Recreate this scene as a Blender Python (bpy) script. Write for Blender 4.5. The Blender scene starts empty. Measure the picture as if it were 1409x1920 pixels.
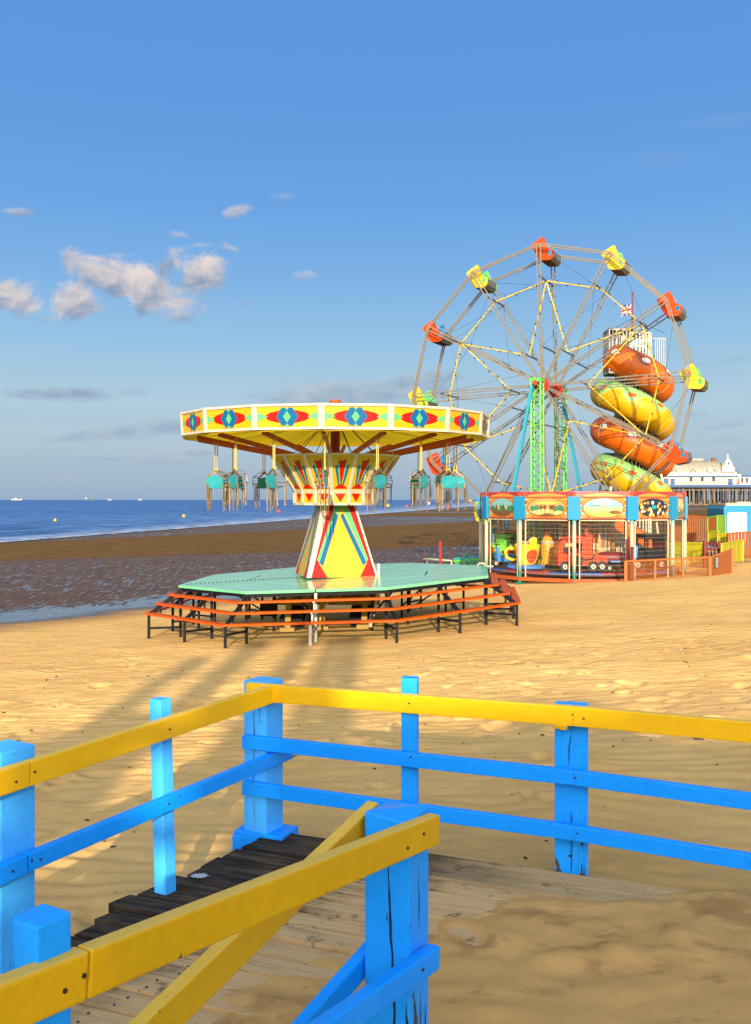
import bpy, bmesh, math, random
import numpy as np
from math import sin, cos, pi, radians, sqrt, atan2
from mathutils import Vector, Matrix
from mathutils.geometry import tessellate_polygon

random.seed(7)
SC = bpy.context.scene
COL = SC.collection

# ------------------------------------------------------------------ camera, light, sky, exposure
F = 1780.0                       # focal length in pixels of the 1409 x 1920 photograph
CX, CY = 704.5, 937.0            # principal column, horizon row; the eye is the world origin
cam = bpy.data.cameras.new('camera')
cam.sensor_fit = 'VERTICAL'
cam.sensor_height = 36.0
cam.lens = F / 1920.0 * 36.0
cam.shift_y = (CY - 960.0) / 1920.0 * 1.0
cam.clip_start = 0.05
cam.clip_end = 60000.0
camo = bpy.data.objects.new('camera', cam)
COL.objects.link(camo)
camo.rotation_euler = (pi / 2, 0, 0)
SC.camera = camo

SUN_EL = radians(16.5)
SUN_AZ = 0.0                     # light travels along +Y (sun low behind the photographer)
sun = bpy.data.lights.new('sun', 'SUN')
sun.energy = 4.0
sun.angle = radians(0.5)
sun.color = (1.0, 0.84, 0.62)
suno = bpy.data.objects.new('sun', sun)
COL.objects.link(suno)
suno.rotation_euler = (pi / 2 - SUN_EL, 0, SUN_AZ)
SC.view_settings.view_transform = 'Standard'
SC.view_settings.look = 'None'
SC.view_settings.gamma = 1.0
SC.view_settings.exposure = 1.1
SC.render.film_transparent = False
SC.cycles.use_denoising = True
SC.cycles.max_bounces = 8
SC.cycles.transparent_max_bounces = 24

W = bpy.data.worlds.new('World')
SC.world = W
W.use_nodes = True
wn, wl = W.node_tree.nodes, W.node_tree.links
wn.clear()


def N(nt, typ, **kw):
    n = nt.nodes.new(typ)
    for k, v in kw.items():
        if k == 'inp':
            for i, val in v.items():
                n.inputs[i].default_value = val
        else:
            setattr(n, k, v)
    return n


def mth(nt, op, a, b=None, c=None, clamp=False):
    n = nt.nodes.new('ShaderNodeMath')
    n.operation = op
    n.use_clamp = clamp
    for i, v in enumerate((a, b, c)):
        if v is None:
            continue
        if isinstance(v, (int, float)):
            n.inputs[i].default_value = v
        else:
            nt.links.new(v, n.inputs[i])
    return n.outputs[0]


def mixc(nt, fac, a, b, blend='MIX'):
    n = nt.nodes.new('ShaderNodeMix')
    n.data_type = 'RGBA'
    n.blend_type = blend
    n.clamp_factor = True
    for s, v in ((n.inputs[0], fac), (n.inputs[6], a), (n.inputs[7], b)):
        if isinstance(v, (int, float)):
            s.default_value = v
        elif isinstance(v, (tuple, list)):
            s.default_value = (*v[:3], 1.0)
        else:
            nt.links.new(v, s)
    return n.outputs[2]


def sstep(nt, x, a, b):
    n = nt.nodes.new('ShaderNodeMapRange')
    n.interpolation_type = 'SMOOTHSTEP'
    nt.links.new(x, n.inputs[0])
    n.inputs[1].default_value = a
    n.inputs[2].default_value = b
    return n.outputs[0]


def noise(nt, vec, scale, detail=4.0, rough=0.55, dist=0.0):
    n = nt.nodes.new('ShaderNodeTexNoise')
    n.inputs['Scale'].default_value = scale
    n.inputs['Detail'].default_value = detail
    n.inputs['Roughness'].default_value = rough
    n.inputs['Distortion'].default_value = dist
    if vec is not None:
        nt.links.new(vec, n.inputs['Vector'])
    return n.outputs[0]


def mapping(nt, vec, scale=(1, 1, 1), loc=(0, 0, 0), rot=(0, 0, 0)):
    n = nt.nodes.new('ShaderNodeMapping')
    n.inputs['Scale'].default_value = scale
    n.inputs['Location'].default_value = loc
    n.inputs['Rotation'].default_value = rot
    nt.links.new(vec, n.inputs['Vector'])
    return n.outputs[0]


# the sky: Nishita, with broken low evening clouds placed by direction
def build_sky():
    nt = W.node_tree
    out = N(nt, 'ShaderNodeOutputWorld')
    bg = N(nt, 'ShaderNodeBackground')
    bg.inputs['Strength'].default_value = 0.15
    sky = N(nt, 'ShaderNodeTexSky', sky_type='NISHITA')
    sky.sun_disc = False
    sky.sun_elevation = SUN_EL
    sky.sun_rotation = pi          # sun behind the photographer (towards -Y)
    sky.altitude = 0
    sky.air_density = 1.0
    sky.dust_density = 0.6
    sky.ozone_density = 2.2
    tc = N(nt, 'ShaderNodeTexCoord')
    gen = tc.outputs['Generated']
    sep = N(nt, 'ShaderNodeSeparateXYZ')
    nt.links.new(gen, sep.inputs[0])
    yy = mth(nt, 'MAXIMUM', sep.outputs[1], 0.05)
    u = mth(nt, 'DIVIDE', sep.outputs[0], yy)
    w = mth(nt, 'DIVIDE', sep.outputs[2], yy)
    front = sstep(nt, sep.outputs[1], 0.05, 0.3)
    # overhead and towards the sun: Nishita under bright thin haze; away from the sun: the clear evening gradient
    hs = N(nt, 'ShaderNodeHueSaturation', inp={'Saturation': 0.62, 'Value': SKY_GAIN})
    nt.links.new(sky.outputs[0], hs.inputs['Color'])
    warm = mixc(nt, 1.0, hs.outputs[0], SKY_WARM, 'MULTIPLY')
    back = sstep(nt, mth(nt, 'MULTIPLY', sep.outputs[1], -1.0), -0.05, 0.6)
    warm = mixc(nt, back, warm, mixc(nt, 1.0, warm, SKY_BACK, 'MULTIPLY'))
    rmp = N(nt, 'ShaderNodeValToRGB')
    el = rmp.color_ramp.elements
    while len(el) < len(SKY_RAMP):
        el.new(0.5)
    for e, (p, c) in zip(el, SKY_RAMP):
        e.position = p
        e.color = tuple(x for x in c) + (1.0,)
    nt.links.new(sep.outputs[2], rmp.inputs[0])
    grad = mixc(nt, 1.0, rmp.outputs[0], (SKY_K, SKY_K, SKY_K), 'MULTIPLY')
    wt = mth(nt, 'MULTIPLY', sstep(nt, sep.outputs[1], -0.35, 0.45), mth(nt, 'SUBTRACT', 1.0, sstep(nt, sep.outputs[2], 0.50, 0.72)))
    skyc = mixc(nt, wt, warm, grad)
    # fractal edge noise
    cmb = N(nt, 'ShaderNodeCombineXYZ')
    nt.links.new(u, cmb.inputs[0])
    nt.links.new(w, cmb.inputs[1])
    uv = cmb.outputs[0]
    n1 = noise(nt, mapping(nt, uv, (26, 34, 1)), 1.0, 9, 0.62, 0.5)
    n2 = noise(nt, mapping(nt, uv, (10, 46, 1), (3.3, 1.7, 0)), 1.0, 7, 0.6, 0.3)
    nshade = noise(nt, mapping(nt, uv, (26, 34, 1), (0.28, -0.42, 0)), 1.0, 6, 0.6, 0.5)

    def px(x):
        return (x - CX) / F

    def py(y):
        return (CY - y) / F
    # centre x, y, half width, half height (photo pixels), tilt in degrees, density, kind
    clouds = [
        (165, 498, 58, 30, 22, .9, 0), (215, 520, 76, 42, 14, 1, 0), (290, 552, 88, 38, 16, 1, 0), (255, 535, 80, 36, 16, 1, 0),
        (318, 496, 24, 30, 30, .9, 0), (372, 518, 62, 46, 12, 1, 0), (146, 567, 54, 34, 12, 1, 0),
        (10, 556, 84, 36, 14, 1, 0), (447, 396, 32, 14, -12, .75, 0), (38, 398, 36, 9, 6, .6, 0),
        (434, 465, 26, 10, 16, .55, 0), (338, 441, 18, 8, 10, .4, 0), (571, 517, 22, 10, 5, .35, 0),
        (378, 459, 22, 6, 0, .35, 0), (532, 370, 30, 10, 0, .22, 0), (455, 570, 22, 8, 0, .2, 0),
        (125, 738, 100, 15, 1, .9, 1), (250, 733, 34, 8, 0, .35, 1), (690, 745, 230, 26, -4, 1, 2), (620, 740, 150, 26, -4, 1, 2),
        (600, 738, 90, 20, -6, .4, 2), (800, 708, 70, 20, -8, .75, 2),
        (230, 812, 120, 16, -3, .9, 2), (330, 800, 90, 18, -4, .8, 2), (366, 849, 34, 8, 0, .8, 1),
        (100, 825, 30, 6, 0, .45, 2), (190, 860, 70, 5, 0, .45, 2), (300, 853, 40, 5, 0, .4, 2),
        (1372, 674, 95, 10, -8, .28, 1), (1300, 776, 40, 8, 0, .55, 2), (1375, 795, 50, 8, -6, .5, 2),
        (1350, 822, 60, 9, 0, .5, 2), (1330, 232, 150, 16, -6, .12, 1), (1240, 300, 120, 16, -10, .1, 1),
    ]
    col = skyc
    for (cx, cy, a, b, tilt, den, kind) in clouds:
        t = radians(-tilt)
        du = mth(nt, 'SUBTRACT', u, px(cx))
        dw = mth(nt, 'SUBTRACT', w, py(cy))
        p = mth(nt, 'ADD', mth(nt, 'MULTIPLY', du, cos(t) * F / (a * 1.3)), mth(nt, 'MULTIPLY', dw, sin(t) * F / (a * 1.3)))
        q = mth(nt, 'ADD', mth(nt, 'MULTIPLY', du, -sin(t) * F / (b * 1.3)), mth(nt, 'MULTIPLY', dw, cos(t) * F / (b * 1.3)))
        r = mth(nt, 'SQRT', mth(nt, 'ADD', mth(nt, 'MULTIPLY', p, p), mth(nt, 'MULTIPLY', q, q)))
        nn = n1 if kind == 0 else n2
        f = mth(nt, 'ADD', mth(nt, 'SUBTRACT', 1.0, r), mth(nt, 'MULTIPLY', mth(nt, 'SUBTRACT', nn, 0.5), 2.1))
        d = mth(nt, 'MULTIPLY', mth(nt, 'MULTIPLY', sstep(nt, f, 0.12 if kind == 0 else 0.05, 0.72 if kind == 0 else 0.95), den), front)
        sh = mth(nt, 'ADD', mth(nt, 'MULTIPLY', q, 0.55), mth(nt, 'MULTIPLY', mth(nt, 'SUBTRACT', nshade, 0.5), 3.0))
        sh = sstep(nt, sh, -0.7, 0.75)
        cc = mixc(nt, sh, CL_DARK if kind < 2 else CL_GREY, CL_LIT if kind == 0 else CL_GREY2)
        col = mixc(nt, d, col, cc)
    # thin streaks of haze cloud low over the sea
    lo = mth(nt, 'MULTIPLY', sstep(nt, w, 0.003, 0.02), mth(nt, 'SUBTRACT', 1.0, sstep(nt, w, 0.04, 0.12)))
    n3 = noise(nt, mapping(nt, uv, (7, 60, 1), (1.1, 4.2, 0)), 1.0, 6, 0.6, 0.2)
    d = mth(nt, 'MULTIPLY', mth(nt, 'MULTIPLY', sstep(nt, n3, 0.5, 0.72), lo), 0.4)
    col = mixc(nt, mth(nt, 'MULTIPLY', d, front), col, CL_GREY2)
    n4 = noise(nt, mapping(nt, uv, (5, 40, 1), (5.1, 9.2, 0)), 1.0, 6, 0.6, 0.2)
    d = mth(nt, 'MULTIPLY', mth(nt, 'MULTIPLY', sstep(nt, n4, 0.52, 0.75), lo), 0.4)
    col = mixc(nt, mth(nt, 'MULTIPLY', d, front), col, CL_GREY)
    nt.links.new(col, bg.inputs['Color'])
    nt.links.new(bg.outputs[0], out.inputs[0])


def lin(r, g, b):
    f = lambda v: v / 12.92 if v <= 0.04045 else ((v + 0.055) / 1.055) ** 2.4
    return (f(r / 255), f(g / 255), f(b / 255))


SKY_K = 1.0 / (0.15 * 2 ** 1.1)
SKY_GAIN = 1.0
SKY_WARM = (1.04, 1.0, 0.94)
SKY_BACK = (2.1, 2.1, 2.1)
SKY_RAMP = [(0.0, lin(152, 176, 201)), (0.018, lin(163, 184, 202)), (0.055, lin(178, 199, 213)), (0.10, lin(176, 205, 222)),
            (0.165, lin(150, 195, 229)), (0.225, lin(127, 179, 230)), (0.29, lin(109, 166, 229)), (0.385, lin(97, 154, 222)), (0.47, lin(93, 151, 222)), (0.6, lin(86, 142, 215))]
CS = 1.0 / (0.15 * 2 ** 1.1)
CL_LIT = tuple(x * CS for x in lin(232, 220, 214))
CL_DARK = tuple(x * CS for x in lin(138, 158, 188))
CL_GREY = tuple(x * CS for x in lin(146, 170, 198))
CL_GREY2 = tuple(x * CS for x in lin(182, 198, 209))
build_sky()

# ------------------------------------------------------------------ helpers


def tag(o, label=None, cat=None, group=None, kind=None):
    for k, v in (('label', label), ('category', cat), ('group', group), ('kind', kind)):
        if v:
            o[k] = v
    return o


def thing(name, label, cat, loc=(0, 0, 0), rotz=0.0, group=None):
    o = bpy.data.objects.new(name, None)
    COL.objects.link(o)
    o.empty_display_size = 0.2
    o.location = loc
    o.rotation_euler = (0, 0, rotz)
    return tag(o, label, cat, group)


def dup(o, parent=None):
    c = o.copy()
    COL.objects.link(c)
    if parent is not None:
        c.parent = parent
    for ch in list(o.children):
        dup(ch, c)
    return c


def V(*a):
    return Vector(a)


def at(x, y, d):
    """the point seen at photo pixel x, y standing d metres away along +Y"""
    return Vector(((x - CX) / F * d, d, (CY - y) / F * d))


class MB:
    def __init__(self):
        self.v, self.f, self.m = [], [], []

    def add(self, vs, fs, m=0):
        k = len(self.v)
        self.v += [tuple(p) for p in vs]
        for f in fs:
            self.f.append([k + i for i in f])
            self.m.append(m)

    def poly(self, pts, m=0):
        self.add(pts, [list(range(len(pts)))], m)

    def box(self, c, s, m=0, rot=None):
        c = Vector(c)
        hx, hy, hz = s[0] / 2, s[1] / 2, s[2] / 2
        vs = [Vector((x * hx, y * hy, z * hz)) for z in (-1, 1) for y in (-1, 1) for x in (-1, 1)]
        if rot is not None:
            if isinstance(rot, (int, float)):
                rot = Matrix.Rotation(rot, 3, 'Z')
            vs = [rot @ p for p in vs]
        self.add([p + c for p in vs], [(0, 2, 3, 1), (4, 5, 7, 6), (0, 1, 5, 4), (2, 6, 7, 3), (0, 4, 6, 2), (1, 3, 7, 5)], m)

    def bar(self, a, b, w, h, m=0, up=(0, 0, 1)):
        """a box from a to b, w wide (sideways) and h tall (along up)"""
        a, b = Vector(a), Vector(b)
        d = (b - a)
        if d.length < 1e-6:
            return
        d.normalize()
        up = Vector(up)
        s = d.cross(up)
        if s.length < 1e-4:
            s = d.cross(Vector((0, 1, 0)))
        s.normalize()
        u = s.cross(d)
        vs = []
        for p in (a, b):
            for (i, j) in ((-1, -1), (1, -1), (1, 1), (-1, 1)):
                vs.append(p + s * (i * w / 2) + u * (j * h / 2))
        self.add(vs, [(0, 1, 2, 3), (7, 6, 5, 4), (0, 4, 5, 1), (1, 5, 6, 2), (2, 6, 7, 3), (3, 7, 4, 0)], m)

    def tube(self, pts, r, n=8, m=0, closed=False, cap=True):
        pts = [Vector(p) for p in pts]
        k = len(pts)
        rs = r if isinstance(r, (list, tuple)) else [r] * k
        rings = []
        prev = None
        for i, p in enumerate(pts):
            if closed:
                t = pts[(i + 1) % k] - pts[i - 1]
            else:
                t = pts[min(i + 1, k - 1)] - pts[max(i - 1, 0)]
            t.normalize()
            if prev is None:
                a = t.cross(Vector((0, 0, 1)))
                if a.length < 1e-3:
                    a = t.cross(Vector((0, 1, 0)))
            else:
                a = prev - t * prev.dot(t)
            a.normalize()
            prev = a
            b = t.cross(a)
            rings.append([p + (a * cos(2 * pi * j / n) + b * sin(2 * pi * j / n)) * rs[i] for j in range(n)])
        vs = [q for ring in rings for q in ring]
        fs = []
        for i in range(k if closed else k - 1):
            i2 = (i + 1) % k
            for j in range(n):
                j2 = (j + 1) % n
                fs.append((i * n + j, i * n + j2, i2 * n + j2, i2 * n + j))
        if cap and not closed:
            fs.append(tuple(range(n - 1, -1, -1)))
            fs.append(tuple((k - 1) * n + j for j in range(n)))
        self.add(vs, fs, m)

    def lathe(self, prof, c=(0, 0, 0), n=24, m=0, a0=0.0, a1=2 * pi):
        c = Vector(c)
        full = abs(a1 - a0 - 2 * pi) < 1e-6
        k = n if full else n + 1
        vs = []
        for (r, z) in prof:
            for j in range(k):
                t = a0 + (a1 - a0) * j / n
                vs.append(c + Vector((r * cos(t), r * sin(t), z)))
        fs = []
        for i in range(len(prof) - 1):
            for j in range(n):
                j2 = (j + 1) % k
                fs.append((i * k + j, i * k + j2, (i + 1) * k + j2, (i + 1) * k + j))
        self.add(vs, fs, m)

    def prism(self, pts, d, m=0):
        """closed outline pts (3-D, planar) pushed along vector d"""
        pts = [Vector(p) for p in pts]
        d = Vector(d)
        n = len(pts)
        vs = pts + [p + d for p in pts]
        fs = [tuple(range(n - 1, -1, -1)), tuple(range(n, 2 * n))]
        for i in range(n):
            j = (i + 1) % n
            fs.append((i, j, n + j, n + i))
        self.add(vs, fs, m)

    def holed(self, outer, hole, d, m=0):
        """plate with one hole: outlines 3-D planar, thickness vector d"""
        outer = [Vector(p) for p in outer]
        hole = [Vector(p) for p in hole]
        d = Vector(d)
        allp = outer + hole
        tris = tessellate_polygon([outer, hole])
        n = len(allp)
        vs = allp + [p + d for p in allp]
        fs = [tuple(t) for t in tris] + [tuple(n + i for i in reversed(t)) for t in tris]
        for off, loop in ((0, outer), (len(outer), hole)):
            L = len(loop)
            for i in range(L):
                j = (i + 1) % L
                fs.append((off + i, off + j, n + off + j, n + off + i))
        self.add(vs, fs, m)

    def paint(self, quad, uvs, m, lift=0.003):
        """flat painted shape on a panel: quad = 4 corners (u0v0, u1v0, u1v1, u0v1)"""
        q = [Vector(p) for p in quad]
        nrm = (q[1] - q[0]).cross(q[3] - q[0]).normalized()
        pts = []
        for (u, v) in uvs:
            p = q[0] * ((1 - u) * (1 - v)) + q[1] * (u * (1 - v)) + q[2] * (u * v) + q[3] * ((1 - u) * v)
            pts.append(p + nrm * lift)
        tris = tessellate_polygon([pts])
        self.add(pts, [tuple(t) for t in tris], m)

    def build(self, name, mats, parent=None, world=False, smooth=False, bevel=0.0, link=True):
        vs = self.v
        if world and parent is not None:
            o = parent
            off = Vector((0, 0, 0))
            while o is not None:
                off += Vector(o.location)
                o = o.parent
            vs = [(a - off[0], b - off[1], c - off[2]) for a, b, c in vs]
        me = bpy.data.meshes.new(name)
        me.from_pydata(vs, [], self.f)
        if not isinstance(mats, (list, tuple)):
            mats = [mats]
        for m in mats:
            me.materials.append(m)
        me.polygons.foreach_set('material_index', self.m)
        bm = bmesh.new()
        bm.from_mesh(me)
        if bevel > 0:
            bmesh.ops.remove_doubles(bm, verts=bm.verts, dist=1e-5)
        bmesh.ops.recalc_face_normals(bm, faces=bm.faces) if bevel > 0 or smooth else None
        if bevel > 0:
            es = [e for e in bm.edges if len(e.link_faces) == 2 and e.calc_face_angle(0) > 0.6]
            bmesh.ops.bevel(bm, geom=es, offset=bevel, segments=2, profile=0.6, affect='EDGES', clamp_overlap=True)
        bm.to_mesh(me)
        bm.free()
        if smooth:
            me.polygons.foreach_set('use_smooth', [True] * len(me.polygons))
            try:
                me.set_sharp_from_angle(angle=radians(40))
            except Exception:
                pass
        me.update()
        o = bpy.data.objects.new(name, me)
        if link:
            COL.objects.link(o)
        if parent is not None:
            o.parent = parent
        return o


# ------------------------------------------------------------------ materials
def base_mat(name):
    m = bpy.data.materials.new(name)
    m.use_nodes = True
    nt = m.node_tree
    nt.nodes.clear()
    out = N(nt, 'ShaderNodeOutputMaterial')
    b = N(nt, 'ShaderNodeBsdfPrincipled')
    nt.links.new(b.outputs[0], out.inputs[0])
    return m, nt, b, out


def bump(nt, b, height, strength=0.3, dist=0.01):
    n = N(nt, 'ShaderNodeBump', inp={'Strength': strength, 'Distance': dist})
    nt.links.new(height, n.inputs['Height'])
    nt.links.new(n.outputs[0], b.inputs['Normal'])


def paint_mat(name, col, rough=0.45, var=0.12, chips=0.0, chipcol=(0.12, 0.09, 0.07), scale=6.0, metal=0.0, grime=0.25, bmp=0.08, spec=0.3, k=0.62):
    """weathered paint: slight tone drift, a little grime, optional chips down to what is under it"""
    col = tuple(x * k for x in col)
    m, nt, b, out = base_mat(name)
    tc = N(nt, 'ShaderNodeTexCoord').outputs['Object']
    n1 = noise(nt, tc, scale, 5, 0.6)
    n2 = noise(nt, tc, scale * 5.3, 4, 0.6)
    c = mixc(nt, n1, tuple(x * (1 - var) for x in col), tuple(min(1, x * (1 + var)) for x in col))
    g = mth(nt, 'MULTIPLY', sstep(nt, n2, 0.5, 0.8), grime)
    c = mixc(nt, g, c, tuple(x * 0.55 + 0.02 for x in col))
    if chips > 0:
        n3 = noise(nt, mapping(nt, tc, (1, 1, 0.45)), scale * 2.6, 6, 0.7, 0.4)
        th = 0.78 - chips
        k = sstep(nt, n3, th, th + 0.03)
        c = mixc(nt, k, c, chipcol)
    nt.links.new(c, b.inputs['Base Color'])
    b.inputs['Roughness'].default_value = rough
    b.inputs['Metallic'].default_value = metal
    b.inputs['Specular IOR Level'].default_value = spec
    if bmp > 0:
        bump(nt, b, n2, bmp, 0.01)
    return m


def board_mat(name, col, dark, rough=0.42, chips=0.05, top_worn=(0.75, 0.6, 0.2), worn=0.0, cracks=0.0):
    """painted timber: grain ridges along the board, chips, worn edges, drying cracks along z"""
    m, nt, b, out = base_mat(name)
    tc = N(nt, 'ShaderNodeTexCoord').outputs['Object']
    geo = N(nt, 'ShaderNodeNewGeometry')
    n1 = noise(nt, tc, 3.0, 5, 0.6)
    n2 = noise(nt, tc, 38.0, 5, 0.6)
    c = mixc(nt, n1, tuple(x * 0.86 for x in col), tuple(min(1, x * 1.1) for x in col))
    sep = N(nt, 'ShaderNodeSeparateXYZ')
    nt.links.new(geo.outputs['Normal'], sep.inputs[0])
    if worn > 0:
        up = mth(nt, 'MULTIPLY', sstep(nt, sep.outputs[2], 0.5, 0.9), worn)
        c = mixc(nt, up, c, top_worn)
    n4 = noise(nt, tc, 14.0, 5, 0.65)
    c = mixc(nt, mth(nt, 'MULTIPLY', sstep(nt, n4, 0.4, 0.9), 0.22), c, dark)
    n3 = noise(nt, tc, 34.0, 6, 0.68, 0.3)
    th = 0.80 - chips
    k = sstep(nt, n3, th, th + 0.03)
    c = mixc(nt, k, c, (0.045, 0.035, 0.03))
    if cracks > 0:
        n5 = noise(nt, mapping(nt, tc, (16, 16, 0.7)), 1.0, 3, 0.55, 0.4)
        line = mth(nt, 'ABSOLUTE', mth(nt, 'SUBTRACT', n5, 0.5))
        k5 = mth(nt, 'SUBTRACT', 1.0, sstep(nt, line, 0.003, 0.010))
        n6 = noise(nt, mapping(nt, tc, (3, 3, 1.0)), 1.3, 2, 0.5)
        k5 = mth(nt, 'MULTIPLY', k5, sstep(nt, n6, 0.62 - cracks, 0.66 - cracks))
        c = mixc(nt, k5, c, (0.02, 0.022, 0.03))
    nt.links.new(c, b.inputs['Base Color'])
    nt.links.new(mth(nt, 'ADD', mth(nt, 'MULTIPLY', n2, 0.25), rough - 0.1), b.inputs['Roughness'])
    b.inputs['Specular IOR Level'].default_value = 0.22
    h = mth(nt, 'ADD', mth(nt, 'MULTIPLY', n2, 0.5), mth(nt, 'MULTIPLY', n4, 0.8))
    h = mth(nt, 'SUBTRACT', h, mth(nt, 'MULTIPLY', k, 0.6))
    bump(nt, b, h, 0.38, 0.012)
    return m


M = {}
M['blue'] = board_mat('blue_painted_timber', (0.002, 0.30, 1.0), (0.002, 0.20, 0.8), chips=0.125)
M['blue_post'] = board_mat('blue_painted_post', (0.006, 0.33, 1.0), (0.003, 0.22, 0.8), chips=0.135, cracks=0.06)
M['blue_sunlit'] = board_mat('sunlit_blue_post', (0.055, 0.42, 1.0), (0.02, 0.28, 0.85), chips=0.13)  # paler copy of the post blue; sunlight on the left run is in the colour
M['yellow'] = board_mat('shaded_yellow_timber', (0.66, 0.36, 0.003), (0.48, 0.25, 0.004), chips=0.135, worn=0.3, top_worn=(0.85, 0.62, 0.16))  # darker copy of the yellow; shade on the near handrails is in the colour
M['yellow_far'] = board_mat('bright_yellow_timber', (0.88, 0.47, 0.003), (0.76, 0.40, 0.004), chips=0.11, worn=0.35, top_worn=(0.8, 0.55, 0.12))

M['r_yellow'] = paint_mat('ride_yellow', (0.40, 0.262, 0.001), 0.38, 0.05, grime=0.06, k=1)
M['r_canvas'] = paint_mat('yellow_canvas', (0.5, 0.33, 0.004), 0.7, 0.1, k=1)
M['r_white'] = paint_mat('ride_cream', (0.42, 0.37, 0.28), 0.42, 0.06, grime=0.1, k=1)
M['r_red'] = paint_mat('ride_red', (0.36, 0.004, 0.001), 0.4, 0.06, grime=0.06, k=1, spec=.15)
M['r_blue'] = paint_mat('ride_blue', (0.001, 0.078, 0.18), 0.4, 0.08, grime=0.06, k=1, spec=.15)
M['r_green'] = paint_mat('ride_mint', (0.075, 0.30, 0.115), 0.4, 0.08, grime=0.06, k=1, spec=.2)
M['r_deck'] = paint_mat('mint_deck_paint', (0.135, 0.46, 0.215), 0.15, 0.2, k=1, spec=.6, bmp=.02, chips=0.05, chipcol=(0.3, 0.42, 0.28), scale=1.6, grime=0.45)
M['rust'] = paint_mat('red_oxide_paint', (0.50, 0.095, 0.014), 0.5, 0.25)
M['step'] = paint_mat('orange_step_paint', (0.42, 0.062, 0.003), 0.5, 0.22, chips=0.06, chipcol=(0.16, 0.04, 0.012), scale=4, spec=.12, k=1)
M['black'] = paint_mat('black_steel', (0.009, 0.009, 0.011), 0.5, 0.2, spec=.08, k=1)
M['maroon'] = paint_mat('maroon_steel', (0.20, 0.012, 0.016), 0.4, 0.15)
M['ywood'] = paint_mat('yellow_chassis', (0.42, 0.27, 0.05), 0.6, 0.3)
M['chain'] = paint_mat('tarnished_chain', (0.30, 0.22, 0.12), 0.42, 0.3, metal=0.5)
M['cream_steel'] = paint_mat('cream_steel', (0.72, 0.62, 0.40), 0.4, 0.12)
M['teal'] = paint_mat('teal_plywood', (0.025, 0.36, 0.40), 0.42, 0.12, chips=0.03, chipcol=(0.35, 0.3, 0.2), scale=9)
M['teal_dark'] = paint_mat('teal_plywood_edge', (0.02, 0.17, 0.24), 0.5, 0.12)
M['ochre'] = paint_mat('ochre_steel', (0.75, 0.52, 0.10), 0.45, 0.15)
# ------------------------------------------------------------------ the beach, the mud, the sea
def sm(a, b, x):
    t = np.clip((x - a) / (b - a), 0, 1)
    return t * t * (3 - 2 * t)


_perm = np.random.RandomState(3).rand(512, 512)


def vnoise(x, y):
    xi, yi = np.floor(x).astype(int), np.floor(y).astype(int)
    fx, fy = x - xi, y - yi
    fx, fy = fx * fx * (3 - 2 * fx), fy * fy * (3 - 2 * fy)
    g = lambda a, b: _perm[a % 512, b % 512]
    return (g(xi, yi) * (1 - fx) + g(xi + 1, yi) * fx) * (1 - fy) + (g(xi, yi + 1) * (1 - fx) + g(xi + 1, yi + 1) * fx) * fy


def fbm(x, y, o=4, g=0.5):
    s, a, t = 0.0, 1.0, 0.0
    for i in range(o):
        s = s + a * vnoise(x * 2 ** i + 17.3 * i, y * 2 ** i + 9.1 * i)
        t += a
        a *= g
    return s / t


DECK_Z = -1.88
LR0 = np.array((-0.60, 5.38))                       # far left corner of the boardwalk
LRD = np.array((-0.511, -0.860))                    # along its left edge, towards the promenade
BRD = np.array((0.930, -0.367))                     # along its far edge


def base_plane(x, y):
    return -1.97 - 0.045 * np.minimum(y - 5, 15) - 0.035 * np.maximum(y - 20, 0) + 0.045 * np.clip(x, -14, 20)


def ground(x, y):
    x, y = np.asarray(x, float), np.asarray(y, float)
    p = base_plane(x, np.maximum(y, 5.0)) + 0.0
    T = y - 1.2 * x
    low = -3.15
    z = np.maximum(p, low) * 0 + np.where(p > low, p, low)
    z = z * (1 - sm(33, 40, T)) + low * sm(33, 40, T)
    z = z + 0.10 * np.exp(-((x - 10.5) / 3.0) ** 2 - ((y - 27) / 4.0) ** 2)
    # the seabed falls away under the sea
    xb = -27 + (y - 69) * 0.19 + 0.004 * np.maximum(y - 69, 0) ** 1.0
    z = z - 1.2 * sm(0, 25, xb - x) * (y > 30)
    return z


def gz(x, y):
    return float(ground(x, y))


def deck_mask(x, y):
    """>0 inside the boardwalk, metres from its edges"""
    dx, dy = x - LR0[0], y - LR0[1]
    nb = (-BRD[1], BRD[0])       # inward normal of far edge points to camera
    a = -(dx * nb[0] + dy * nb[1])
    nl = (-LRD[1], LRD[0])
    b = -(dx * nl[0] + dy * nl[1]) * -1.0
    return a, b


def detail(x, y):
    """ripples, hummocks and trodden hollows of the dry sand"""
    near = 1 - sm(16, 26, y - 0.6 * x)
    wx = x + 0.8 * (fbm(x * 0.5, y * 0.5, 3) - 0.5)
    wy = y + 0.9 * (fbm(x * 0.45 + 40, y * 0.45, 3) - 0.5)
    h = 0.10 * (fbm(x * 0.55 + 5, y * 0.55, 4) - 0.5)
    h = h + 0.045 * (fbm(wx * 2.4, wy * 4.0, 3) - 0.5)
    rip = np.sin(2 * pi * (wy * 5.5 + wx * 1.1 + 1.6 * fbm(x * 1.1, y * 1.1, 2)))
    amp = 0.0065 * sm(0.40, 0.62, fbm(x * 0.6 + 11, y * 0.6 + 3, 3))
    h = h + amp * rip
    h = h + 0.012 * (fbm(x * 9, y * 9, 3) - 0.5)
    return h * near


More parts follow.
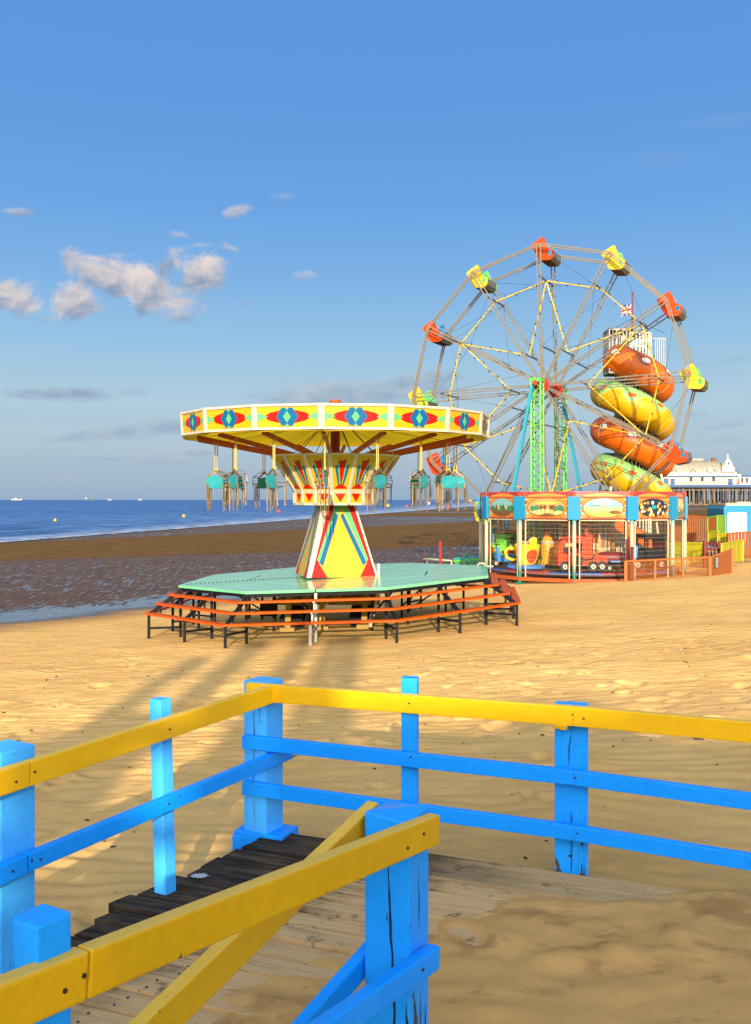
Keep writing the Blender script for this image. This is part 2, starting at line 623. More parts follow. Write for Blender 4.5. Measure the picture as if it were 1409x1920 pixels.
def build_beach():
    def axis(dense0, dense1, step, far0, far1, grow=1.12):
        a = list(np.arange(dense0, dense1 + 1e-6, step))
        s, p = step, dense0
        lo = []
        while p > far0:
            s *= grow
            p -= s
            lo.append(p)
        s, p = step, a[-1]
        hi = []
        while p < far1:
            s *= grow
            p += s
            hi.append(p)
        return np.array(lo[::-1] + a + hi)
    xs = axis(-4.6, 4.6, 0.032, -22000, 22000, 1.10)
    ys = axis(1.2, 11.5, 0.032, -400, 22000, 1.055)
    X, Y = np.meshgrid(xs, ys)
    Z = ground(X, Y)
    H = detail(X, Y)
    # scattered footprints
    rs = np.random.RandomState(11)
    FP = np.zeros_like(H)
    for i in range(330):
        if i < 210:
            fx, fy = rs.uniform(-5.5, 5.5), rs.uniform(3.0, 15.0)
        else:
            fx, fy = rs.uniform(-9, 14), rs.uniform(13, 28)
        r = rs.uniform(0.07, 0.15)
        an = rs.uniform(0, pi)
        dpt = rs.uniform(0.012, 0.04)
        if i < 60 and i % 2 == 0:
            r *= 1.3
        ix0, ix1 = np.searchsorted(xs, (fx - 0.6, fx + 0.6))
        iy0, iy1 = np.searchsorted(ys, (fy - 0.6, fy + 0.6))
        if ix1 <= ix0 or iy1 <= iy0:
            continue
        sx, sy = X[iy0:iy1, ix0:ix1] - fx, Y[iy0:iy1, ix0:ix1] - fy
        u = (sx * cos(an) + sy * sin(an)) / (r * 1.35)
        v = (-sx * sin(an) + sy * cos(an)) / (r * 0.75)
        q = u * u + v * v
        FP[iy0:iy1, ix0:ix1] += -dpt * np.exp(-q * q) + 0.45 * dpt * np.exp(-((np.sqrt(q) - 1.45) / 0.3) ** 2)
    Z = Z + H + FP
    # sand around and over the boardwalk
    a, b = deck_mask(X, Y)
    inside = np.minimum(a, b)
    drift_edge = (X - 0.05) * 0.75 - 0.95 * (Y - 4.25) + 0.35 * (fbm(X * 1.6 + 3, Y * 1.6, 4) - 0.5)
    over = -1.915 + 0.052 * sm(-0.45, 0.6, drift_edge) + 0.035 * sm(0.5, 2.5, X) + 0.6 * H + FP * 0.8
    nearsand = 0.07 * sm(3.5, 2.6, Y + 0.25 * (fbm(X * 2 + 9, Y * 2, 3) - 0.5) + 0.35 * X)
    keep = sm(0.16, 0.34, a + 0.10 * (fbm(X * 3.0, Y * 3.0, 3) - 0.5)) + sm(0.9, 1.7, X)
    over = -1.945 + (over + 1.945) * np.clip(keep, 0, 1)
    over = over + nearsand * (1 - sm(-0.25, 0.55, drift_edge)) * 0.55
    # lumpy trampled patch on the drift
    lump = np.exp(-((X - 0.98) / 0.5) ** 2 - ((Y - 3.95) / 0.38) ** 2)
    over = over + lump * 0.10 * (fbm(X * 7, Y * 7, 4) - 0.45)
    over = over + 0.022 * (fbm(X * 5 + 2, Y * 7 + 4, 4) - 0.5)
    w = sm(-0.02, 0.05, inside) * sm(0.2, 0.6, Y)
    out = Z - 0.0 * inside
    low = np.minimum(out, -1.96 + 0.5 * H) * 1.0
    nearfar = sm(9.0, 6.5, Y)
    out = out * (1 - nearfar) + (np.minimum(out, -1.965 + 0.7 * H + FP)) * nearfar
    # drift also spills over the far edge on the right
    spill = sm(1.5, 2.3, X) * sm(-0.9, 0.1, inside) * nearfar
    out = out * (1 - spill) + (-1.90 + 0.6 * H + FP) * spill
    Z = out * (1 - w) + over * w
    ny, nx = X.shape
    verts = np.stack((X, Y, Z), -1).reshape(-1, 3)
    i = np.arange((ny - 1) * (nx - 1))
    r, c = i // (nx - 1), i % (nx - 1)
    k = r * nx + c
    faces = np.stack((k, k + 1, k + 1 + nx, k + nx), -1)
    me = bpy.data.meshes.new('beach')
    me.vertices.add(len(verts))
    me.vertices.foreach_set('co', verts.ravel())
    me.loops.add(len(faces) * 4)
    me.loops.foreach_set('vertex_index', faces.ravel())
    me.polygons.add(len(faces))
    me.polygons.foreach_set('loop_start', np.arange(len(faces)) * 4)
    me.polygons.foreach_set('loop_total', np.full(len(faces), 4))
    me.polygons.foreach_set('use_smooth', np.ones(len(faces), bool))
    me.update(calc_edges=True)
    me.validate()
    o = bpy.data.objects.new('beach', me)
    COL.objects.link(o)
    tag(o, kind='structure')
    me.materials.append(beach_mat())
    return o


def beach_mat():
    m, nt, b, out = base_mat('beach_sand_and_mud')
    geo = N(nt, 'ShaderNodeNewGeometry')
    pos = geo.outputs['Position']
    sep = N(nt, 'ShaderNodeSeparateXYZ')
    nt.links.new(pos, sep.inputs[0])
    x, y = sep.outputs[0], sep.outputs[1]
    # dry sand
    n_big = noise(nt, pos, 0.55, 5, 0.6)
    n_mid = noise(nt, pos, 5.0, 5, 0.65)
    n_fin = noise(nt, pos, 160.0, 3, 0.7)
    n_gr = noise(nt, pos, 280.0, 3, 0.7)
    sand = mixc(nt, sstep(nt, n_big, 0.3, 0.7), (0.58, 0.328, 0.102), (0.67, 0.408, 0.140))
    sand = mixc(nt, mth(nt, 'MULTIPLY', sstep(nt, n_mid, 0.5, 0.75), 0.4), sand, (0.52, 0.30, 0.12))
    sand = mixc(nt, mth(nt, 'MULTIPLY', sstep(nt, n_fin, 0.35, 0.75), 0.35), sand, (0.72, 0.48, 0.21))
    sand = mixc(nt, mth(nt, 'MULTIPLY', sstep(nt, n_gr, 0.58, 0.72), 0.45), sand, (0.34, 0.19, 0.07))
    sand = mixc(nt, mth(nt, 'MULTIPLY', sstep(nt, n_gr, 0.42, 0.30), 0.35), sand, (0.80, 0.58, 0.30))
    # damp, trodden patches on the drift by the boardwalk
    n_d = noise(nt, mapping(nt, pos, (1, 1.4, 1)), 2.6, 6, 0.65, 0.3)
    nearm = mth(nt, 'SUBTRACT', 1.0, sstep(nt, y, 4.25, 4.7))
    sand = mixc(nt, mth(nt, 'MULTIPLY', nearm, 0.6), sand, (0.50, 0.275, 0.095))
    damp = mth(nt, 'MULTIPLY', mth(nt, 'MULTIPLY', sstep(nt, n_d, 0.52, 0.64), nearm), 0.5)
    sand = mixc(nt, damp, sand, (0.22, 0.11, 0.045))
    # bits of weed and shell grit
    vor = N(nt, 'ShaderNodeTexVoronoi', inp={'Scale': 5.0})
    nt.links.new(pos, vor.inputs['Vector'])
    # zones along the shore
    nz = noise(nt, mapping(nt, pos, (0.10, 0.35, 0.3)), 1.0, 5, 0.6)
    nz2 = mth(nt, 'SUBTRACT', nz, 0.5)
    T1 = mth(nt, 'ADD', mth(nt, 'SUBTRACT', y, mth(nt, 'MULTIPLY', x, 1.2)), mth(nt, 'MULTIPLY', nz2, 3.5))
    wet = sstep(nt, T1, 34.0, 36.5)           # dry sand to wet flat
    damp_edge = sstep(nt, T1, 31.5, 34.5)
    T2 = mth(nt, 'ADD', mth(nt, 'SUBTRACT', y, mth(nt, 'MULTIPLY', x, 0.6)), mth(nt, 'MULTIPLY', nz2, 5.0))
    bar_lo = sstep(nt, T2, 58.0, 63.0)
    T3 = mth(nt, 'ADD', mth(nt, 'SUBTRACT', mth(nt, 'SUBTRACT', y, 69.0), mth(nt, 'MULTIPLY', mth(nt, 'ADD', x, 27.0), 1.65)), mth(nt, 'MULTIPLY', nz2, 8.0))
    bar_hi = mth(nt, 'SUBTRACT', 1.0, sstep(nt, T3, -3.0, 2.0))
    bar = mth(nt, 'MULTIPLY', bar_lo, bar_hi)
    far = sstep(nt, y, 120.0, 200.0)
    n_far = noise(nt, mapping(nt, pos, (0.004, 0.035, 0.1)), 1.0, 4, 0.6)
    farbar = mth(nt, 'MULTIPLY', far, sstep(nt, n_far, 0.47, 0.53))
    bar = mth(nt, 'MAXIMUM', bar, farbar)
    # the wet flat: rippled mud with water standing in the hollows
    mudv = mapping(nt, pos, (1.0, 0.26, 1.0), (0, 0, 0), (0, 0, 0.25))
    n_m = noise(nt, mudv, 4.6, 6, 0.70, 0.5)
    n_sp = noise(nt, mapping(nt, pos, (1.0, 0.14, 1.0), (0, 0, 0), (0, 0, 0.15)), 7.0, 3, 0.65, 0.3)
    n_m2 = noise(nt, mapping(nt, pos, (0.06, 0.16, 0.1), (4, 2, 0)), 1.0, 4, 0.6)
    pool_l = sstep(nt, T1, 41.5, 36.0)          # standing water just off the dry sand
    lvl = mth(nt, 'ADD', n_m, mth(nt, 'ADD', mth(nt, 'MULTIPLY', mth(nt, 'SUBTRACT', n_m2, 0.5), 0.35), mth(nt, 'MULTIPLY', pool_l, 0.26)))
    lvl = mth(nt, 'ADD', lvl, mth(nt, 'MULTIPLY', sstep(nt, x, -4.0, 6.0), 0.06))
    water = mth(nt, 'MULTIPLY', sstep(nt, lvl, 0.575, 0.63), wet)
    water = mth(nt, 'MULTIPLY', water, mth(nt, 'SUBTRACT', 1.0, bar))
    speck = mth(nt, 'MULTIPLY', mth(nt, 'MULTIPLY', sstep(nt, n_sp, 0.595, 0.635), wet), mth(nt, 'SUBTRACT', 1.0, bar))
    water = mth(nt, 'MAXIMUM', water, mth(nt, 'MULTIPLY', speck, 0.85))
    mud = mixc(nt, sstep(nt, n_m, 0.35, 0.62), (0.070, 0.040, 0.026), (0.115, 0.068, 0.045))
    barc = mixc(nt, sstep(nt, noise(nt, mapping(nt, pos, (0.5, 1.2, 1)), 1.0, 5, 0.6), 0.35, 0.65), (0.098, 0.052, 0.018), (0.145, 0.080, 0.030))
    col = mixc(nt, mth(nt, 'MULTIPLY', damp_edge, 0.7), sand, (0.26, 0.145, 0.065))
    col = mixc(nt, wet, col, mud)
    col = mixc(nt, mth(nt, 'MULTIPLY', bar, wet), col, barc)
    col = mixc(nt, water, col, (0.05, 0.045, 0.05))
    nt.links.new(col, b.inputs['Base Color'])
    r = mth(nt, 'SUBTRACT', 0.92, mth(nt, 'MULTIPLY', mth(nt, 'MULTIPLY', wet, mth(nt, 'SUBTRACT', 1.0, bar)), 0.42))
    r = mth(nt, 'SUBTRACT', r, mth(nt, 'MULTIPLY', water, 0.36))
    nt.links.new(r, b.inputs['Roughness'])
    nt.links.new(mth(nt, 'ADD', mth(nt, 'MULTIPLY', water, 0.48), 0.015), b.inputs['Specular IOR Level'])
    # relief
    rp = N(nt, 'ShaderNodeTexWave', inp={'Scale': 1.7, 'Distortion': 7.0, 'Detail': 3.0, 'Detail Scale': 0.9})
    rp.bands_direction = 'Y'
    nt.links.new(pos, rp.inputs['Vector'])
    dry = mth(nt, 'SUBTRACT', 1.0, wet)
    h = mth(nt, 'ADD', mth(nt, 'MULTIPLY', n_fin, 0.10), mth(nt, 'MULTIPLY', n_mid, 0.9))
    h = mth(nt, 'ADD', h, mth(nt, 'MULTIPLY', n_gr, 0.05))
    n_a = noise(nt, pos, 1.6, 6, 0.62)
    far_a = sstep(nt, y, 10.0, 17.0)
    h = mth(nt, 'ADD', h, mth(nt, 'MULTIPLY', rp.outputs['Fac'], mth(nt, 'ADD', 0.15, mth(nt, 'MULTIPLY', far_a, 0.35))))
    h = mth(nt, 'ADD', h, mth(nt, 'MULTIPLY', n_a, mth(nt, 'MULTIPLY', far_a, 5.0)))
    h = mth(nt, 'MULTIPLY', h, dry)
    hw = mth(nt, 'MULTIPLY', mth(nt, 'MULTIPLY', n_m, 2.6), mth(nt, 'MULTIPLY', wet, mth(nt, 'SUBTRACT', 1.0, mth(nt, 'MULTIPLY', bar, 0.7))))
    hw = mth(nt, 'MULTIPLY', hw, mth(nt, 'SUBTRACT', 1.0, mth(nt, 'MULTIPLY', water, 0.55)))
    bump(nt, b, mth(nt, 'ADD', h, hw), 0.55, 0.03)
    return m


def build_sea():
    m, nt, b, out = base_mat('sea_water')
    geo = N(nt, 'ShaderNodeNewGeometry')
    pos = geo.outputs['Position']
    sep = N(nt, 'ShaderNodeSeparateXYZ')
    nt.links.new(pos, sep.inputs[0])
    x, y = sep.outputs[0], sep.outputs[1]
    n1 = noise(nt, mapping(nt, pos, (0.12, 0.5, 1)), 1.0, 6, 0.62, 0.4)
    n2 = noise(nt, mapping(nt, pos, (0.5, 1.6, 1)), 1.0, 5, 0.6, 0.4)
    n3 = noise(nt, mapping(nt, pos, (0.012, 0.03, 1)), 1.0, 4, 0.6)
    c = mixc(nt, sstep(nt, n3, 0.35, 0.65), (0.040, 0.095, 0.22), (0.062, 0.135, 0.29))
    n4 = noise(nt, mapping(nt, pos, (0.40, 0.085, 1)), 1.0, 6, 0.68, 0.3)  # chop sparkle and dark troughs are painted into the blue
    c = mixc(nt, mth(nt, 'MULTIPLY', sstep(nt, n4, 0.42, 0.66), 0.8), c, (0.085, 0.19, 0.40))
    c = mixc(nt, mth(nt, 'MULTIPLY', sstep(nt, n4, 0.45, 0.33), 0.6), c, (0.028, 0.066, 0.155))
    # broken wash along the shore
    sh = mth(nt, 'SUBTRACT', mth(nt, 'ADD', -27.0, mth(nt, 'MULTIPLY', mth(nt, 'SUBTRACT', y, 69.0), 0.194)), x)
    sh = mth(nt, 'DIVIDE', sh, mth(nt, 'ADD', 1.0, mth(nt, 'MULTIPLY', mth(nt, 'MAXIMUM', mth(nt, 'SUBTRACT', y, 69.0), 0.0), 0.012)))
    edge = mth(nt, 'SUBTRACT', 1.0, sstep(nt, sh, 0.0, 7.0))
    foam = mth(nt, 'MULTIPLY', edge, sstep(nt, n2, 0.40, 0.62))
    crest = mth(nt, 'MULTIPLY', mth(nt, 'SUBTRACT', 1.0, sstep(nt, sh, 4.0, 22.0)), sstep(nt, n1, 0.57, 0.66))
    foam = mth(nt, 'MAXIMUM', mth(nt, 'MULTIPLY', foam, 0.68), mth(nt, 'MULTIPLY', crest, 0.5))
    c = mixc(nt, foam, c, (0.62, 0.66, 0.68))
    nt.links.new(c, b.inputs['Base Color'])
    nt.links.new(mth(nt, 'ADD', 0.22, mth(nt, 'MULTIPLY', foam, 0.4)), b.inputs['Roughness'])
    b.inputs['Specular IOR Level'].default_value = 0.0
    h = mth(nt, 'ADD', n1, mth(nt, 'MULTIPLY', n2, 0.4))
    bump(nt, b, h, 0.9, 0.5)
    mb = MB()
    ys = list(np.geomspace(40, 30000, 60))
    zs = -3.10
    prev = None
    for yv in ys:
        xr = -27 + (yv - 69) * 0.194 - 0.3
        xl = -0.6 * yv - 60
        row = [Vector((xl + (xr - xl) * t, yv, zs)) for t in (0, 0.5, 0.8, 1.0)]
        if prev:
            for k in range(3):
                mb.poly([prev[k], prev[k + 1], row[k + 1], row[k]])
        prev = row
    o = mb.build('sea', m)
    tag(o, kind='structure')


build_beach()
build_sea()


# ------------------------------------------------------------------ the boardwalk
def plank_mat():
    m, nt, b, out = base_mat('weathered_plank')
    geo = N(nt, 'ShaderNodeNewGeometry')
    pos = geo.outputs['Position']
    sep = N(nt, 'ShaderNodeSeparateXYZ')
    nt.links.new(pos, sep.inputs[0])
    ang = atan2(BRD[1], BRD[0])
    v = mapping(nt, pos, (1, 1, 1), (0, 0, 0), (0, 0, -ang))
    g1 = noise(nt, mapping(nt, v, (2.2, 46, 10)), 1.0, 6, 0.65, 0.5)
    g2 = noise(nt, mapping(nt, v, (0.9, 9, 3)), 1.0, 5, 0.6, 0.3)
    n = noise(nt, pos, 3.2, 5, 0.65)
    wood = mixc(nt, sstep(nt, g1, 0.35, 0.68), (0.12, 0.070, 0.030), (0.60, 0.39, 0.18))
    dark = mixc(nt, sstep(nt, g1, 0.4, 0.7), (0.020, 0.014, 0.010), (0.085, 0.058, 0.038))
    # damp dark strip along the far and left edges, dry and bleached where feet go
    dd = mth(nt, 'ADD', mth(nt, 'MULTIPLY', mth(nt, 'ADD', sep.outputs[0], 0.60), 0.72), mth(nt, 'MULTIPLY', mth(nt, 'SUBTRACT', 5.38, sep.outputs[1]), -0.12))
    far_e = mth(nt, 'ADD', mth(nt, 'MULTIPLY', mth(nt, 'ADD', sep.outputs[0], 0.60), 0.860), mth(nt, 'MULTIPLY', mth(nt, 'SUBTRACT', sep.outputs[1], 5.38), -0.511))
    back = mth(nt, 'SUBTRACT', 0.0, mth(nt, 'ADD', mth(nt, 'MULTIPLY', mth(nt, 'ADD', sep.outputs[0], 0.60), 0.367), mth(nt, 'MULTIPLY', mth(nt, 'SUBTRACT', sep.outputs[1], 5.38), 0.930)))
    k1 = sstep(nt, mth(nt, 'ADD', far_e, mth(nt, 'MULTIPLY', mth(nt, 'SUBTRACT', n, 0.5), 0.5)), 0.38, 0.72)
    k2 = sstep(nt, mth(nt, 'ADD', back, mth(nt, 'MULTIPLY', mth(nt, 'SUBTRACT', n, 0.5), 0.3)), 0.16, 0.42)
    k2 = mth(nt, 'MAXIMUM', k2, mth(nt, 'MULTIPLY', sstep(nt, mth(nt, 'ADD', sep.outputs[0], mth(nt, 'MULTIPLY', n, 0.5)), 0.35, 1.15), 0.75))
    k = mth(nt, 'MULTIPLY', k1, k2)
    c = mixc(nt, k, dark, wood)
    # sand lying in the grain
    sd = mth(nt, 'ADD', mth(nt, 'MULTIPLY', n, 0.8), mth(nt, 'MULTIPLY', g2, 0.7))
    ed_ = mth(nt, 'SUBTRACT', mth(nt, 'MULTIPLY', mth(nt, 'SUBTRACT', sep.outputs[0], 0.05), 0.75), mth(nt, 'MULTIPLY', mth(nt, 'SUBTRACT', sep.outputs[1], 4.25), 0.95))
    sd = mth(nt, 'ADD', sd, mth(nt, 'MULTIPLY', sstep(nt, ed_, -0.55, 0.05), 0.22))
    sd = sstep(nt, sd, 0.66, 0.94)
    c = mixc(nt, mth(nt, 'MULTIPLY', sd, mth(nt, 'ADD', 0.08, mth(nt, 'MULTIPLY', k, 0.75))), c, (0.58, 0.37, 0.165))
    stain = sstep(nt, noise(nt, pos, 9.0, 5, 0.7), 0.58, 0.66)
    c = mixc(nt, mth(nt, 'MULTIPLY', stain, 0.6), c, (0.035, 0.024, 0.016))
    nt.links.new(c, b.inputs['Base Color'])
    b.inputs['Roughness'].default_value = 0.8
    b.inputs['Specular IOR Level'].default_value = 0.12
    bump(nt, b, g1, 0.5, 0.008)
    return m


def build_deck():
    mb = MB()
    rs = random.Random(5)
    L0, LD, BD = Vector((*LR0, 0)), Vector((*LRD, 0)), Vector((*BRD, 0))
    nail = MB()
    t = 0.0
    i = 0
    while t < 4.6:
        wdt = rs.uniform(0.135, 0.158)
        off = rs.uniform(-0.035, 0.025) + 0.03 * sin(i * 0.8)
        z = DECK_Z + rs.uniform(-0.006, 0.005)
        a = L0 + LD * t + BD * off
        c1 = L0 + LD * (t + wdt - 0.017)
        c1 = c1 + BD * off
        ln = 4.2
        pts = []
        nseg = 8
        for k in range(nseg + 1):
            pts.append((a + BD * (ln * k / nseg), c1 + BD * (ln * k / nseg)))
        tw = rs.uniform(-0.004, 0.004)
        for k in range(nseg):
            p0, q0 = pts[k]
            p1, q1 = pts[k + 1]
            top = [Vector((p.x, p.y, z + s)) for p, s in ((p0, tw), (q0, -tw), (q1, -tw), (p1, tw))]
            bot = [p - Vector((0, 0, 0.045)) for p in top]
            mb.poly(top)
            mb.poly([bot[3], bot[2], top[2], top[3]][::-1] if False else [top[0], top[3], bot[3], bot[0]])
            mb.poly([top[2], top[1], bot[1], bot[2]])
            if k == 0:
                mb.poly([top[1], top[0], bot[0], bot[1]])
        for s in (0.10, 0.62):
            for q in (0.3, 0.72):
                p = L0 + LD * (t + wdt * q) + BD * (off + s + rs.uniform(-0.015, 0.015))
                nail.lathe([(0, 0.003), (0.004, 0.003), (0.006, 0.0)], (p.x, p.y, z + 0.004), 8)
        t += wdt
        i += 1
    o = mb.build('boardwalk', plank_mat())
    tag(o, kind='structure')
    nm = paint_mat('blue_steel_nail', (0.03, 0.05, 0.10), 0.35, 0.1, metal=0.6)
    n = nail.build('nail', nm, o)
    # a splash of white paint on the dark boards
    s = MB()
    c = Vector((-0.875, 4.72, DECK_Z + 0.0105))
    pts = []
    for k in range(26):
        r = 0.028 * (1 + 0.55 * sin(3 * k * 0.9 + 1) * rs.random() + 0.3 * rs.random())
        pts.append(c + Vector((r * 1.3 * cos(2 * pi * k / 26), r * 0.9 * sin(2 * pi * k / 26), 0)))
    s.poly(pts)
    s.poly([c + Vector((-0.075 + 0.010 * cos(a), 0.055 + 0.009 * sin(a), 0)) for a in np.linspace(0, 6, 9)])
    s.poly([c + Vector((-0.06 + 0.006 * cos(a), -0.012 + 0.005 * sin(a), 0)) for a in np.linspace(0, 6, 9)])
    so = s.build('paint_splash', paint_mat('dried_white_paint', (0.72, 0.75, 0.8), 0.4, 0.05), o)
    return o


DECK = build_deck()


# ------------------------------------------------------------------ blue and yellow railings
def post(mb, x, y, z0, z1, w, rot, lean=(0, 0), peak=0.0):
    R = Matrix.Rotation(rot, 3, 'Z')
    h = w / 2
    vs = []
    for z, lx, ly in ((z0, 0, 0), (z1, lean[0], lean[1])):
        for (i, j) in ((-1, -1), (1, -1), (1, 1), (-1, 1)):
            p = R @ Vector((i * h, j * h, 0))
            zz = z
            if z == z1 and peak:
                zz = z + peak * (0.5 if (i + j) else -0.5)
            vs.append(p + Vector((x + lx, y + ly, zz)))
    mb.add(vs, [(3, 2, 1, 0), (4, 5, 6, 7), (0, 1, 5, 4), (1, 2, 6, 5), (2, 3, 7, 6), (3, 0, 4, 7)])


def wear(mb, x, y, w, rot, face, line, width, m=1):
    """a split or a flaked patch on one face of a post: line of (across 0..1, z); face 0 looks to local -Y, 1 to local +X"""
    R = Matrix.Rotation(rot, 3, 'Z')
    h = w / 2 + .0015
    rs = random.Random(int(abs(line[0][1] * 1000)))
    L, Rr = [], []
    fine = []
    for (a, b) in zip(line[:-1], line[1:]):
        for i in range(4):
            fine.append((a[0] + (b[0] - a[0]) * i / 4 + rs.uniform(-.012, .012), a[1] + (b[1] - a[1]) * i / 4))
    fine.append(line[-1])
    n = len(fine)
    for i, (u, z) in enumerate(fine):
        k = width / 2 * min(1, 2.2 * min(i, n - 1 - i) / n + .12) * rs.uniform(.55, 1.25)
        for s, out in ((-1, L), (1, Rr)):
            c = (min(.99, max(.01, u)) - .5) * w + s * k
            c = max(-w / 2 + .001, min(w / 2 - .001, c))
            p = Vector((c, -h, 0)) if face == 0 else Vector((h, c, 0))
            p = R @ p
            zz = z if abs(line[0][1] - line[-1][1]) > .05 else z + s * k
            out.append(Vector((x + p.x, y + p.y, zz)))
    for i in range(n - 1):
        mb.poly([L[i], Rr[i], Rr[i + 1], L[i + 1]], m)


M['crack'] = paint_mat('dark_split', (0.012, 0.014, 0.02), 0.9, 0.2, k=1)
M['bare'] = paint_mat('bare_grey_wood', (0.075, 0.05, 0.035), 0.85, 0.5, scale=30, k=1)
ANG_L = atan2(LRD[0], -LRD[1]) * -1.0         # turn of posts that square with the left run
ROT = -radians(30.7)


def rail(name, pts, h, t, mat, parent, off=(0, 0, 0), bev=0.006):
    """a board following pts (top edge line), h tall, t thick"""
    mb = MB()
    off = Vector(off)
    for a, b in zip(pts[:-1], pts[1:]):
        a, b = Vector(a) + off, Vector(b) + off
        mb.bar(a - Vector((0, 0, h / 2)), b - Vector((0, 0, h / 2)), t, h)
    return mb.build(name, mat, parent, world=True, bevel=bev)


def build_railings():
    RT = -1.03
    dl = Vector((0.511, 0.860, 0))                       # left run, away from the camera
    db = Vector((0.930, -0.367, 0))                      # far run, to the right
    nl = Vector((0.860, -0.511, 0))                      # left run, side facing the deck
    nb = Vector((-0.367, -0.930, 0))                     # far run, side facing the camera
    # --- left run
    A = thing('railing', 'blue railing with yellow handrail along the left edge of the boardwalk', 'railing', (-1.0, 4.4, -1.95), group='blue and yellow railings')
    C = Vector((-0.635, 5.385, 0))
    P = MB(); post(P, C.x, C.y, -2.1, -1.018, 0.158, ROT)
    wear(P, C.x, C.y, 0.158, ROT, 0, [(.45, -1.12), (.48, -1.3), (.44, -1.55), (.50, -1.85)], .006)
    wear(P, C.x, C.y, 0.158, ROT, 0, [(.70, -1.12), (.73, -1.25)], .004)
    P.build('post', [M['blue_sunlit'], M['crack']], A, world=True, bevel=0.006)
    P = MB(); post(P, -1.005, 4.565, -2.1, -0.955, 0.074, ROT, (-0.03, 0))
    P.build('post', M['blue_sunlit'], A, world=True, bevel=0.005)
    P = MB(); post(P, -1.485, 3.80, -2.2, -0.985, 0.165, ROT, (0, 0.0))
    P.build('post', M['blue_sunlit'], A, world=True, bevel=0.007)
    r0 = Vector((-0.570, 5.270, RT + 0.005))
    r1 = Vector((-1.375, 3.745, RT + 0.0))
    r2 = Vector((-1.90, 2.745, RT + 0.0))
    rail('handrail', [r0, r1], 0.098, 0.045, M['yellow_far'], A)
    rail('handrail', [r1 - dl * 0.004, r2], 0.098, 0.046, M['yellow_far'], A)
    q0 = Vector((-0.487, 5.43, -1.405))
    q1 = Vector((-1.378, 3.735, -1.392))
    q2 = Vector((-1.90, 2.745, -1.40))
    rail('lower_rail', [q0, q1], 0.072, 0.042, M['blue'], A)
    rail('lower_rail', [q1 - dl * 0.006, q2], 0.074, 0.046, M['blue'], A)
    # footing blocks round the corner post
    B = MB()
    B.bar(C + Vector((0, 0, -1.925)) - db * 0.14 + nb * 0.10, C + Vector((0, 0, -1.925)) + db * 0.16 + nb * 0.10 * 0 + nb * 0.0, 0.05, 0.09)
    B.bar(C + Vector((-0.03, 0.02, -1.90)) - db * 0.10, C + Vector((0, 0, -1.90)) + db * 0.17, 0.20, 0.08)
    B.build('footing_block', M['blue'], A, world=True, bevel=0.006)
    # --- far run
    Bq = thing('railing', 'blue railing with yellow handrail along the far edge, right of the corner', 'railing', (0.9, 4.9, -1.95), group='blue and yellow railings')
    s0 = Vector((-0.715, 5.30, RT + 0.010))
    s1 = Vector((0.989, 4.745, RT + 0.0))
    s2 = Vector((2.90, 3.93, RT - 0.002))
    rail('handrail', [s0, s1, s2], 0.098, 0.045, M['yellow_far'], Bq)
    u0 = Vector((-0.74, 5.31, -1.312)); u1 = Vector((0.989, 4.735, -1.345)); u2 = Vector((2.9, 3.92, -1.39))
    rail('lower_rail', [u0, u1, u2], 0.076, 0.040, M['blue'], Bq)
    u0 = Vector((-0.74, 5.31, -1.568)); u1 = Vector((0.989, 4.735, -1.62)); u2 = Vector((2.9, 3.92, -1.68))
    rail('lower_rail', [u0, u1, u2], 0.076, 0.040, M['blue'], Bq)
    rb = atan2(db.y, db.x)
    P = MB(); post(P, 0.185, 5.085, -2.1, -0.950, 0.086, rb + 0.22)
    P.build('post', M['blue_post'], Bq, world=True, bevel=0.005)
    P = MB(); post(P, 1.005, 4.865, -2.05, -1.05, 0.166, rb + 0.16)
    wear(P, 1.005, 4.865, 0.166, rb + 0.16, 0, [(.52, -1.15), (.44, -1.25), (.40, -1.36)], .007)
    wear(P, 1.005, 4.865, 0.166, rb + 0.16, 0, [(.04, -1.80), (.10, -1.86), (.12, -1.92), (.3, -1.93)], .028, 2)
    wear(P, 1.005, 4.865, 0.166, rb + 0.16, 0, [(.55, -1.90), (.75, -1.89), (.93, -1.93)], .045, 2)
    wear(P, 1.005, 4.865, 0.166, rb + 0.16, 0, [(.42, -1.79), (.50, -1.80)], .016)
    P.build('post', [M['blue_post'], M['crack'], M['bare']], Bq, world=True, bevel=0.006)
    P = MB(); post(P, 2.55, 4.22, -2.05, -0.995, 0.166, rb + 0.22)
    P.build('post', M['blue_post'], Bq, world=True, bevel=0.006)
    hk = MB()
    hk.box((0.925, 4.745, RT - 0.105), (0.07, 0.03, 0.018), rot=rb)
    hk.box((0.935, 4.735, RT - 0.112), (0.03, 0.02, 0.012), rot=rb)
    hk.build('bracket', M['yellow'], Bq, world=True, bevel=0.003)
    # --- near handrail
    Nn = thing('railing', 'chunky near railing with yellow handrail ending on the cracked blue post', 'railing', (0.16, 3.1, -1.95), group='blue and yellow railings')
    P = MB(); post(P, 0.072, 3.165, -2.3, -1.035, 0.162, -radians(26), (0, 0), 0.02)
    wear(P, 0.072, 3.165, 0.162, -radians(26), 0, [(.50, -1.08), (.56, -1.25), (.60, -1.42), (.68, -1.66), (.66, -1.80), (.69, -2.1)], .010)
    wear(P, 0.072, 3.165, 0.162, -radians(26), 0, [(.74, -1.07), (.77, -1.13), (.76, -1.17)], .006)
    wear(P, 0.072, 3.165, 0.162, -radians(26), 0, [(.50, -1.345), (.51, -1.375)], .005)
    wear(P, 0.072, 3.165, 0.162, -radians(26), 0, [(.06, -1.90), (.08, -2.05), (.05, -2.2)], .02)
    wear(P, 0.072, 3.165, 0.162, -radians(26), 0, [(.93, -1.62), (.96, -1.75), (.93, -1.9), (.95, -2.1)], .016)
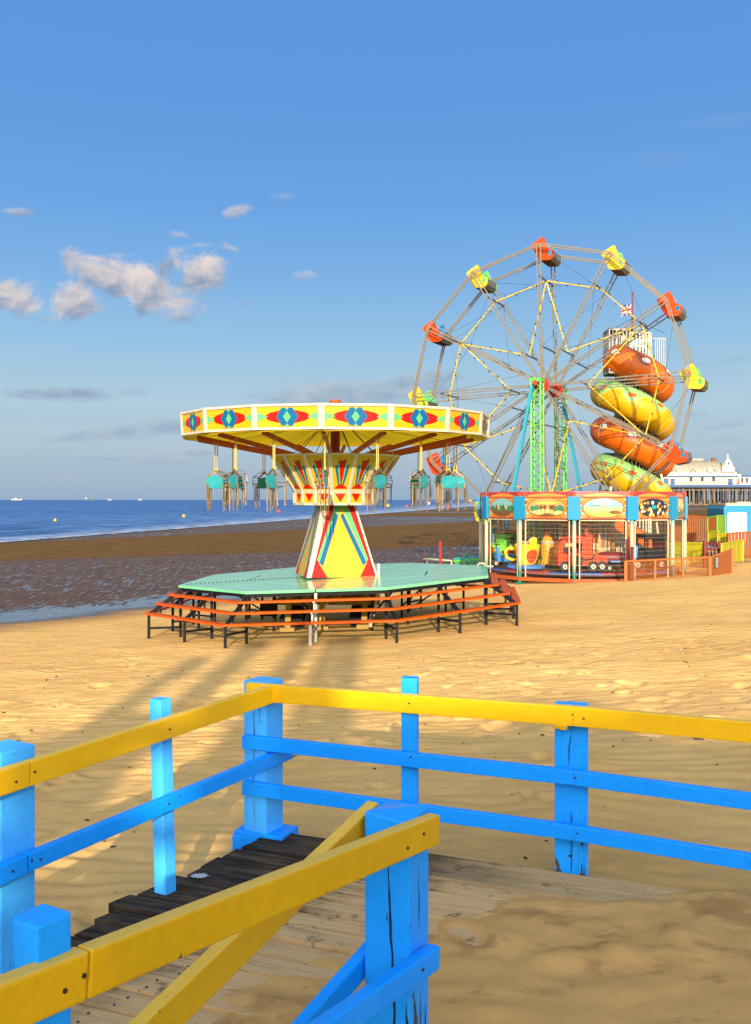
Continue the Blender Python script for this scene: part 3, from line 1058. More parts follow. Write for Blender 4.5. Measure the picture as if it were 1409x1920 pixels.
    wear(P, 0.072, 3.165, 0.162, -radians(26), 1, [(.42, -1.20), (.47, -1.33), (.46, -1.42)], .007)
    wear(P, 0.072, 3.165, 0.162, -radians(26), 1, [(.20, -1.60), (.30, -1.70), (.22, -1.85), (.28, -2.1)], .034, 2)
    wear(P, 0.072, 3.165, 0.162, -radians(26), 1, [(.55, -1.62), (.52, -1.78), (.60, -1.9), (.55, -2.1)], .018, 2)
    wear(P, 0.072, 3.165, 0.162, -radians(26), 1, [(.80, -1.68), (.78, -1.80), (.82, -2.05)], .010)
    P.build('post', [M['blue_post'], M['crack'], M['bare']], Nn, world=True, bevel=0.007)
    P = MB(); post(P, -0.672, 1.905, -2.3, -0.832, 0.084, -radians(30))
    P.build('post', M['blue_post'], Nn, world=True, bevel=0.006)
    a0 = Vector((0.195, 3.16, -1.045)); a1 = Vector((-0.597, 1.93, -0.912)); a2 = Vector((-0.99, 1.325, -0.85))
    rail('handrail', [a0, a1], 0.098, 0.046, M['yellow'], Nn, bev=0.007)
    d = (a1 - a0).normalized()
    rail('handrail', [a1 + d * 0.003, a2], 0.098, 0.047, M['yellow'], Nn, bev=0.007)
    b0 = Vector((0.195, 3.14, -1.470)); b1 = Vector((-0.61, 1.90, -1.38)); b2 = Vector((-0.99, 1.32, -1.33))
    rail('lower_rail', [b0, b1, b2], 0.076, 0.046, M['blue'], Nn, bev=0.008)
    # --- the rail that slopes down from the other side of that post
    S = thing('railing', 'yellow handrail sloping down beneath the near railing, behind the cracked post', 'railing', (-0.2, 2.8, -1.95), group='blue and yellow railings')
    e0 = Vector((-0.002, 3.262, -1.03)); e2 = Vector((-0.95, 1.83, -1.47))
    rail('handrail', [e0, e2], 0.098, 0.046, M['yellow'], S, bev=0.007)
    h0 = Vector((0.0, 3.24, -1.49)); h2 = Vector((-0.87, 1.93, -1.87))
    rail('lower_rail', [h0, h2], 0.076, 0.044, M['blue'], S, bev=0.007)


def add_bolts():
    m = paint_mat('rusted_bolt', (0.05, 0.028, 0.02), 0.6, 0.3, metal=0.4, k=1)
    spots = {0: [(-1.355, 3.755, -1.075), (-1.40, 3.675, -1.09), (-0.985, 4.475, -1.08), (-1.36, 3.74, -1.42), (-1.34, 3.78, -1.43), (-1.41, 3.66, -1.43), (-0.99, 4.47, -1.43)],
             1: [(0.98, 4.72, -1.07), (1.03, 4.70, -1.085), (0.18, 5.0, -1.07), (0.99, 4.705, -1.38), (1.0, 4.70, -1.655), (0.19, 5.0, -1.35), (0.19, 5.0, -1.62)],
             2: [(0.155, 3.055, -1.075), (0.10, 2.97, -1.09), (-0.585, 1.905, -0.955), (-0.61, 1.865, -0.965), (0.15, 3.03, -1.50)]}
    for i, nm in ((0, 'railing'), (1, 'railing.001'), (2, 'railing.002')):
        par = bpy.data.objects[nm]
        n = Vector((-.30, -.954, 0)) if i == 1 else (Vector((.885, -.465, 0)) if i == 0 else Vector((.84, -.543, 0)))
        for p in spots[i]:
            # slide the bolt along the face normal until it sits on the rail's face
            p = Vector(p)
            best = None
            for ch in par.children:
                if 'rail' not in ch.name:
                    continue
                off = Vector(par.location)
                hit = ch.ray_cast(p - off + n * 0.25, -n)
                if hit[0] and (best is None or (hit[1] - (p - off)).dot(n) > (best - (p - off)).dot(n)):
                    best = hit[1]
            if best is None:
                continue
            c = best + off
            mb = MB()
            mb.tube([c - n * .002, c + n * .004], [.0062, .0045], 9)
            mb.build('bolt', m, par, world=True)


build_railings()
bpy.context.view_layer.update()
add_bolts()


# ------------------------------------------------------------------ grit, weed, stones on the sand
def build_grit():
    rs = random.Random(9)
    mb = MB()
    for i in range(470):
        if i < 420:
            x, y = rs.uniform(-5, 5), rs.uniform(4.6, 14)
        else:
            y = rs.uniform(13, 27)
            x = rs.uniform(-0.42 * y, 0.42 * y)
        a, b = deck_mask(x, y)
        if min(a, b) > -0.1:
            continue
        z = gz(x, y) + float(detail(np.array([x]), np.array([y]))[0])
        if y < 7.5:
            z = min(z, -1.965 + 0.7 * float(detail(np.array([x]), np.array([y]))[0]))
        s = rs.uniform(0.004, 0.0125) * (1.0 if y < 13 else 1.25)
        k = rs.random()
        m = 0 if k < 0.6 else (1 if k < 0.86 else 2)
        pts = []
        n = 6
        an = rs.uniform(0, pi)
        el = rs.uniform(0.5, 2.6) if m == 0 else rs.uniform(0.7, 1.3)
        for t, hz, rr in ((0, 0.0, 1.0), (1, 0.35, 0.8), (2, 0.6, 0.35)):
            for j in range(n):
                q = 2 * pi * j / n
                px_, py_ = cos(q) * s * rr * el * rs.uniform(0.8, 1.2), sin(q) * s * rr * rs.uniform(0.8, 1.2)
                pts.append((x + px_ * cos(an) - py_ * sin(an), y + px_ * sin(an) + py_ * cos(an), z + 0.004 + hz * s))
        fs = []
        for r in range(2):
            for j in range(n):
                j2 = (j + 1) % n
                fs.append((r * n + j, r * n + j2, (r + 1) * n + j2, (r + 1) * n + j))
        fs.append(tuple(2 * n + j for j in range(n)))
        mb.add(pts, fs, m)
    o = mb.build('beach_grit', [paint_mat('dry_weed', (0.035, 0.025, 0.018), 0.8, 0.3), paint_mat('shell', (0.75, 0.70, 0.6), 0.5, 0.1), paint_mat('brown_pebble', (0.28, 0.16, 0.08), 0.7, 0.3)])
    tag(o, kind='stuff')

    def stone(name, x, y, sx, sy, sz, label, mat):
        z = min(gz(x, y), -1.965 if y < 7 else 9) + 0.0
        bm = bmesh.new()
        bmesh.ops.create_icosphere(bm, subdivisions=3, radius=1)
        r2 = np.random.RandomState(int(abs(x) * 1000))
        for v in bm.verts:
            q = float(fbm(np.array([v.co.x * 1.4 + 7 + x]), np.array([v.co.y * 1.4 + v.co.z]), 3)[0])
            v.co *= 0.75 + 0.6 * q
            v.co = Vector((v.co.x * sx, v.co.y * sy, v.co.z * sz))
        me = bpy.data.meshes.new(name)
        bm.to_mesh(me)
        bm.free()
        me.materials.append(mat)
        o = bpy.data.objects.new(name, me)
        o.location = (x, y, z + sz * 0.4)
        COL.objects.link(o)
        tag(o, label, name.replace('_', ' '))
    rock = paint_mat('dark_stone', (0.16, 0.12, 0.08), 0.8, 0.4, scale=20)
    stone('stone', 2.62, 7.70, 0.055, 0.04, 0.03, 'small brown stone lying on the sand beyond the right handrail', rock)
    bl = paint_mat('blue_grey_lump', (0.10, 0.13, 0.17), 0.7, 0.4, scale=30)
    stone('timber_chock', 1.122, 4.72, 0.045, 0.03, 0.035, 'grey blue chock at the foot of the thick far post', bl)


build_grit()
# ------------------------------------------------------------------ the swing ride
RX, RY = -0.86, 20.3
PH0 = radians(-2.0)             # turn of the sixteen-sided rim (a corner almost faces the camera)


def rp(r, th, z, tilt=0.011):
    """point on the ride: radius, angle from the camera side (clockwise to the right), height"""
    x, y = r * sin(th), -r * cos(th)
    return Vector((RX + x, RY + y, z + tilt * y))


def build_swing_ride():
    g = gz(RX, RY)
    T = thing('swing_ride', 'yellow swing carousel with diamond patterned canopy standing on a mint green deck', 'swing ride', (RX, RY, g))
    mats = [M['r_yellow'], M['r_white'], M['r_red'], M['r_blue'], M['r_green']]
    Y, Wh, R, B, G = 0, 1, 2, 3, 4
    # canopy rim, sixteen painted panels
    zt, zb, rr, th0 = 1.775, 1.305, 3.24, PH0
    for k in range(16):
        a0, a1 = th0 + 2 * pi * k / 16, th0 + 2 * pi * (k + 1) / 16
        q = [rp(rr, a0, zb), rp(rr, a1, zb), rp(rr + 0.03, a1, zt), rp(rr + 0.03, a0, zt)]
        mb = MB()
        inn = [p + (Vector((RX, RY, p.z)) - p).normalized() * 0.03 for p in q]
        mb.add(q + inn, [(0, 1, 2, 3), (7, 6, 5, 4), (0, 4, 5, 1), (2, 6, 7, 3), (1, 5, 6, 2), (0, 3, 7, 4)], Y)
        fu, fv = 0.05, 0.12
        P = lambda uv, m, l: mb.paint(q, [(fu + u * (1 - 2 * fu), fv + v * (1 - 2 * fv)) for u, v in uv], m, l)
        P([(0.10, .5), (0.20, .70), (0.40, .84), (0.40, .16), (0.20, .30)], R, 0.003)
        P([(0.60, .16), (0.60, .84), (0.80, .70), (0.90, .5), (0.80, .30)], R, 0.003)
        P([(0, .28), (0.17, .5), (0, .74)], G, 0.005)
        P([(1, .28), (1, .74), (0.83, .5)], G, 0.005)
        P([(0.31, .5), (0.40, .04), (0.58, .04), (0.68, .5), (0.58, .96), (0.40, .96)], B, 0.005)
        P([(0.425, .5), (0.49, .20), (0.555, .5), (0.49, .79)], G, 0.007)
        P([(0.455, .96), (0.49, .82), (0.525, .96)], G, 0.007)
        P([(0.455, .04), (0.525, .04), (0.49, .17)], G, 0.007)
        # cream frame strips, proud of the panel
        n = (q[1] - q[0]).cross(q[3] - q[0]).normalized()
        for (a, b, w) in ((0, 1, .045), (3, 2, .045)):
            s = 1 if a == 0 else -1
            off = n * 0.010 + Vector((0, 0, 0.024 * s))
            mb.bar(q[a] + off, q[b] + off, 0.045, 0.026, Wh, up=n)
        e = (q[1] - q[0]).normalized()
        for (a, b, s) in ((0, 3, 1), (1, 2, -1)):
            off = n * 0.012 + e * 0.026 * s
            mb.bar(q[a] + off, q[b] + off, 0.052, 0.028, Wh, up=n)
        o = mb.build('rim_panel', mats, T, world=True)
    # canopy cloth
    mb = MB()
    nn = 48
    prof_r = [3.19, 2.4, 1.5, 0.25]
    prof_z = [1.27, 1.40, 1.56, 1.80]
    rows = []
    for r, z in zip(prof_r, prof_z):
        rows.append([rp(r, 2 * pi * k / nn, z + (0.015 if k % 3 else 0.0)) for k in range(nn)])
    for a, b in zip(rows[:-1], rows[1:]):
        for k in range(nn):
            k2 = (k + 1) % nn
            mb.poly([a[k], a[k2], b[k2], b[k]])
    # hanging hem inside the rim
    for k in range(nn):
        k2 = (k + 1) % nn
        p, q_ = rows[0][k], rows[0][k2]
        mb.poly([p, q_, q_ + Vector((0, 0, .1)), p + Vector((0, 0, .1))])
    mb.build('canopy_cloth', M['canvas_thin'], T, world=True)
    # sweeps
    for k in range(16):
        th = th0 + 2 * pi * k / 16
        mb = MB()
        mb.bar(rp(1.15, th, 0.94), rp(2.95, th, 1.28), 0.06, 0.085)
        mb.build('sweep', M['rust'], T, world=True)
    # mast and cap
    mb = MB()
    mb.lathe([(0.0, 0.0), (0.10, 0.0), (0.10, 1.15), (0.0, 1.15)], rp(0, 0, 0.80), 16)
    o = mb.build('mast', M['maroon'], T, world=True, smooth=True)
    mb = MB()
    mb.lathe([(0, 0), (0.15, 0), (0.15, 0.03), (0.05, 0.04), (0.04, 0.09), (0.115, 0.11), (0.12, 0.165), (0.10, 0.175), (0, 0.18)], rp(0, 0, 1.96), 18)
    mb.build('mast_cap', M['rust'], o, smooth=True, world=True)
    mb = MB()
    for k in range(8):
        th = radians(22) + 2 * pi * k / 8
        mb.tube([rp(0.16, th, 1.70), rp(0.95, th, 0.95)], 0.008, 5)
        mb.tube([rp(0.2, th, 1.62), rp(2.7, th, 1.30)], 0.004, 4)
    mb.build('stay_rod', M['black'], T, world=True)
    # bucket with flared upper panels and an upright band below
    for k in range(16):
        a0, a1 = th0 + 2 * pi * k / 16, th0 + 2 * pi * (k + 1) / 16
        tl = 0.006
        q = [rp(0.885, a0, 0.19, tl), rp(0.885, a1, 0.19, tl), rp(1.385, a1, 0.945, tl), rp(1.385, a0, 0.945, tl)]
        q2 = [rp(0.885, a0, -0.105, tl), rp(0.885, a1, -0.105, tl), q[1], q[0]]
        mb = MB()
        for qq in (q, q2):
            ctr = Vector((RX, RY, 0))
            inn = [p + (Vector((RX, RY, p.z)) - p).normalized() * 0.03 for p in qq]
            mb.add(qq + inn, [(0, 1, 2, 3), (7, 6, 5, 4), (0, 4, 5, 1), (2, 6, 7, 3), (1, 5, 6, 2), (0, 3, 7, 4)], Y)
        mb.paint(q, [(.5, .08), (.34, .86), (.40, .80), (.5, .86) if False else (.5, .80), (.60, .80) if False else (.66, .86)], R, 0.005)
        for s in (1, -1):
            f = lambda u: .5 + s * u
            mb.paint(q, [(f(.02), .10), (f(.145), .80), (f(.20), .84), (f(.21), .70), (f(.07), .10)], G, 0.003)
            mb.paint(q, [(f(.07), .10), (f(.20), .66), (f(.285), .70), (f(.30), .60), (f(.14), .10)], B, 0.004)
        mb.paint(q, [(.12, .06), (.88, .06), (.66, .15), (.5, .205), (.34, .15)], R, 0.007)
        mb.paint(q2, [(.18, .80), (.5, .20), (.82, .80)], R, 0.004)
        for qq, tt in ((q, 0.035), (q2, 0.035)):
            n = (qq[1] - qq[0]).cross(qq[3] - qq[0]).normalized()
            e = (qq[1] - qq[0]).normalized()
            for (a, b, s) in ((0, 3, 1), (1, 2, -1)):
                off = n * 0.010 + e * 0.017 * s
                mb.bar(qq[a] + off, qq[b] + off, tt, 0.022, Wh, up=n)
        n = (q[1] - q[0]).cross(q[3] - q[0]).normalized()
        up = (q[3] - q[0]).normalized()
        mb.bar(q[3] + n * .008 - up * .02, q[2] + n * .008 - up * .02, 0.04, 0.02, Wh, up=n)
        mb.bar(q[0] + n * .010 - Vector((0, 0, .01)), q[1] + n * .010 - Vector((0, 0, .01)), 0.065, 0.03, Wh, up=n)
        n2 = (q2[1] - q2[0]).cross(q2[3] - q2[0]).normalized()
        mb.bar(q2[0] + n2 * .009 + Vector((0, 0, .02)), q2[1] + n2 * .009 + Vector((0, 0, .02)), 0.045, 0.024, Wh, up=n2)
        mb.build('bucket_panel', mats, T, world=True)
    mb = MB()
    mb.poly([rp(0.87, 2 * pi * k / 16, -0.09) for k in range(16)])
    mb.poly([rp(1.28, 2 * pi * k / 16, 0.90) for k in range(16)])
    for k in range(16):
        th = th0 + 2 * pi * k / 16
        mb.box(rp(1.355, th, 0.975, 0.006), (0.06, 0.06, 0.06))
    mb.build('bucket_floor', M['r_yellow'], T, world=True)
    # four sided tower
    rot = radians(14)
    def tp(i, s, z):
        c = [(-1, -1), (1, -1), (1, 1), (-1, 1)][i % 4]
        x, y = c[0] * s / 2, c[1] * s / 2
        return Vector((RX - 0.0 + x * cos(rot) - y * sin(rot), RY + x * sin(rot) + y * cos(rot), z))
    for i in range(4):
        q = [tp(i, 1.50, -1.60), tp(i + 1, 1.50, -1.60), tp(i + 1, 0.72, -0.10), tp(i, 0.72, -0.10)]
        mb = MB()
        inn = [p + (Vector((RX, RY, p.z)) - p).normalized() * 0.04 for p in q]
        mb.add(q + inn, [(0, 1, 2, 3), (7, 6, 5, 4), (0, 4, 5, 1), (2, 6, 7, 3)], Y)
        for s in (0, 1):
            f = (lambda u: u) if s == 0 else (lambda u: 1 - u)
            pp = lambda uv, m, l: mb.paint(q, [(f(u), v) for u, v in uv] if s == 0 else [(f(u), v) for u, v in uv][::-1], m, l)
            if s == 0:
                pp([(0, 0), (.065, 0), (.20, 1), (0, 1)], Wh, 0.004)
            else:
                pp([(0, 0), (.028, 0), (.06, 1), (0, 1)], Wh, 0.004)
            o = .065 if s == 0 else .028
            o1 = .20 if s == 0 else .06
            pp([(o, 0), (o + .05, .02), (o + .10, .27), (o1 + .21, 1), (o1, 1)], R, 0.003)
            pp([(o + .045, .24), (o + .085, .20), (o1 + .38, 1), (o1 + .19, 1)], G, 0.0035)
            pp([(o + .085, .20), (o + .145, .15), (.475, .84), (.40, .885)], B, 0.0038)
            pp([(o, 0), (o + .225, 0), (o + .02, .255)], R, 0.006)
        mb.build('tower_panel', mats, T, world=True)
    mb = MB()
    mb.box(tp(1, 1.52, -1.46), (0.05, 0.05, 0.26), rot=rot)
    mb.build('corner_stop', M['r_white'], T, world=True)
    # trailer chassis under the deck
    mb = MB()
    zc = -2.12
    mb.bar((RX - 1.25, RY - .55, zc), (RX + .95, RY - .55, zc), 0.10, 0.13)
    mb.bar((RX - 1.25, RY + .55, zc), (RX + .95, RY + .55, zc), 0.10, 0.13)
    for xx in (-1.1, -.55, .1, .75):
        mb.bar((RX + xx, RY - .62, zc + .1), (RX + xx, RY + .62, zc + .1), 0.10, 0.10)
    mb.build('chassis', M['ywood'], T, world=True)
    for (xx, yy, hh) in ((-.95, -.75, .6), (-.25, -.78, .68), (.62, -.78, .62), (-.6, .7, .6), (.5, .7, .6)):
        mb = MB()
        gg = gz(RX + xx, RY + yy)
        mb.bar((RX + xx, RY + yy, gg - .02), (RX + xx + .04, RY + yy, -1.68), 0.12, 0.10, up=(0, 1, 0))
        mb.box((RX + xx, RY + yy, gg + .03), (0.3, 0.26, 0.1))
        mb.build('jack', M['ywood'], T, world=True, bevel=0.01)
    for xx in (-.9, .55):
        for yy in (-.62, .5):
            mb = MB()
            mb.tube([(RX + xx, RY + yy, gz(RX + xx, RY) + .22), (RX + xx, RY + yy + .14, gz(RX + xx, RY) + .22)], 0.24, 16)
            mb.build('wheel', M['black'], T, world=True)
    mb = MB()
    mb.box((RX - 1.35, RY - .62, -2.25), (.34, .3, .3))
    mb.build('winch_box', M['black'], T, world=True, bevel=.01)
    mb = MB()
    mb.bar((RX + .75, RY - 1.35, gz(RX, RY - 1.3) + .1), (RX + .92, RY - 1.25, -1.72), .07, .05)
    mb.build('prop', M['cream_steel'], T, world=True)
    return T


def build_swing_platform():
    g = gz(RX, RY)
    T = thing('ride_platform', 'octagonal mint green deck with three orange steps on black legs under the swings', 'platform', (RX, RY, g))
    A0 = radians(-28.5)

    def pp(r, k, z, mid=0.0):
        a, b = A0 + radians(45) * k, A0 + radians(45) * (k + 1)
        pa = Vector((r * sin(a), -r * cos(a), 0))
        pb = Vector((r * sin(b), -r * cos(b), 0))
        p = pa * (1 - mid) + pb * mid
        return Vector((RX + .10 + p.x, RY + p.y, z + 0.040 * p.x + 0.000 * p.y))
    zd = -1.61
    # deck sectors
    for k in range(8):
        mb = MB()
        for (m0, m1) in ((0.0, 0.497), (0.503, 1.0)):
            for top in ([pp(3.40, k, zd, m0), pp(3.40, k, zd, m1), pp(2.02, k, zd, m1), pp(2.02, k, zd, m0)], [pp(2.0, k, zd, m0), pp(2.0, k, zd, m1), Vector((RX, RY, zd))]):
                ctr = sum(top, Vector()) / len(top)
                top = [p + (ctr - p).normalized() * 0.009 for p in top]
                mb.prism([p - Vector((0, 0, 0.05)) for p in top], (0, 0, 0.05))
        mb.build('deck_panel', M['r_deck'], T, world=True)
    # drain slots along one joint on the left
    mb = MB()
    a, b = pp(3.30, 6, zd, 0.97), Vector((RX, RY, zd))
    d = (b - a)
    e = Vector((-d.y, d.x, 0)).normalized()
    for i in range(27):
        c = a + d * (0.02 + 0.74 * i / 27) + Vector((0, 0, 0.004))
        s = Vector((d.x, d.y, 0)).normalized()
        mb.poly([c - s * .014 - e * .09, c + s * .014 - e * .09, c + s * .014 + e * .09, c - s * .014 + e * .09])
    mb.build('drain_slot', M['black'], T, world=True)
    mb = MB()
    for k in range(8):
        mb.bar(pp(3.30, k, zd - .085), pp(3.30, k + 1, zd - .085), .06, .07)
        mb.bar(pp(3.30, k, zd - .085), pp(0.7, k, zd - .085), .05, .06)
    mb.build('deck_frame', M['black'], T, world=True)
    # three steps all round
    for (r, z) in ((3.62, -1.775), (3.85, -1.945), (4.07, -2.125)):
        for k in range(8):
            mb = MB()
            for (m0, m1) in ((0.0, 0.498), (0.502, 1.0)):
                o = [pp(r, k, z, m0), pp(r, k, z, m1), pp(r - .16, k, z, m1), pp(r - .16, k, z, m0)]
                mb.prism([p - Vector((0, 0, .038)) for p in o], (0, 0, .038))
            mb.build('step', M['step'], T, world=True)
    # legs, stringers, braces at each corner and mid side
    for k in range(8):
        for mid in (0.0, 0.5):
            white = (k == 0 and mid == 0.5)
            mat = M['legwhite'] if white else M['black']
            mb = MB()

            def leg(r, ztop, sx=.05):
                p = pp(r, k, ztop, mid)
                z0 = gz(p.x, p.y) - .05
                mb.bar((p.x, p.y, z0), p, sx, sx, up=(0, 1, 0))
            leg(3.98, -2.17)
            leg(3.35, -1.68)
            p, q = pp(4.0, k, -2.19, mid), pp(3.32, k, -1.70, mid)
            if not white:
                mb.bar(p, q, .04, .07)
            zlow = gz(p.x, p.y) + .22
            a, b = pp(3.98, k, 0, mid), pp(3.35, k, 0, mid)
            mb.bar((a.x, a.y, zlow), (b.x, b.y, zlow), .03, .04)
            for (r, z) in ((3.52, -1.82), (3.75, -1.99)):
                c = pp(r, k, z, mid)
                mb.bar(c, c - Vector((0, 0, .16)), .035, .035, up=(0, 1, 0))
                t = pp(r + .1, k, z, mid)
                mb.bar(pp(r - .14, k, z, mid), t, .03, .03)
            mb.build('leg', mat, T, world=True)
    for k in range(8):
        for mid in (0.25,):
            mb = MB()
            p = pp(1.6, k, zd - .06, mid)
            mb.bar((p.x, p.y, gz(p.x, p.y) - .03), p, .05, .05, up=(0, 1, 0))
            q = pp(2.7, k, zd - .08, mid)
            mb.bar((p.x, p.y, gz(p.x, p.y) + .3), q, .03, .03)
            mb.build('inner_prop', M['black'], T, world=True)


def thin_canvas():
    m, nt, b, out = base_mat('thin_yellow_canvas')
    b.inputs['Base Color'].default_value = (0.50, 0.33, 0.004, 1)
    b.inputs['Roughness'].default_value = 0.8
    t = N(nt, 'ShaderNodeBsdfTranslucent')
    t.inputs['Color'].default_value = (0.62, 0.42, 0.008, 1)
    mx = N(nt, 'ShaderNodeMixShader')
    mx.inputs[0].default_value = 0.55
    nt.links.new(b.outputs[0], mx.inputs[1])
    nt.links.new(t.outputs[0], mx.inputs[2])
    nt.links.new(mx.outputs[0], out.inputs[0])
    return m


M['canvas_thin'] = thin_canvas()
M['legwhite'] = paint_mat('flaking_white_leg', (0.62, 0.58, 0.48), 0.6, 0.2, chips=0.2, chipcol=(0.05, 0.045, 0.04), scale=9)
build_swing_ride()
build_swing_platform()


# ---- swing chairs, hanging slack from the sweeps
def build_chair():
    """origin at the hanging point; the seat back faces local -Y"""
    T = thing('swing_chair', 'x', 'swing chair', (0, 0, 0), group='swing chairs hanging slack from the ride')
    L = 0.62
    mb = MB()
    for s in (-1, 1):
        mb.tube([(s * .028, 0, 0), (s * .028, 0, -L)], 0.011, 6)
    mb.box((0, 0, -L), (.09, .035, .05))
    mb.build('hanger_rod', M['ochre'], T)
    mb = MB()
    for s in (-1, 1):
        mb.bar((0, -.03, -L - .005), (s * .17, -.05, -L - .135), .03, .028)
        mb.bar((s * .17, -.05, -L - .135), (s * .185, -.05, -L - .36), .024, .022, up=(0, 1, 0))
        mb.tube([(0, .02, -L), (s * .12, .09, -L - .03), (s * .21, .13, -L - .12), (s * .235, .14, -L - .24), (s * .19, .13, -L - .33)], .008, 6)
        for t in (.10, .2, .28):
            mb.tube([(s * .17, -.05, -L - t), (s * .225, .13, -L - t + .01)], .006, 5)
    mb.tube([(-.235, .14, -L - .24), (0, .20, -L - .27), (.235, .14, -L - .24)], .008, 6)
    mb.tube([(-.21, .13, -L - .12), (0, .19, -L - .14), (.21, .13, -L - .12)], .008, 6)
    mb.build('wire_frame', M['chain'], T)
    pts = []
    for i in range(15):
        a = pi * i / 14
        pts.append(Vector((.19 * cos(a), -.075, -L - .235 + .12 * sin(a) ** 0.75)))
    pts += [Vector((-.185, -.035, -L - .365)), Vector((.185, -.035, -L - .365))]
    mb = MB()
    mb.prism(pts, (0, .018, 0))
    mb.build('seat_back', M['teal'], T)
    mb = MB()
    mb.prism([(-.17, -.03, -L - .375), (.17, -.03, -L - .375), (.15, .14, -L - .345), (-.15, .14, -L - .345)], (0, 0, .018))
    mb.build('seat', M['teal_dark'], T)
    rs = random.Random(3)
    for (x, y) in ((-.19, -.05), (.19, -.05), (-.22, .1), (.22, .1), (-.2, .03)):
        for j in range(2):
            mb = MB()
            ln = rs.uniform(.45, .68)
            w = rs.uniform(.03, .06)
            x0 = x + rs.uniform(-.02, .02)
            pts = []
            for i in range(9):
                t = i / 8
                pts.append((x0 + w * t, y + rs.uniform(-.003, .003), -L - .27 - (ln - .1) * (1 - (2 * t - 1) ** 4) - .02 * t))
            # chain: alternate fat and thin along the loop
            mb.tube(pts, [.007 if i % 2 else .005 for i in range(9)], 5)
            mb.build('chain', M['chain'], T)
    return T


def place_chairs():
    proto = build_chair()
    words = {
        0: 'edge-on swing chair hanging in front of the pale front corner of the bucket',
        1: 'edge-on swing chair hanging over the right slope of the patterned bucket',
        15: 'edge-on swing chair hanging just left of the patterned bucket',
        2: 'turquoise backed swing chair first to hang clear right of the bucket',
        14: 'swing chair with turquoise back turned sideways, first clear of the bucket on its left',
        3: 'broad turquoise swing chair near the right end of the canopy, in front',
        13: 'broad turquoise swing chair near the left end of the canopy, in front',
        4: 'swing chair at the right end of the canopy, half hidden behind another',
        12: 'swing chair at the left end of the canopy, behind the leftmost broad one',
        5: 'swing chair on the far right of the ride, hanging behind the nearer right chairs',
        11: 'swing chair on the far left of the ride, seen between two nearer turquoise chairs',
        6: 'far side swing chair hanging behind the right chairs, nearer the bucket',
        10: 'far side swing chair whose chains hang beside the nearer sideways chair',
        7: 'far side swing chair mostly behind the right of the bucket',
        9: 'far side swing chair mostly behind the left of the bucket, chains showing below',
        8: 'rearmost swing chair hidden behind the mast and bucket',
    }
    for k in range(16):
        o = proto if k == 0 else dup(proto)
        th = PH0 + 2 * pi * k / 16
        p = rp(2.56, th, 1.235)
        o.location = p
        # backs trail: facing along the ring
        sgn = 1 if k <= 8 else 1
        jig = [0.15, -.25, .3, -.05, .1, -.3, .2, -.15, .1, .25, -.2, .1, -.1, .05, -.25, .2][k]
        face = -th + (pi / 2 if sin(th) >= 0 else -pi / 2) * (1 if abs(sin(th)) < 2 else 0)
        # broad side towards the camera at the ends of the canopy, edge-on at front and back
        o.rotation_euler = (0, 0, (pi / 2 - th if th < pi else -(th - 3 * pi / 2)) * 1.0 + jig)
        o['label'] = words[k]


place_chairs()
# ------------------------------------------------------------------ the big wheel
WA = radians(26.6)
AX = Vector((sin(WA), cos(WA), 0))           # axle direction, away from the camera
PX = Vector((cos(WA), -sin(WA), 0))          # in the wheel's plane, to the right
HUB0 = Vector((7.02, 40.0, 4.83))
HW = 2.12                                     # distance between the two rims
WR = 5.95
TH0 = radians(-1.5)


def wp(r, th, ax=0.0):
    """point on the wheel: radius, clockwise angle from the top, distance along the axle from the front rim"""
    return HUB0 + PX * (r * sin(th)) + Vector((0, 0, r * cos(th))) + AX * ax


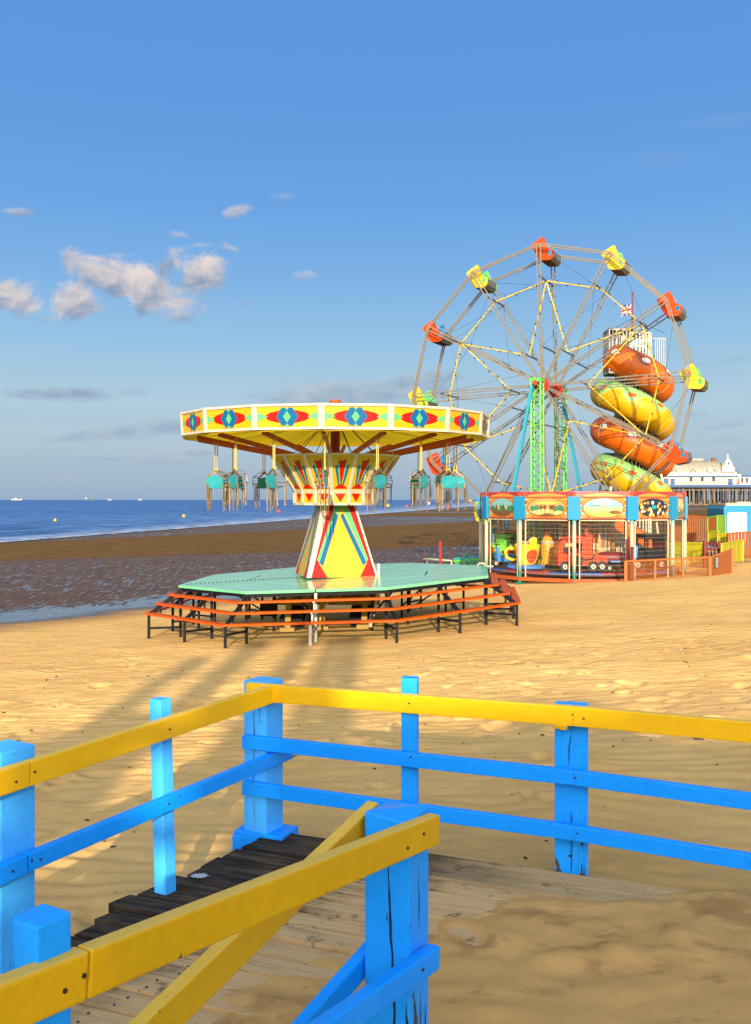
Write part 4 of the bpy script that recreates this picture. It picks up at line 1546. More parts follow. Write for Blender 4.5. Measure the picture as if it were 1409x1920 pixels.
def build_wheel():
    base = Vector((8.0, 41.0, 0))
    T = thing('ferris_wheel', 'ferris wheel with yellow star, grey spokes and green lattice towers behind the roundabout', 'ferris wheel', (base.x, base.y, gz(base.x, base.y)))
    steel = paint_mat('taupe_steel', (0.135, 0.115, 0.082), 0.5, 0.2, k=1, spec=.2)
    dark = paint_mat('dark_tie', (0.06, 0.055, 0.05), 0.5, 0.2)
    hubm = paint_mat('hub_red', (0.42, 0.028, 0.012), 0.4, 0.15)
    for side, ax in (('front', 0.0), ('rear', HW)):
        mb = MB()
        mb.lathe([(0, -.10), (.30, -.10), (.36, -.04), (.36, .04), (.30, .10), (0, .10)], (0, 0, 0), 24)
        R = Matrix((PX, Vector((0, 0, 1)), AX)).transposed()
        mb.v = [tuple(R @ Vector(p) * 0.85 + HUB0 + AX * ax) for p in mb.v]
        mb.build('hub', hubm, T, world=True)
        for k in range(12):
            th = TH0 + radians(30) * k
            mb = MB()
            tg = PX * cos(th) - Vector((0, 0, sin(th)))
            for s in (-1, 1):
                mb.bar(wp(.25, th, ax) + tg * (.035 * s), wp(WR, th, ax) + tg * (.085 * s), .045, .06, up=AX)
            for r in (1.1, 1.9, 2.7, 3.5, 4.3, 5.1):
                w = .035 + .05 * (r / WR)
                mb.bar(wp(r, th, ax) - tg * w, wp(r, th, ax) + tg * w, .03, .03, up=AX)
            mb.build('spoke', steel, T, world=True)
            mb = MB()
            th2 = th + radians(30)
            a, b = wp(WR, th, ax), wp(WR, th2, ax)
            rd = Vector(((a + b) / 2 - (HUB0 + AX * ax))).normalized()
            for s in (-1, 1):
                mb.bar(a + rd * (.045 * s), b + rd * (.045 * s), .05, .05, up=AX)
            mb.build('rim_bar', steel, T, world=True)
    mb = MB()
    mb.tube([HUB0 - AX * 1.0, HUB0 + AX * (HW + 1.0)], 0.11, 12)
    mb.build('axle', hubm, T, world=True)
    mb = MB()
    for s in (0.35, 1.2):
        mb.lathe([(0.1, -.2), (.20, -.2), (.16, .2), (0.1, .2)], (0, 0, 0), 16)
        R = Matrix((PX, Vector((0, 0, 1)), AX)).transposed()
    mb.v = [tuple(R @ Vector(p) + HUB0 + AX * 1.85) for p in mb.v]
    mb.build('brake_drum', hubm, T, world=True)
    # cross ties and the yellow star with its lamps
    yel = paint_mat('star_yellow', (0.72, 0.47, 0.002), 0.4, 0.08)
    lamp = paint_mat('dark_lamp', (0.02, 0.018, 0.016), 0.3, 0.1)
    for k in range(12):
        th = TH0 + radians(30) * k
        mb = MB()
        mb.bar(wp(4.62, th, 0), wp(4.62, th, HW), .05, .05)
        mb.build('cross_tie', dark, T, world=True)
        mb = MB()
        mb.bar(wp(1.66, th, 0), wp(1.66, th, HW), .045, .045)
        mb.build('cross_tie', dark, T, world=True)

    spare = MB()
    count = [0]

    def light_bar(a, b, par):
        mb = MB()
        mb.bar(a, b, .045, .06, up=AX)
        o = mb.build('star_bar', yel, par, world=True)
        n = max(3, int((b - a).length / .42))
        d = (b - a).normalized()
        s = d.cross(AX).normalized()
        for i in range(1, n):
            c = a + (b - a) * (i / n)
            sg = 1 if i % 2 else -1
            count[0] += 1
            mb = MB() if count[0] <= 100 else spare
            mb.lathe([(0, -.045), (.028, -.03), (.03, .02), (0, .045)], c + s * (.062 * sg), 7)
            if mb is not spare:
                mb.build('lamp', lamp, o, world=True)
    mid = HW / 2
    for k in range(12):
        th = TH0 + radians(30) * k
        light_bar(wp(4.62, th, mid), wp(4.62, th + radians(30), mid), T)
        if k % 2 == 0:
            light_bar(wp(4.6, th, mid), wp(1.7, th + radians(30), mid), T)
            light_bar(wp(4.6, th, mid), wp(1.7, th - radians(30), mid), T)
    if spare.v:
        tag(spare.build('lamp', lamp, T, world=True), kind='stuff')
    # guy wires across the wheel
    mb = MB()
    for k in range(12):
        th = TH0 + radians(30) * k
        th2 = th + radians(30)
        mb.tube([wp(4.62, th, 0), wp(4.62, th2, HW)], .005, 4)
        mb.tube([wp(4.62, th, HW), wp(4.62, th2, 0)], .005, 4)
        mb.tube([wp(4.62, th, 0), wp(1.66, th2, HW)], .006, 4)
        mb.tube([wp(4.62, th2, HW), wp(1.66, th, 0)], .006, 4)
        mb.tube([wp(WR, th, HW), wp(4.62, th2, HW)], .007, 4)
    mb.build('guy_wire', dark, T, world=True)
    # lattice towers
    gm = paint_mat('lattice_green', (0.10, 0.48, 0.06), 0.4, 0.12)
    bm_ = paint_mat('strut_blue', (0.02, 0.30, 0.40), 0.4, 0.12)
    for ax, sgn in ((-0.72, -1), (HW + 0.72, 1)):
        c = HUB0 + AX * ax
        g = gz(c.x, c.y)
        mb = MB()
        hw, hd = .20, .20
        zt = HUB0.z + .12
        cs = [c + PX * (i * hw) + AX * (j * hd) for i, j in ((-1, -1), (1, -1), (1, 1), (-1, 1))]
        for p in cs:
            mb.bar((p.x, p.y, g - .1), (p.x, p.y, zt), .065, .065, up=(0, 1, 0))
        n = 26
        for i in range(n):
            z0, z1 = g + (zt - g) * i / n, g + (zt - g) * (i + 1) / n
            for j in range(4):
                p, q = cs[j], cs[(j + 1) % 4]
                if i % 2:
                    p, q = q, p
                mb.bar((p.x, p.y, z0), (q.x, q.y, z1), .03, .035)
                if i % 4 == 0:
                    mb.bar((p.x, p.y, z0), (q.x, q.y, z0), .03, .035)
        mb.box((c.x, c.y, zt), (.5, .5, .16), rot=-WA)
        mb.build('tower', gm, T, world=True)
        mb = MB()
        top = c + PX * (sgn * .14) - AX * (.26) + Vector((0, 0, -.15))
        b = c + PX * (sgn * 1.62) - AX * .26
        mb.bar((b.x, b.y, gz(b.x, b.y) - .05), top, .13, .13)
        o = mb.build('strut', bm_, T, world=True)
        mb = MB()
        z = .25
        tt = (top.z - z) / (top.z - gz(b.x, b.y))
        q = top + (Vector((b.x, b.y, gz(b.x, b.y))) - top) * tt
        mb.bar(q, Vector((c.x, c.y, z)), .05, .06)
        mb.build('tie_bar', bm_, T, world=True)
        # a second strut on the hidden side
        b2 = c - PX * (sgn * 1.62) + AX * .26
        t2 = c - PX * (sgn * .14) + AX * .26 + Vector((0, 0, -.15))
        if sgn > 0:
            pass
    # base frame on the ground, running out to the left
    c0 = HUB0 - AX * .72
    mb = MB()
    e0 = c0 - PX * 4.35 + AX * 1.6
    e1 = c0 - PX * .3 + AX * 1.6
    for dz, m in ((.18, 0), (.62, 0)):
        mb.bar((e0.x, e0.y, gz(e0.x, e0.y) + (dz if dz < .5 else .40)), (e1.x, e1.y, gz(e1.x, e1.y) + dz + .05), .10, .10)
    n = 12
    for i in range(n):
        t0, t1 = i / n, (i + 1) / n
        p0, p1 = e0 + (e1 - e0) * t0, e0 + (e1 - e0) * t1
        h0, h1 = .40 + .27 * t0, .40 + .27 * t1
        a = Vector((p0.x, p0.y, gz(p0.x, p0.y) + .18))
        b = Vector((p1.x, p1.y, gz(p1.x, p1.y) + h1))
        a2 = Vector((p0.x, p0.y, gz(p0.x, p0.y) + h0))
        b2 = Vector((p1.x, p1.y, gz(p1.x, p1.y) + .18))
        mb.bar(a, b, .05, .05)
        mb.bar(a2, b2, .05, .05)
    mb.build('base_truss', gm, T, world=True)
    mb = MB()
    mb.bar((e0.x, e0.y, gz(e0.x, e0.y) + .50), (e1.x, e1.y, gz(e1.x, e1.y) + .80), .12, .07)
    mb.build('base_rail', bm_, T, world=True)
    mb = MB()
    f0, f1 = e0 - AX * .35 + Vector((.1, 0, 0)), e1 - AX * .35
    mb.bar((f0.x, f0.y, gz(f0.x, f0.y) + .08), (f1.x, f1.y, gz(f1.x, f1.y) + .08), .3, .22)
    mb.build('ground_beam', paint_mat('wet_timber', (0.05, 0.032, 0.02), 0.7, 0.3), T, world=True)
    mb = MB()
    mb.bar((e0.x + .2, e0.y, gz(e0.x, e0.y) + .3), e0 + PX * .75 + Vector((0, 0, 1.0 - e0.z + gz(e0.x, e0.y) + .1 - .2)), .06, .06)
    s0 = e0 + PX * 2.0
    mb.bar((s0.x, s0.y, gz(s0.x, s0.y) + .5), HUB0 - AX * .5 + Vector((0, 0, -5.6)), .08, .08)
    mb.build('stay', gm, T, world=True)
    mb = MB()
    mb.tube([(e0.x + .1, e0.y, gz(e0.x, e0.y) + .4), HUB0 - AX * .6 - PX * 1.1 + Vector((0, 0, -2.1)), HUB0 - AX * .7], .016, 5)
    mb.build('cable', dark, T, world=True)
    return T


build_wheel()

GOND = {}


def build_gondola(kind):
    side = paint_mat('car_orange', (0.42, 0.036, 0.001), 0.45, 0.1, grime=0.15, k=1, spec=.12) if kind == 'orange' else paint_mat('car_yellow', (0.42, 0.29, 0.002), 0.4, 0.08, grime=0.12, k=1)
    inner = paint_mat('car_blue', (0.01, 0.20, 0.42), 0.4, 0.1) if kind == 'orange' else paint_mat('car_green', (0.08, 0.50, 0.12), 0.4, 0.1)
    grey = M.setdefault('car_grey', paint_mat('car_grey', (0.15, 0.14, 0.125), 0.5, 0.25))
    under = M.setdefault('car_under', paint_mat('car_under', (0.12, 0.05, 0.02), 0.6, 0.25))
    T = thing('gondola', 'x', 'gondola', (0, 0, 0), group='gondolas hanging on the ferris wheel')
    out = [(-.44, .13), (-.40, .17), (.03, .42), (.10, .40), (.245, .07), (.26, -.06), (.34, -.12), (.50, -.20), (.53, -.26), (.52, -.44), (.47, -.52), (.36, -.60), (-.06, -.57), (-.12, -.52), (-.44, .06)]
    hole = [(.36 + .085 * cos(a), -.30 + .115 * sin(a)) for a in np.linspace(0, 2 * pi, 12, endpoint=False)]
    L = 1.30

    def pt(p, q, a):
        return Vector((p, a, q))
    for nm, a in (('side_plate', -L / 2), ('side_plate', L / 2 - .04)):
        mb = MB()
        mb.holed([pt(p, q, a) for p, q in out], [pt(p, q, a) for p, q in hole], (0, .04, 0))
        inn = [(p * .97 + .002, q * .97 - .003) for p, q in out]
        o = mb.build(nm, side, T)
        # contrasting inner face
        mb = MB()
        y = a + .046 if a < 0 else a - .008
        mb.holed([pt(p, q, y) for p, q in out], [pt(p, q, y) for p, q in hole], (0, .004, 0))
        mb.build('inner_face', inner, o)
    y0, y1 = -L / 2 + .05, L / 2 - .05

    def sheet(name, a, b, mat, th=.025):
        mb = MB()
        d = Vector((-(b[1] - a[1]), 0, b[0] - a[0])).normalized() * th
        mb.prism([pt(a[0], a[1], y0), pt(b[0], b[1], y0), pt(b[0], b[1], y1), pt(a[0], a[1], y1)], d)
        return mb.build(name, mat, T)
    sheet('front_panel', (.50, -.47), (.515, -.21), grey)
    sheet('floor', (-.07, -.565), (.37, -.595), under)
    sheet('toe_board', (.37, -.595), (.51, -.46), grey)
    sheet('back_rest', (-.10, -.50), (-.30, .02), under)
    sheet('seat', (-.12, -.30), (.16, -.33), inner)
    mb = MB()
    mb.tube([pt(0, 0, -L / 2 - .42), pt(0, 0, -L / 2)], .035, 8)
    mb.tube([pt(0, 0, L / 2), pt(0, 0, L / 2 + .42)], .035, 8)
    for s in (-1, 1):
        mb.box((0, s * (L / 2 + .42), 0), (.1, .05, .1))
    mb.build('pivot', M['rust'], T)
    mb = MB()
    mb.tube([pt(.30, .03, y0), pt(.30, .03, y1)], .018, 6)
    mb.build('lap_bar', M['cream_steel'], T)
    return T


def add_number(par, txt, loc, size, mat, rot=(pi / 2, 0, 0), name='painted_number'):
    cu = bpy.data.curves.new(name, 'FONT')
    cu.body = txt
    cu.size = size
    cu.align_x = 'CENTER'
    cu.align_y = 'CENTER'
    cu.extrude = 0.001
    tmp = bpy.data.objects.new('tmp', cu)
    COL.objects.link(tmp)
    bpy.context.view_layer.update()
    dg = bpy.context.evaluated_depsgraph_get()
    me = bpy.data.meshes.new_from_object(tmp.evaluated_get(dg))
    bpy.data.objects.remove(tmp)
    me.name = name
    me.materials.clear()
    me.materials.append(mat)
    o = bpy.data.objects.new(name, me)
    COL.objects.link(o)
    o.parent = par
    o.location = loc
    o.rotation_euler = rot
    return o


def place_gondolas():
    protos = {'orange': build_gondola('orange'), 'yellow': build_gondola('yellow')}
    used = set()
    words = ['orange gondola with blue inner plates at the very top of the ferris wheel',
             'yellow gondola with green inner plates at the top right of the ferris wheel',
             'orange gondola high on the right, next to the union flag',
             'yellow gondola at the right side of the wheel, level with the slide top',
             'orange gondola low on the right, in front of the coiled slide',
             'yellow gondola at the lower right of the wheel, hidden behind the roundabout roof',
             'orange gondola at the very bottom of the ferris wheel, behind the roundabout',
             'yellow gondola low on the left, half hidden behind the roundabout corner',
             'orange gondola at the lower left, seen past the turquoise swing chairs',
             'yellow gondola at the left of the ferris wheel, just above the swing canopy',
             'orange gondola with blue inner plates high on the left side of the wheel',
             'yellow gondola with green inner plates at the top left of the ferris wheel']
    tilts = [0, 2, -2, 1, -14, 0, 0, 24, 3, 1, -3, 0]
    blk = M['black']
    for k in range(12):
        kind = 'orange' if k % 2 == 0 else 'yellow'
        if kind not in used:
            o = protos[kind]
            used.add(kind)
        else:
            o = dup(protos[kind])
        o.location = wp(WR, TH0 + radians(30) * k, HW / 2)
        o.rotation_euler = (0, radians(tilts[k]), -WA)
        o['label'] = words[k]
    for k, txt in ((11, '8'), (9, '10')):
        pass


place_gondolas()
# ------------------------------------------------------------------ the children's roundabout
KX, KY, KR = 7.45, 34.6, 3.66
KG = -2.83                       # level of its ground plate


def kp(r, th, z):
    return Vector((KX + r * sin(th), KY - r * cos(th), z))


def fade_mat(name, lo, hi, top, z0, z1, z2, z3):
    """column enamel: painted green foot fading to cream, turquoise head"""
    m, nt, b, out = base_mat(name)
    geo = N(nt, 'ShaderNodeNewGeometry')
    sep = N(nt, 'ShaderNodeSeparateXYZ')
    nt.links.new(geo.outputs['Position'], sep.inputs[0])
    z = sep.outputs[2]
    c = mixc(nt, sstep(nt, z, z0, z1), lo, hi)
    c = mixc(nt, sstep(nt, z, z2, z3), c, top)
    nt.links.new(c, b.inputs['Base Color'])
    b.inputs['Roughness'].default_value = 0.35
    return m


def wire_screen_mat():
    m, nt, b, out = base_mat('fine_wire_screen')
    tc = N(nt, 'ShaderNodeTexCoord').outputs['UV']
    sep = N(nt, 'ShaderNodeSeparateXYZ')
    nt.links.new(tc, sep.inputs[0])
    fx = mth(nt, 'FRACT', mth(nt, 'MULTIPLY', sep.outputs[0], 1.0))
    fy = mth(nt, 'FRACT', mth(nt, 'MULTIPLY', sep.outputs[1], 1.0))
    k = mth(nt, 'MAXIMUM', mth(nt, 'LESS_THAN', fx, 0.07), mth(nt, 'LESS_THAN', fy, 0.06))
    b.inputs['Base Color'].default_value = (0.12, 0.10, 0.07, 1)
    b.inputs['Roughness'].default_value = 0.5
    tr = N(nt, 'ShaderNodeBsdfTransparent')
    mx = N(nt, 'ShaderNodeMixShader')
    nt.links.new(k, mx.inputs[0])
    nt.links.new(tr.outputs[0], mx.inputs[1])
    nt.links.new(b.outputs[0], mx.inputs[2])
    nt.links.new(mx.outputs[0], out.inputs[0])
    return m


def screen(name, q, mat, parent, cell=0.05):
    """wire mesh on a quad, UV in cells"""
    me = bpy.data.meshes.new(name)
    off = Vector(parent.location)
    if parent.parent:
        off += Vector(parent.parent.location)
    me.from_pydata([tuple(Vector(p) - off) for p in q], [], [(0, 1, 2, 3)])
    w, h = (Vector(q[1]) - Vector(q[0])).length / cell, (Vector(q[3]) - Vector(q[0])).length / cell
    uv = me.uv_layers.new(name='UVMap')
    for i, c in enumerate(((0, 0), (w, 0), (w, h / 3), (0, h / 3))):
        uv.data[i].uv = c
    me.materials.append(mat)
    o = bpy.data.objects.new(name, me)
    COL.objects.link(o)
    o.parent = parent
    return o


def build_roundabout():
    T = thing('roundabout', 'covered children\'s roundabout with painted scenes on its rounding boards and turquoise pilasters', 'roundabout', (KX, KY, KG))
    pm = lambda n, col, r=.3: paint_mat(n, col, r, .07, grime=.1, k=.6)
    mats = [pm('board_orange', (.72, .27, .035)), pm('board_crimson', (.42, .012, .045)), pm('board_red', (.62, .065, .02)),
            pm('board_teal', (.02, .36, .42)), pm('board_deep_orange', (.55, .13, .02)), pm('board_cream', (.85, .68, .38)),
            pm('scene_sky', (.25, .52, .50)), pm('scene_sunset', (.72, .33, .10)), pm('scene_field', (.75, .62, .20)),
            pm('scene_brown', (.20, .085, .02)), pm('scene_green', (.06, .22, .10)), pm('scene_white', (.85, .83, .70)),
            pm('scene_dark', (.02, .03, .05)), pm('scene_yellow', (.80, .55, .08)), pm('scene_blue', (.05, .18, .35)), pm('board_black', (.02, .015, .012))]
    OR, CR, RE, TE, DO, CM, SKY, SUN_, FLD, BR, GR, WH, DK, YE, BL, BK = range(16)
    bl = paint_mat('pilaster_blue', (.012, .28, .50), .35, .08)
    zt, zb, ztop = 0.10, -.63, .27
    rs = random.Random(12)
    ell = lambda cx, cy, a, b, n=22, t0=0.0, t1=2 * pi: [(cx + a * cos(t0 + (t1 - t0) * i / n), cy + b * sin(t0 + (t1 - t0) * i / n)) for i in range(n if abs(t1 - t0 - 2 * pi) < 1e-6 else n + 1)]
    vis = {8: 0, 9: 1, 10: 2, 11: 3, 0: 3}
    for k in range(12):
        a0, a1 = radians(15 + 30 * (k - 1)), radians(15 + 30 * k)
        q = [kp(KR, a0, zb), kp(KR, a1, zb), kp(KR, a1, zt), kp(KR, a0, zt)]
        mb = MB()
        inn = [kp(KR - .05, a0, zb), kp(KR - .05, a1, zb), kp(KR - .05, a1, ztop), kp(KR - .05, a0, ztop)]
        mb.add(q, [(0, 1, 2, 3)], OR)
        top = [kp(KR - .02, a0, ztop), kp(KR - .02, a1, ztop)]
        mb.poly([q[3], q[2], top[1], top[0]], OR)
        mb.poly([inn[1], inn[0], inn[3], inn[2]], RE)
        qt = [q[3], q[2], top[1], top[0]]
        mb.paint(qt, [(0, .35), (1, .35), (1, 1), (0, 1)], CR, .003)
        mb.paint(qt, [(0, .82), (1, .82), (1, 1), (0, 1)], RE, .005)
        mb.paint(qt, [(.10, 0), (.9, 0), (.78, .42), (.62, .66), (.5, .72), (.38, .66), (.22, .42)], OR, .006)
        for s in (0, 1):
            f = (lambda u: u) if s == 0 else (lambda u: 1 - u)
            fix = lambda L: L if s == 0 else L[::-1]
            mb.paint(qt, fix([(f(.03), .02), (f(.16), .02), (f(.13), .5), (f(.07), .62)]), DO, .007)
            for j in range(4):
                u = .04 + .03 * j
                mb.paint(qt, fix([(f(u), .08), (f(u + .014), .08), (f(u + .024), .42), (f(u + .008), .45)]), BK, .009)
            mb.paint(q, fix([(f(0), .02), (f(.17), .02), (f(.17), .93), (f(0), .93)]), TE, .003)
            mb.paint(q, fix([(f(.19), .03), (f(.06), .10), (f(.16), .25), (f(.05), .38), (f(.16), .46), (f(.10), .62), (f(.05), .72), (f(.13), .92), (f(.2), .96)]), CM, .004)
            mb.paint(q, fix([(f(.20), .04), (f(.08), .11), (f(.18), .25), (f(.07), .38), (f(.18), .47), (f(.12), .62), (f(.07), .72), (f(.145), .91), (f(.2), .96)]), OR, .005)
            for (u, v, w_, h_) in ((.115, .74, .028, .09), (.10, .36, .025, .05), (.10, .13, .03, .06), (.25, .09, .03, .035), (.15, .5, .02, .06)):
                mb.paint(q, fix(ell(f(u), v, w_ if s == 0 else w_, h_, 10)) if s == 0 else ell(f(u), v, w_, h_, 10), BR if rs.random() < .3 else DO, .007)
        mb.paint(q, [(0, 0), (1, 0), (1, .05), (0, .05)], RE, .008)
        mb.paint(q, [(0, .93), (1, .93), (1, 1), (0, 1)], RE, .006)
        # plain generic scene in an oval
        e = ell(.5, .5, .345, .425, 30)
        mb.paint(q, ell(.5, .5, .375, .455, 30), DO, .0065)
        style = {10: 0, 11: 1, 0: 2, 1: 3, 2: 4}.get(k, k % 5)
        sky = [SKY, SUN_, SKY, DK, FLD][style]
        mb.paint(q, e, sky, .008)

        def inside(poly):
            """clip a scene shape to the oval by pulling corners in"""
            out = []
            for (u, v) in poly:
                d = sqrt(((u - .5) / .34) ** 2 + ((v - .5) / .42) ** 2)
                if d > 1:
                    u, v = .5 + (u - .5) / d, .5 + (v - .5) / d
                out.append((u, v))
            return out

        def wavy(v0, amp, n=16, ph=0.0):
            lo = [(.5 + .34 * cos(a), .5 + .42 * sin(a)) for a in np.linspace(pi + .01, 2 * pi - .01, 15)]
            up = [(.84 - .68 * i / n, v0 + amp * sin(i * .9 + ph)) for i in range(n + 1)]
            return inside(lo + up)
        if style == 0:
            mb.paint(q, wavy(.55, .06), GR, .010)
            mb.paint(q, wavy(.36, .05, ph=2), BR, .0115)
            for i in range(7):
                u = .26 + .07 * i
                mb.paint(q, inside([(u - .03, .42), (u + .03, .42), (u, .68 + .06 * sin(i * 2))]), [GR, BR, YE][i % 3], .0125)
        elif style == 1:
            mb.paint(q, inside(ell(.5, .72, .2, .06, 12)), YE, .0095)
            mb.paint(q, wavy(.42, .03), FLD, .010)
            mb.paint(q, wavy(.22, .04, ph=1), BR, .0115)
            for i, u in enumerate((.24, .32, .66, .74, .78)):
                mb.paint(q, inside(ell(u, .46 + .04 * (i % 2), .05, .14, 12)), GR, .0120)
            for i, u in enumerate((.40, .47, .58, .62)):
                mb.paint(q, inside([(u - .008, .2), (u + .008, .2), (u + .006, .5), (u - .006, .5)]), BR, .0130)
                mb.paint(q, inside(ell(u, .52, .035, .11, 10)), BR, .0135)
        elif style == 2:
            mb.paint(q, wavy(.52, .02), FLD, .010)
            mb.paint(q, inside(ell(.5, .72, .17, .12, 14)), WH, .0105)
            mb.paint(q, inside(ell(.56, .80, .10, .12, 14)), WH, .011)
            mb.paint(q, inside([(.2, .60), (.42, .62), (.72, .58), (.42, .57)]), GR, .0115)
            mb.paint(q, wavy(.30, .04, ph=.5), YE, .012)
            mb.paint(q, inside(ell(.70, .30, .10, .09, 12)), BR, .0128)
        elif style == 3:
            cols = [YE, RE, TE, CM, OR, WH, YE, CM, TE, YE]
            for i in range(30):
                u, v = .5 + rs.uniform(-.30, .30), .45 + rs.uniform(-.3, .30)
                mb.paint(q, inside(ell(u, v, rs.uniform(.02, .045), rs.uniform(.04, .09), 9)), cols[i % 10], .010 + .0004 * i)
        else:
            mb.paint(q, wavy(.40, .05), GR, .010)
            mb.paint(q, inside([(.36, .3), (.48, .3), (.46, .75), (.41, .8)]), CM, .011)
            for i in range(8):
                mb.paint(q, inside(ell(.35 + .05 * i, .35 + .05 * (i % 3), .03, .08, 9)), [BR, YE, GR, CM][i % 4], .012 + .0004 * i)
        mb.build('rounding_board', mats, T, world=True)
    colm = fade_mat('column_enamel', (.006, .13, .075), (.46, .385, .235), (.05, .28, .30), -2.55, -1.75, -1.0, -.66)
    cream = M['cream_steel']
    for k in range(12):
        th = radians(15 + 30 * k)
        mb = MB()
        R = Matrix.Rotation(th, 3, 'Z')
        mb.box(kp(KR + .02, th, (zt + zb) / 2 - .01), (.40, .10, zt - zb + .04), rot=th)
        o = mb.build('pilaster', bl, T, world=True, bevel=.008)
        mb = MB()
        mb.tube([kp(KR - .02, th, KG + .0), kp(KR - .02, th, zb)], .062, 12)
        mb.box(kp(KR - .02, th, KG + .03), (.26, .2, .05), rot=th)
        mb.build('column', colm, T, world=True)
        # bracket at the top
        mb = MB()
        mb.box(kp(KR - .0, th, .16), (.10, .06, .18), rot=th)
        mb.build('bracket', pm('red_bracket', (.55, .08, .04)) if k == 0 else bpy.data.materials['red_bracket'], T, world=True)
    # roof
    mb = MB()
    ring = [kp(KR - .06, radians(15 + 30 * k), .24) for k in range(12)]
    for k in range(12):
        mb.poly([ring[k], ring[(k + 1) % 12], Vector((KX, KY, .30))])
        a, b = ring[k] - Vector((0, 0, .9)), ring[(k + 1) % 12] - Vector((0, 0, .9))
    mb.build('roof', paint_mat('roof_cloth', (.20, .06, .04), .7), T, world=True)
    # wire screens in frames between the columns
    sm_ = wire_screen_mat()
    for k in range(12):
        if k in (3, 4, 5, 6, 7, 8):
            pass
        a0, a1 = radians(15 + 30 * k), radians(45 + 30 * k)
        g0, g1 = .10, .10
        A, B = kp(KR - .06, a0, 0), kp(KR - .06, a1, 0)
        d = (B - A).normalized()
        A2, B2 = A + d * .17, B - d * .17
        zl, zh = KG + .22, zb - .05
        mb = MB()
        for p in (A2, B2):
            mb.tube([(p.x, p.y, zl), (p.x, p.y, zh)], .022, 6)
        mb.tube([(A2.x, A2.y, zh), (B2.x, B2.y, zh)], .022, 6)
        fo = mb.build('screen_frame', cream, T, world=True)
        screen('wire_screen', [(A2.x, A2.y, zl), (B2.x, B2.y, zl), (B2.x, B2.y, zh), (A2.x, A2.y, zh)], sm_, fo)
    # turntable
    edge = [pm('edge_red', (.55, .02, .02)), pm('edge_blue', (.03, .12, .50))]
    zf = -2.42
    mb = MB()
    for k in range(24):
        a0, a1 = 2 * pi * k / 24, 2 * pi * (k + 1) / 24
        p0, p1 = kp(3.42, a0, 0), kp(3.42, a1, 0)
        mb.poly([p0 + Vector((0, 0, zf - .07)), p1 + Vector((0, 0, zf - .07)), p1 + Vector((0, 0, zf + .0)), p0 + Vector((0, 0, zf + .0))], (k // 2) % 2)
        mb.poly([p0 + Vector((0, 0, zf)), p1 + Vector((0, 0, zf)), kp(3.2, a1, zf + .002), kp(3.2, a0, zf + .002)], (k // 2) % 2)
    o = mb.build('turntable_edge', edge, T, world=True)
    mb = MB()
    mb.lathe([(3.2, zf), (0, zf)], (KX, KY, 0), 48)
    mb.lathe([(3.40, zf - .075), (3.40, zf - .11), (3.3, zf - .11)], (KX, KY, 0), 48)
    mb.build('turntable', paint_mat('turntable_maroon', (.16, .025, .02), .35, .2), T, world=True)
    mb = MB()
    mb.tube([kp(3.46, 2 * pi * k / 48, zf - .06) for k in range(48)], .018, 6, closed=True)
    mb.build('edge_trim', paint_mat('worn_alloy', (.55, .53, .50), .3, .1, metal=.8), T, world=True)
    mb = MB()
    for k in range(12):
        a0, a1 = radians(15 + 30 * k), radians(45 + 30 * k)
        mb.bar(kp(3.66, a0, KG + .17), kp(3.66, a1, KG + .17), .12, .12)
        mb.bar(kp(3.55, a0, KG + .17), kp(.6, a0, KG + .17), .08, .10)
    mb.build('ground_frame', M['rust'], T, world=True)
    # centre drum with cream and orange panels, and upright mirrored strips
    mb = MB()
    dm = [pm('drum_orange', (.72, .20, .02)), pm('drum_cream', (.80, .62, .30)), pm('drum_teal', (.04, .25, .28)), pm('drum_red', (.55, .03, .02))]
    for k in range(16):
        a0, a1 = 2 * pi * k / 16, 2 * pi * (k + 1) / 16
        r = 1.25
        q = [kp(r, a0, zf), kp(r, a1, zf), kp(r, a1, -.8), kp(r, a0, -.8)]
        mb.poly(q, 1 if k % 2 else 0)
        mb.paint(q, [(.08, .45), (.92, .45), (.92, .96), (.08, .96)], 0 if k % 2 else 1, .006)
        if k % 2:
            mb.paint(q, [(.5, .36), (.62, .50), (.68, .95), (.32, .95), (.38, .50)], 2, .010)
            mb.paint(q, [(.5, .40), (.57, .52), (.60, .93), (.40, .93), (.43, .52)], 1, .013)
        else:
            mb.paint(q, [(.2, .55), (.8, .55), (.8, .9), (.2, .9)], 3, .010)
            mb.paint(q, [(.34, .58), (.66, .58), (.66, .87), (.34, .87)], 0, .013)
        mb.paint(q, [(0, .40), (1, .40), (1, .45), (0, .45)], 1, .016)
        mb.paint(q, [(0, .0), (1, .0), (1, .2), (0, .2)], 3, .006)
    mb.lathe([(1.3, -.8), (1.3, -.72), (.2, -.6)], (KX, KY, 0), 32, 0)
    mb.build('centre_drum', dm, T, world=True)
    mb = MB()
    for k in range(8):
        th = radians(10) + 2 * pi * k / 8
        mb.tube([kp(1.75, th, zf), kp(1.75, th, -.65)], .03, 8)
    mb.build('pole', cream, T, world=True)
    mb = MB()
    for k in range(12):
        th = radians(15 + 30 * k)
        mb.bar(kp(KR - .1, th, -.1), kp(.5, th, .12), .06, .08)
    mb.build('roof_rib', M['rust'], T, world=True)
    return zf


ZF = build_roundabout()


def veh(name, label, cat, th, r, yaw, group='ride-on vehicles of the roundabout'):
    p = kp(r, th, ZF + .004)
    return thing(name, label, cat, p, yaw, group)


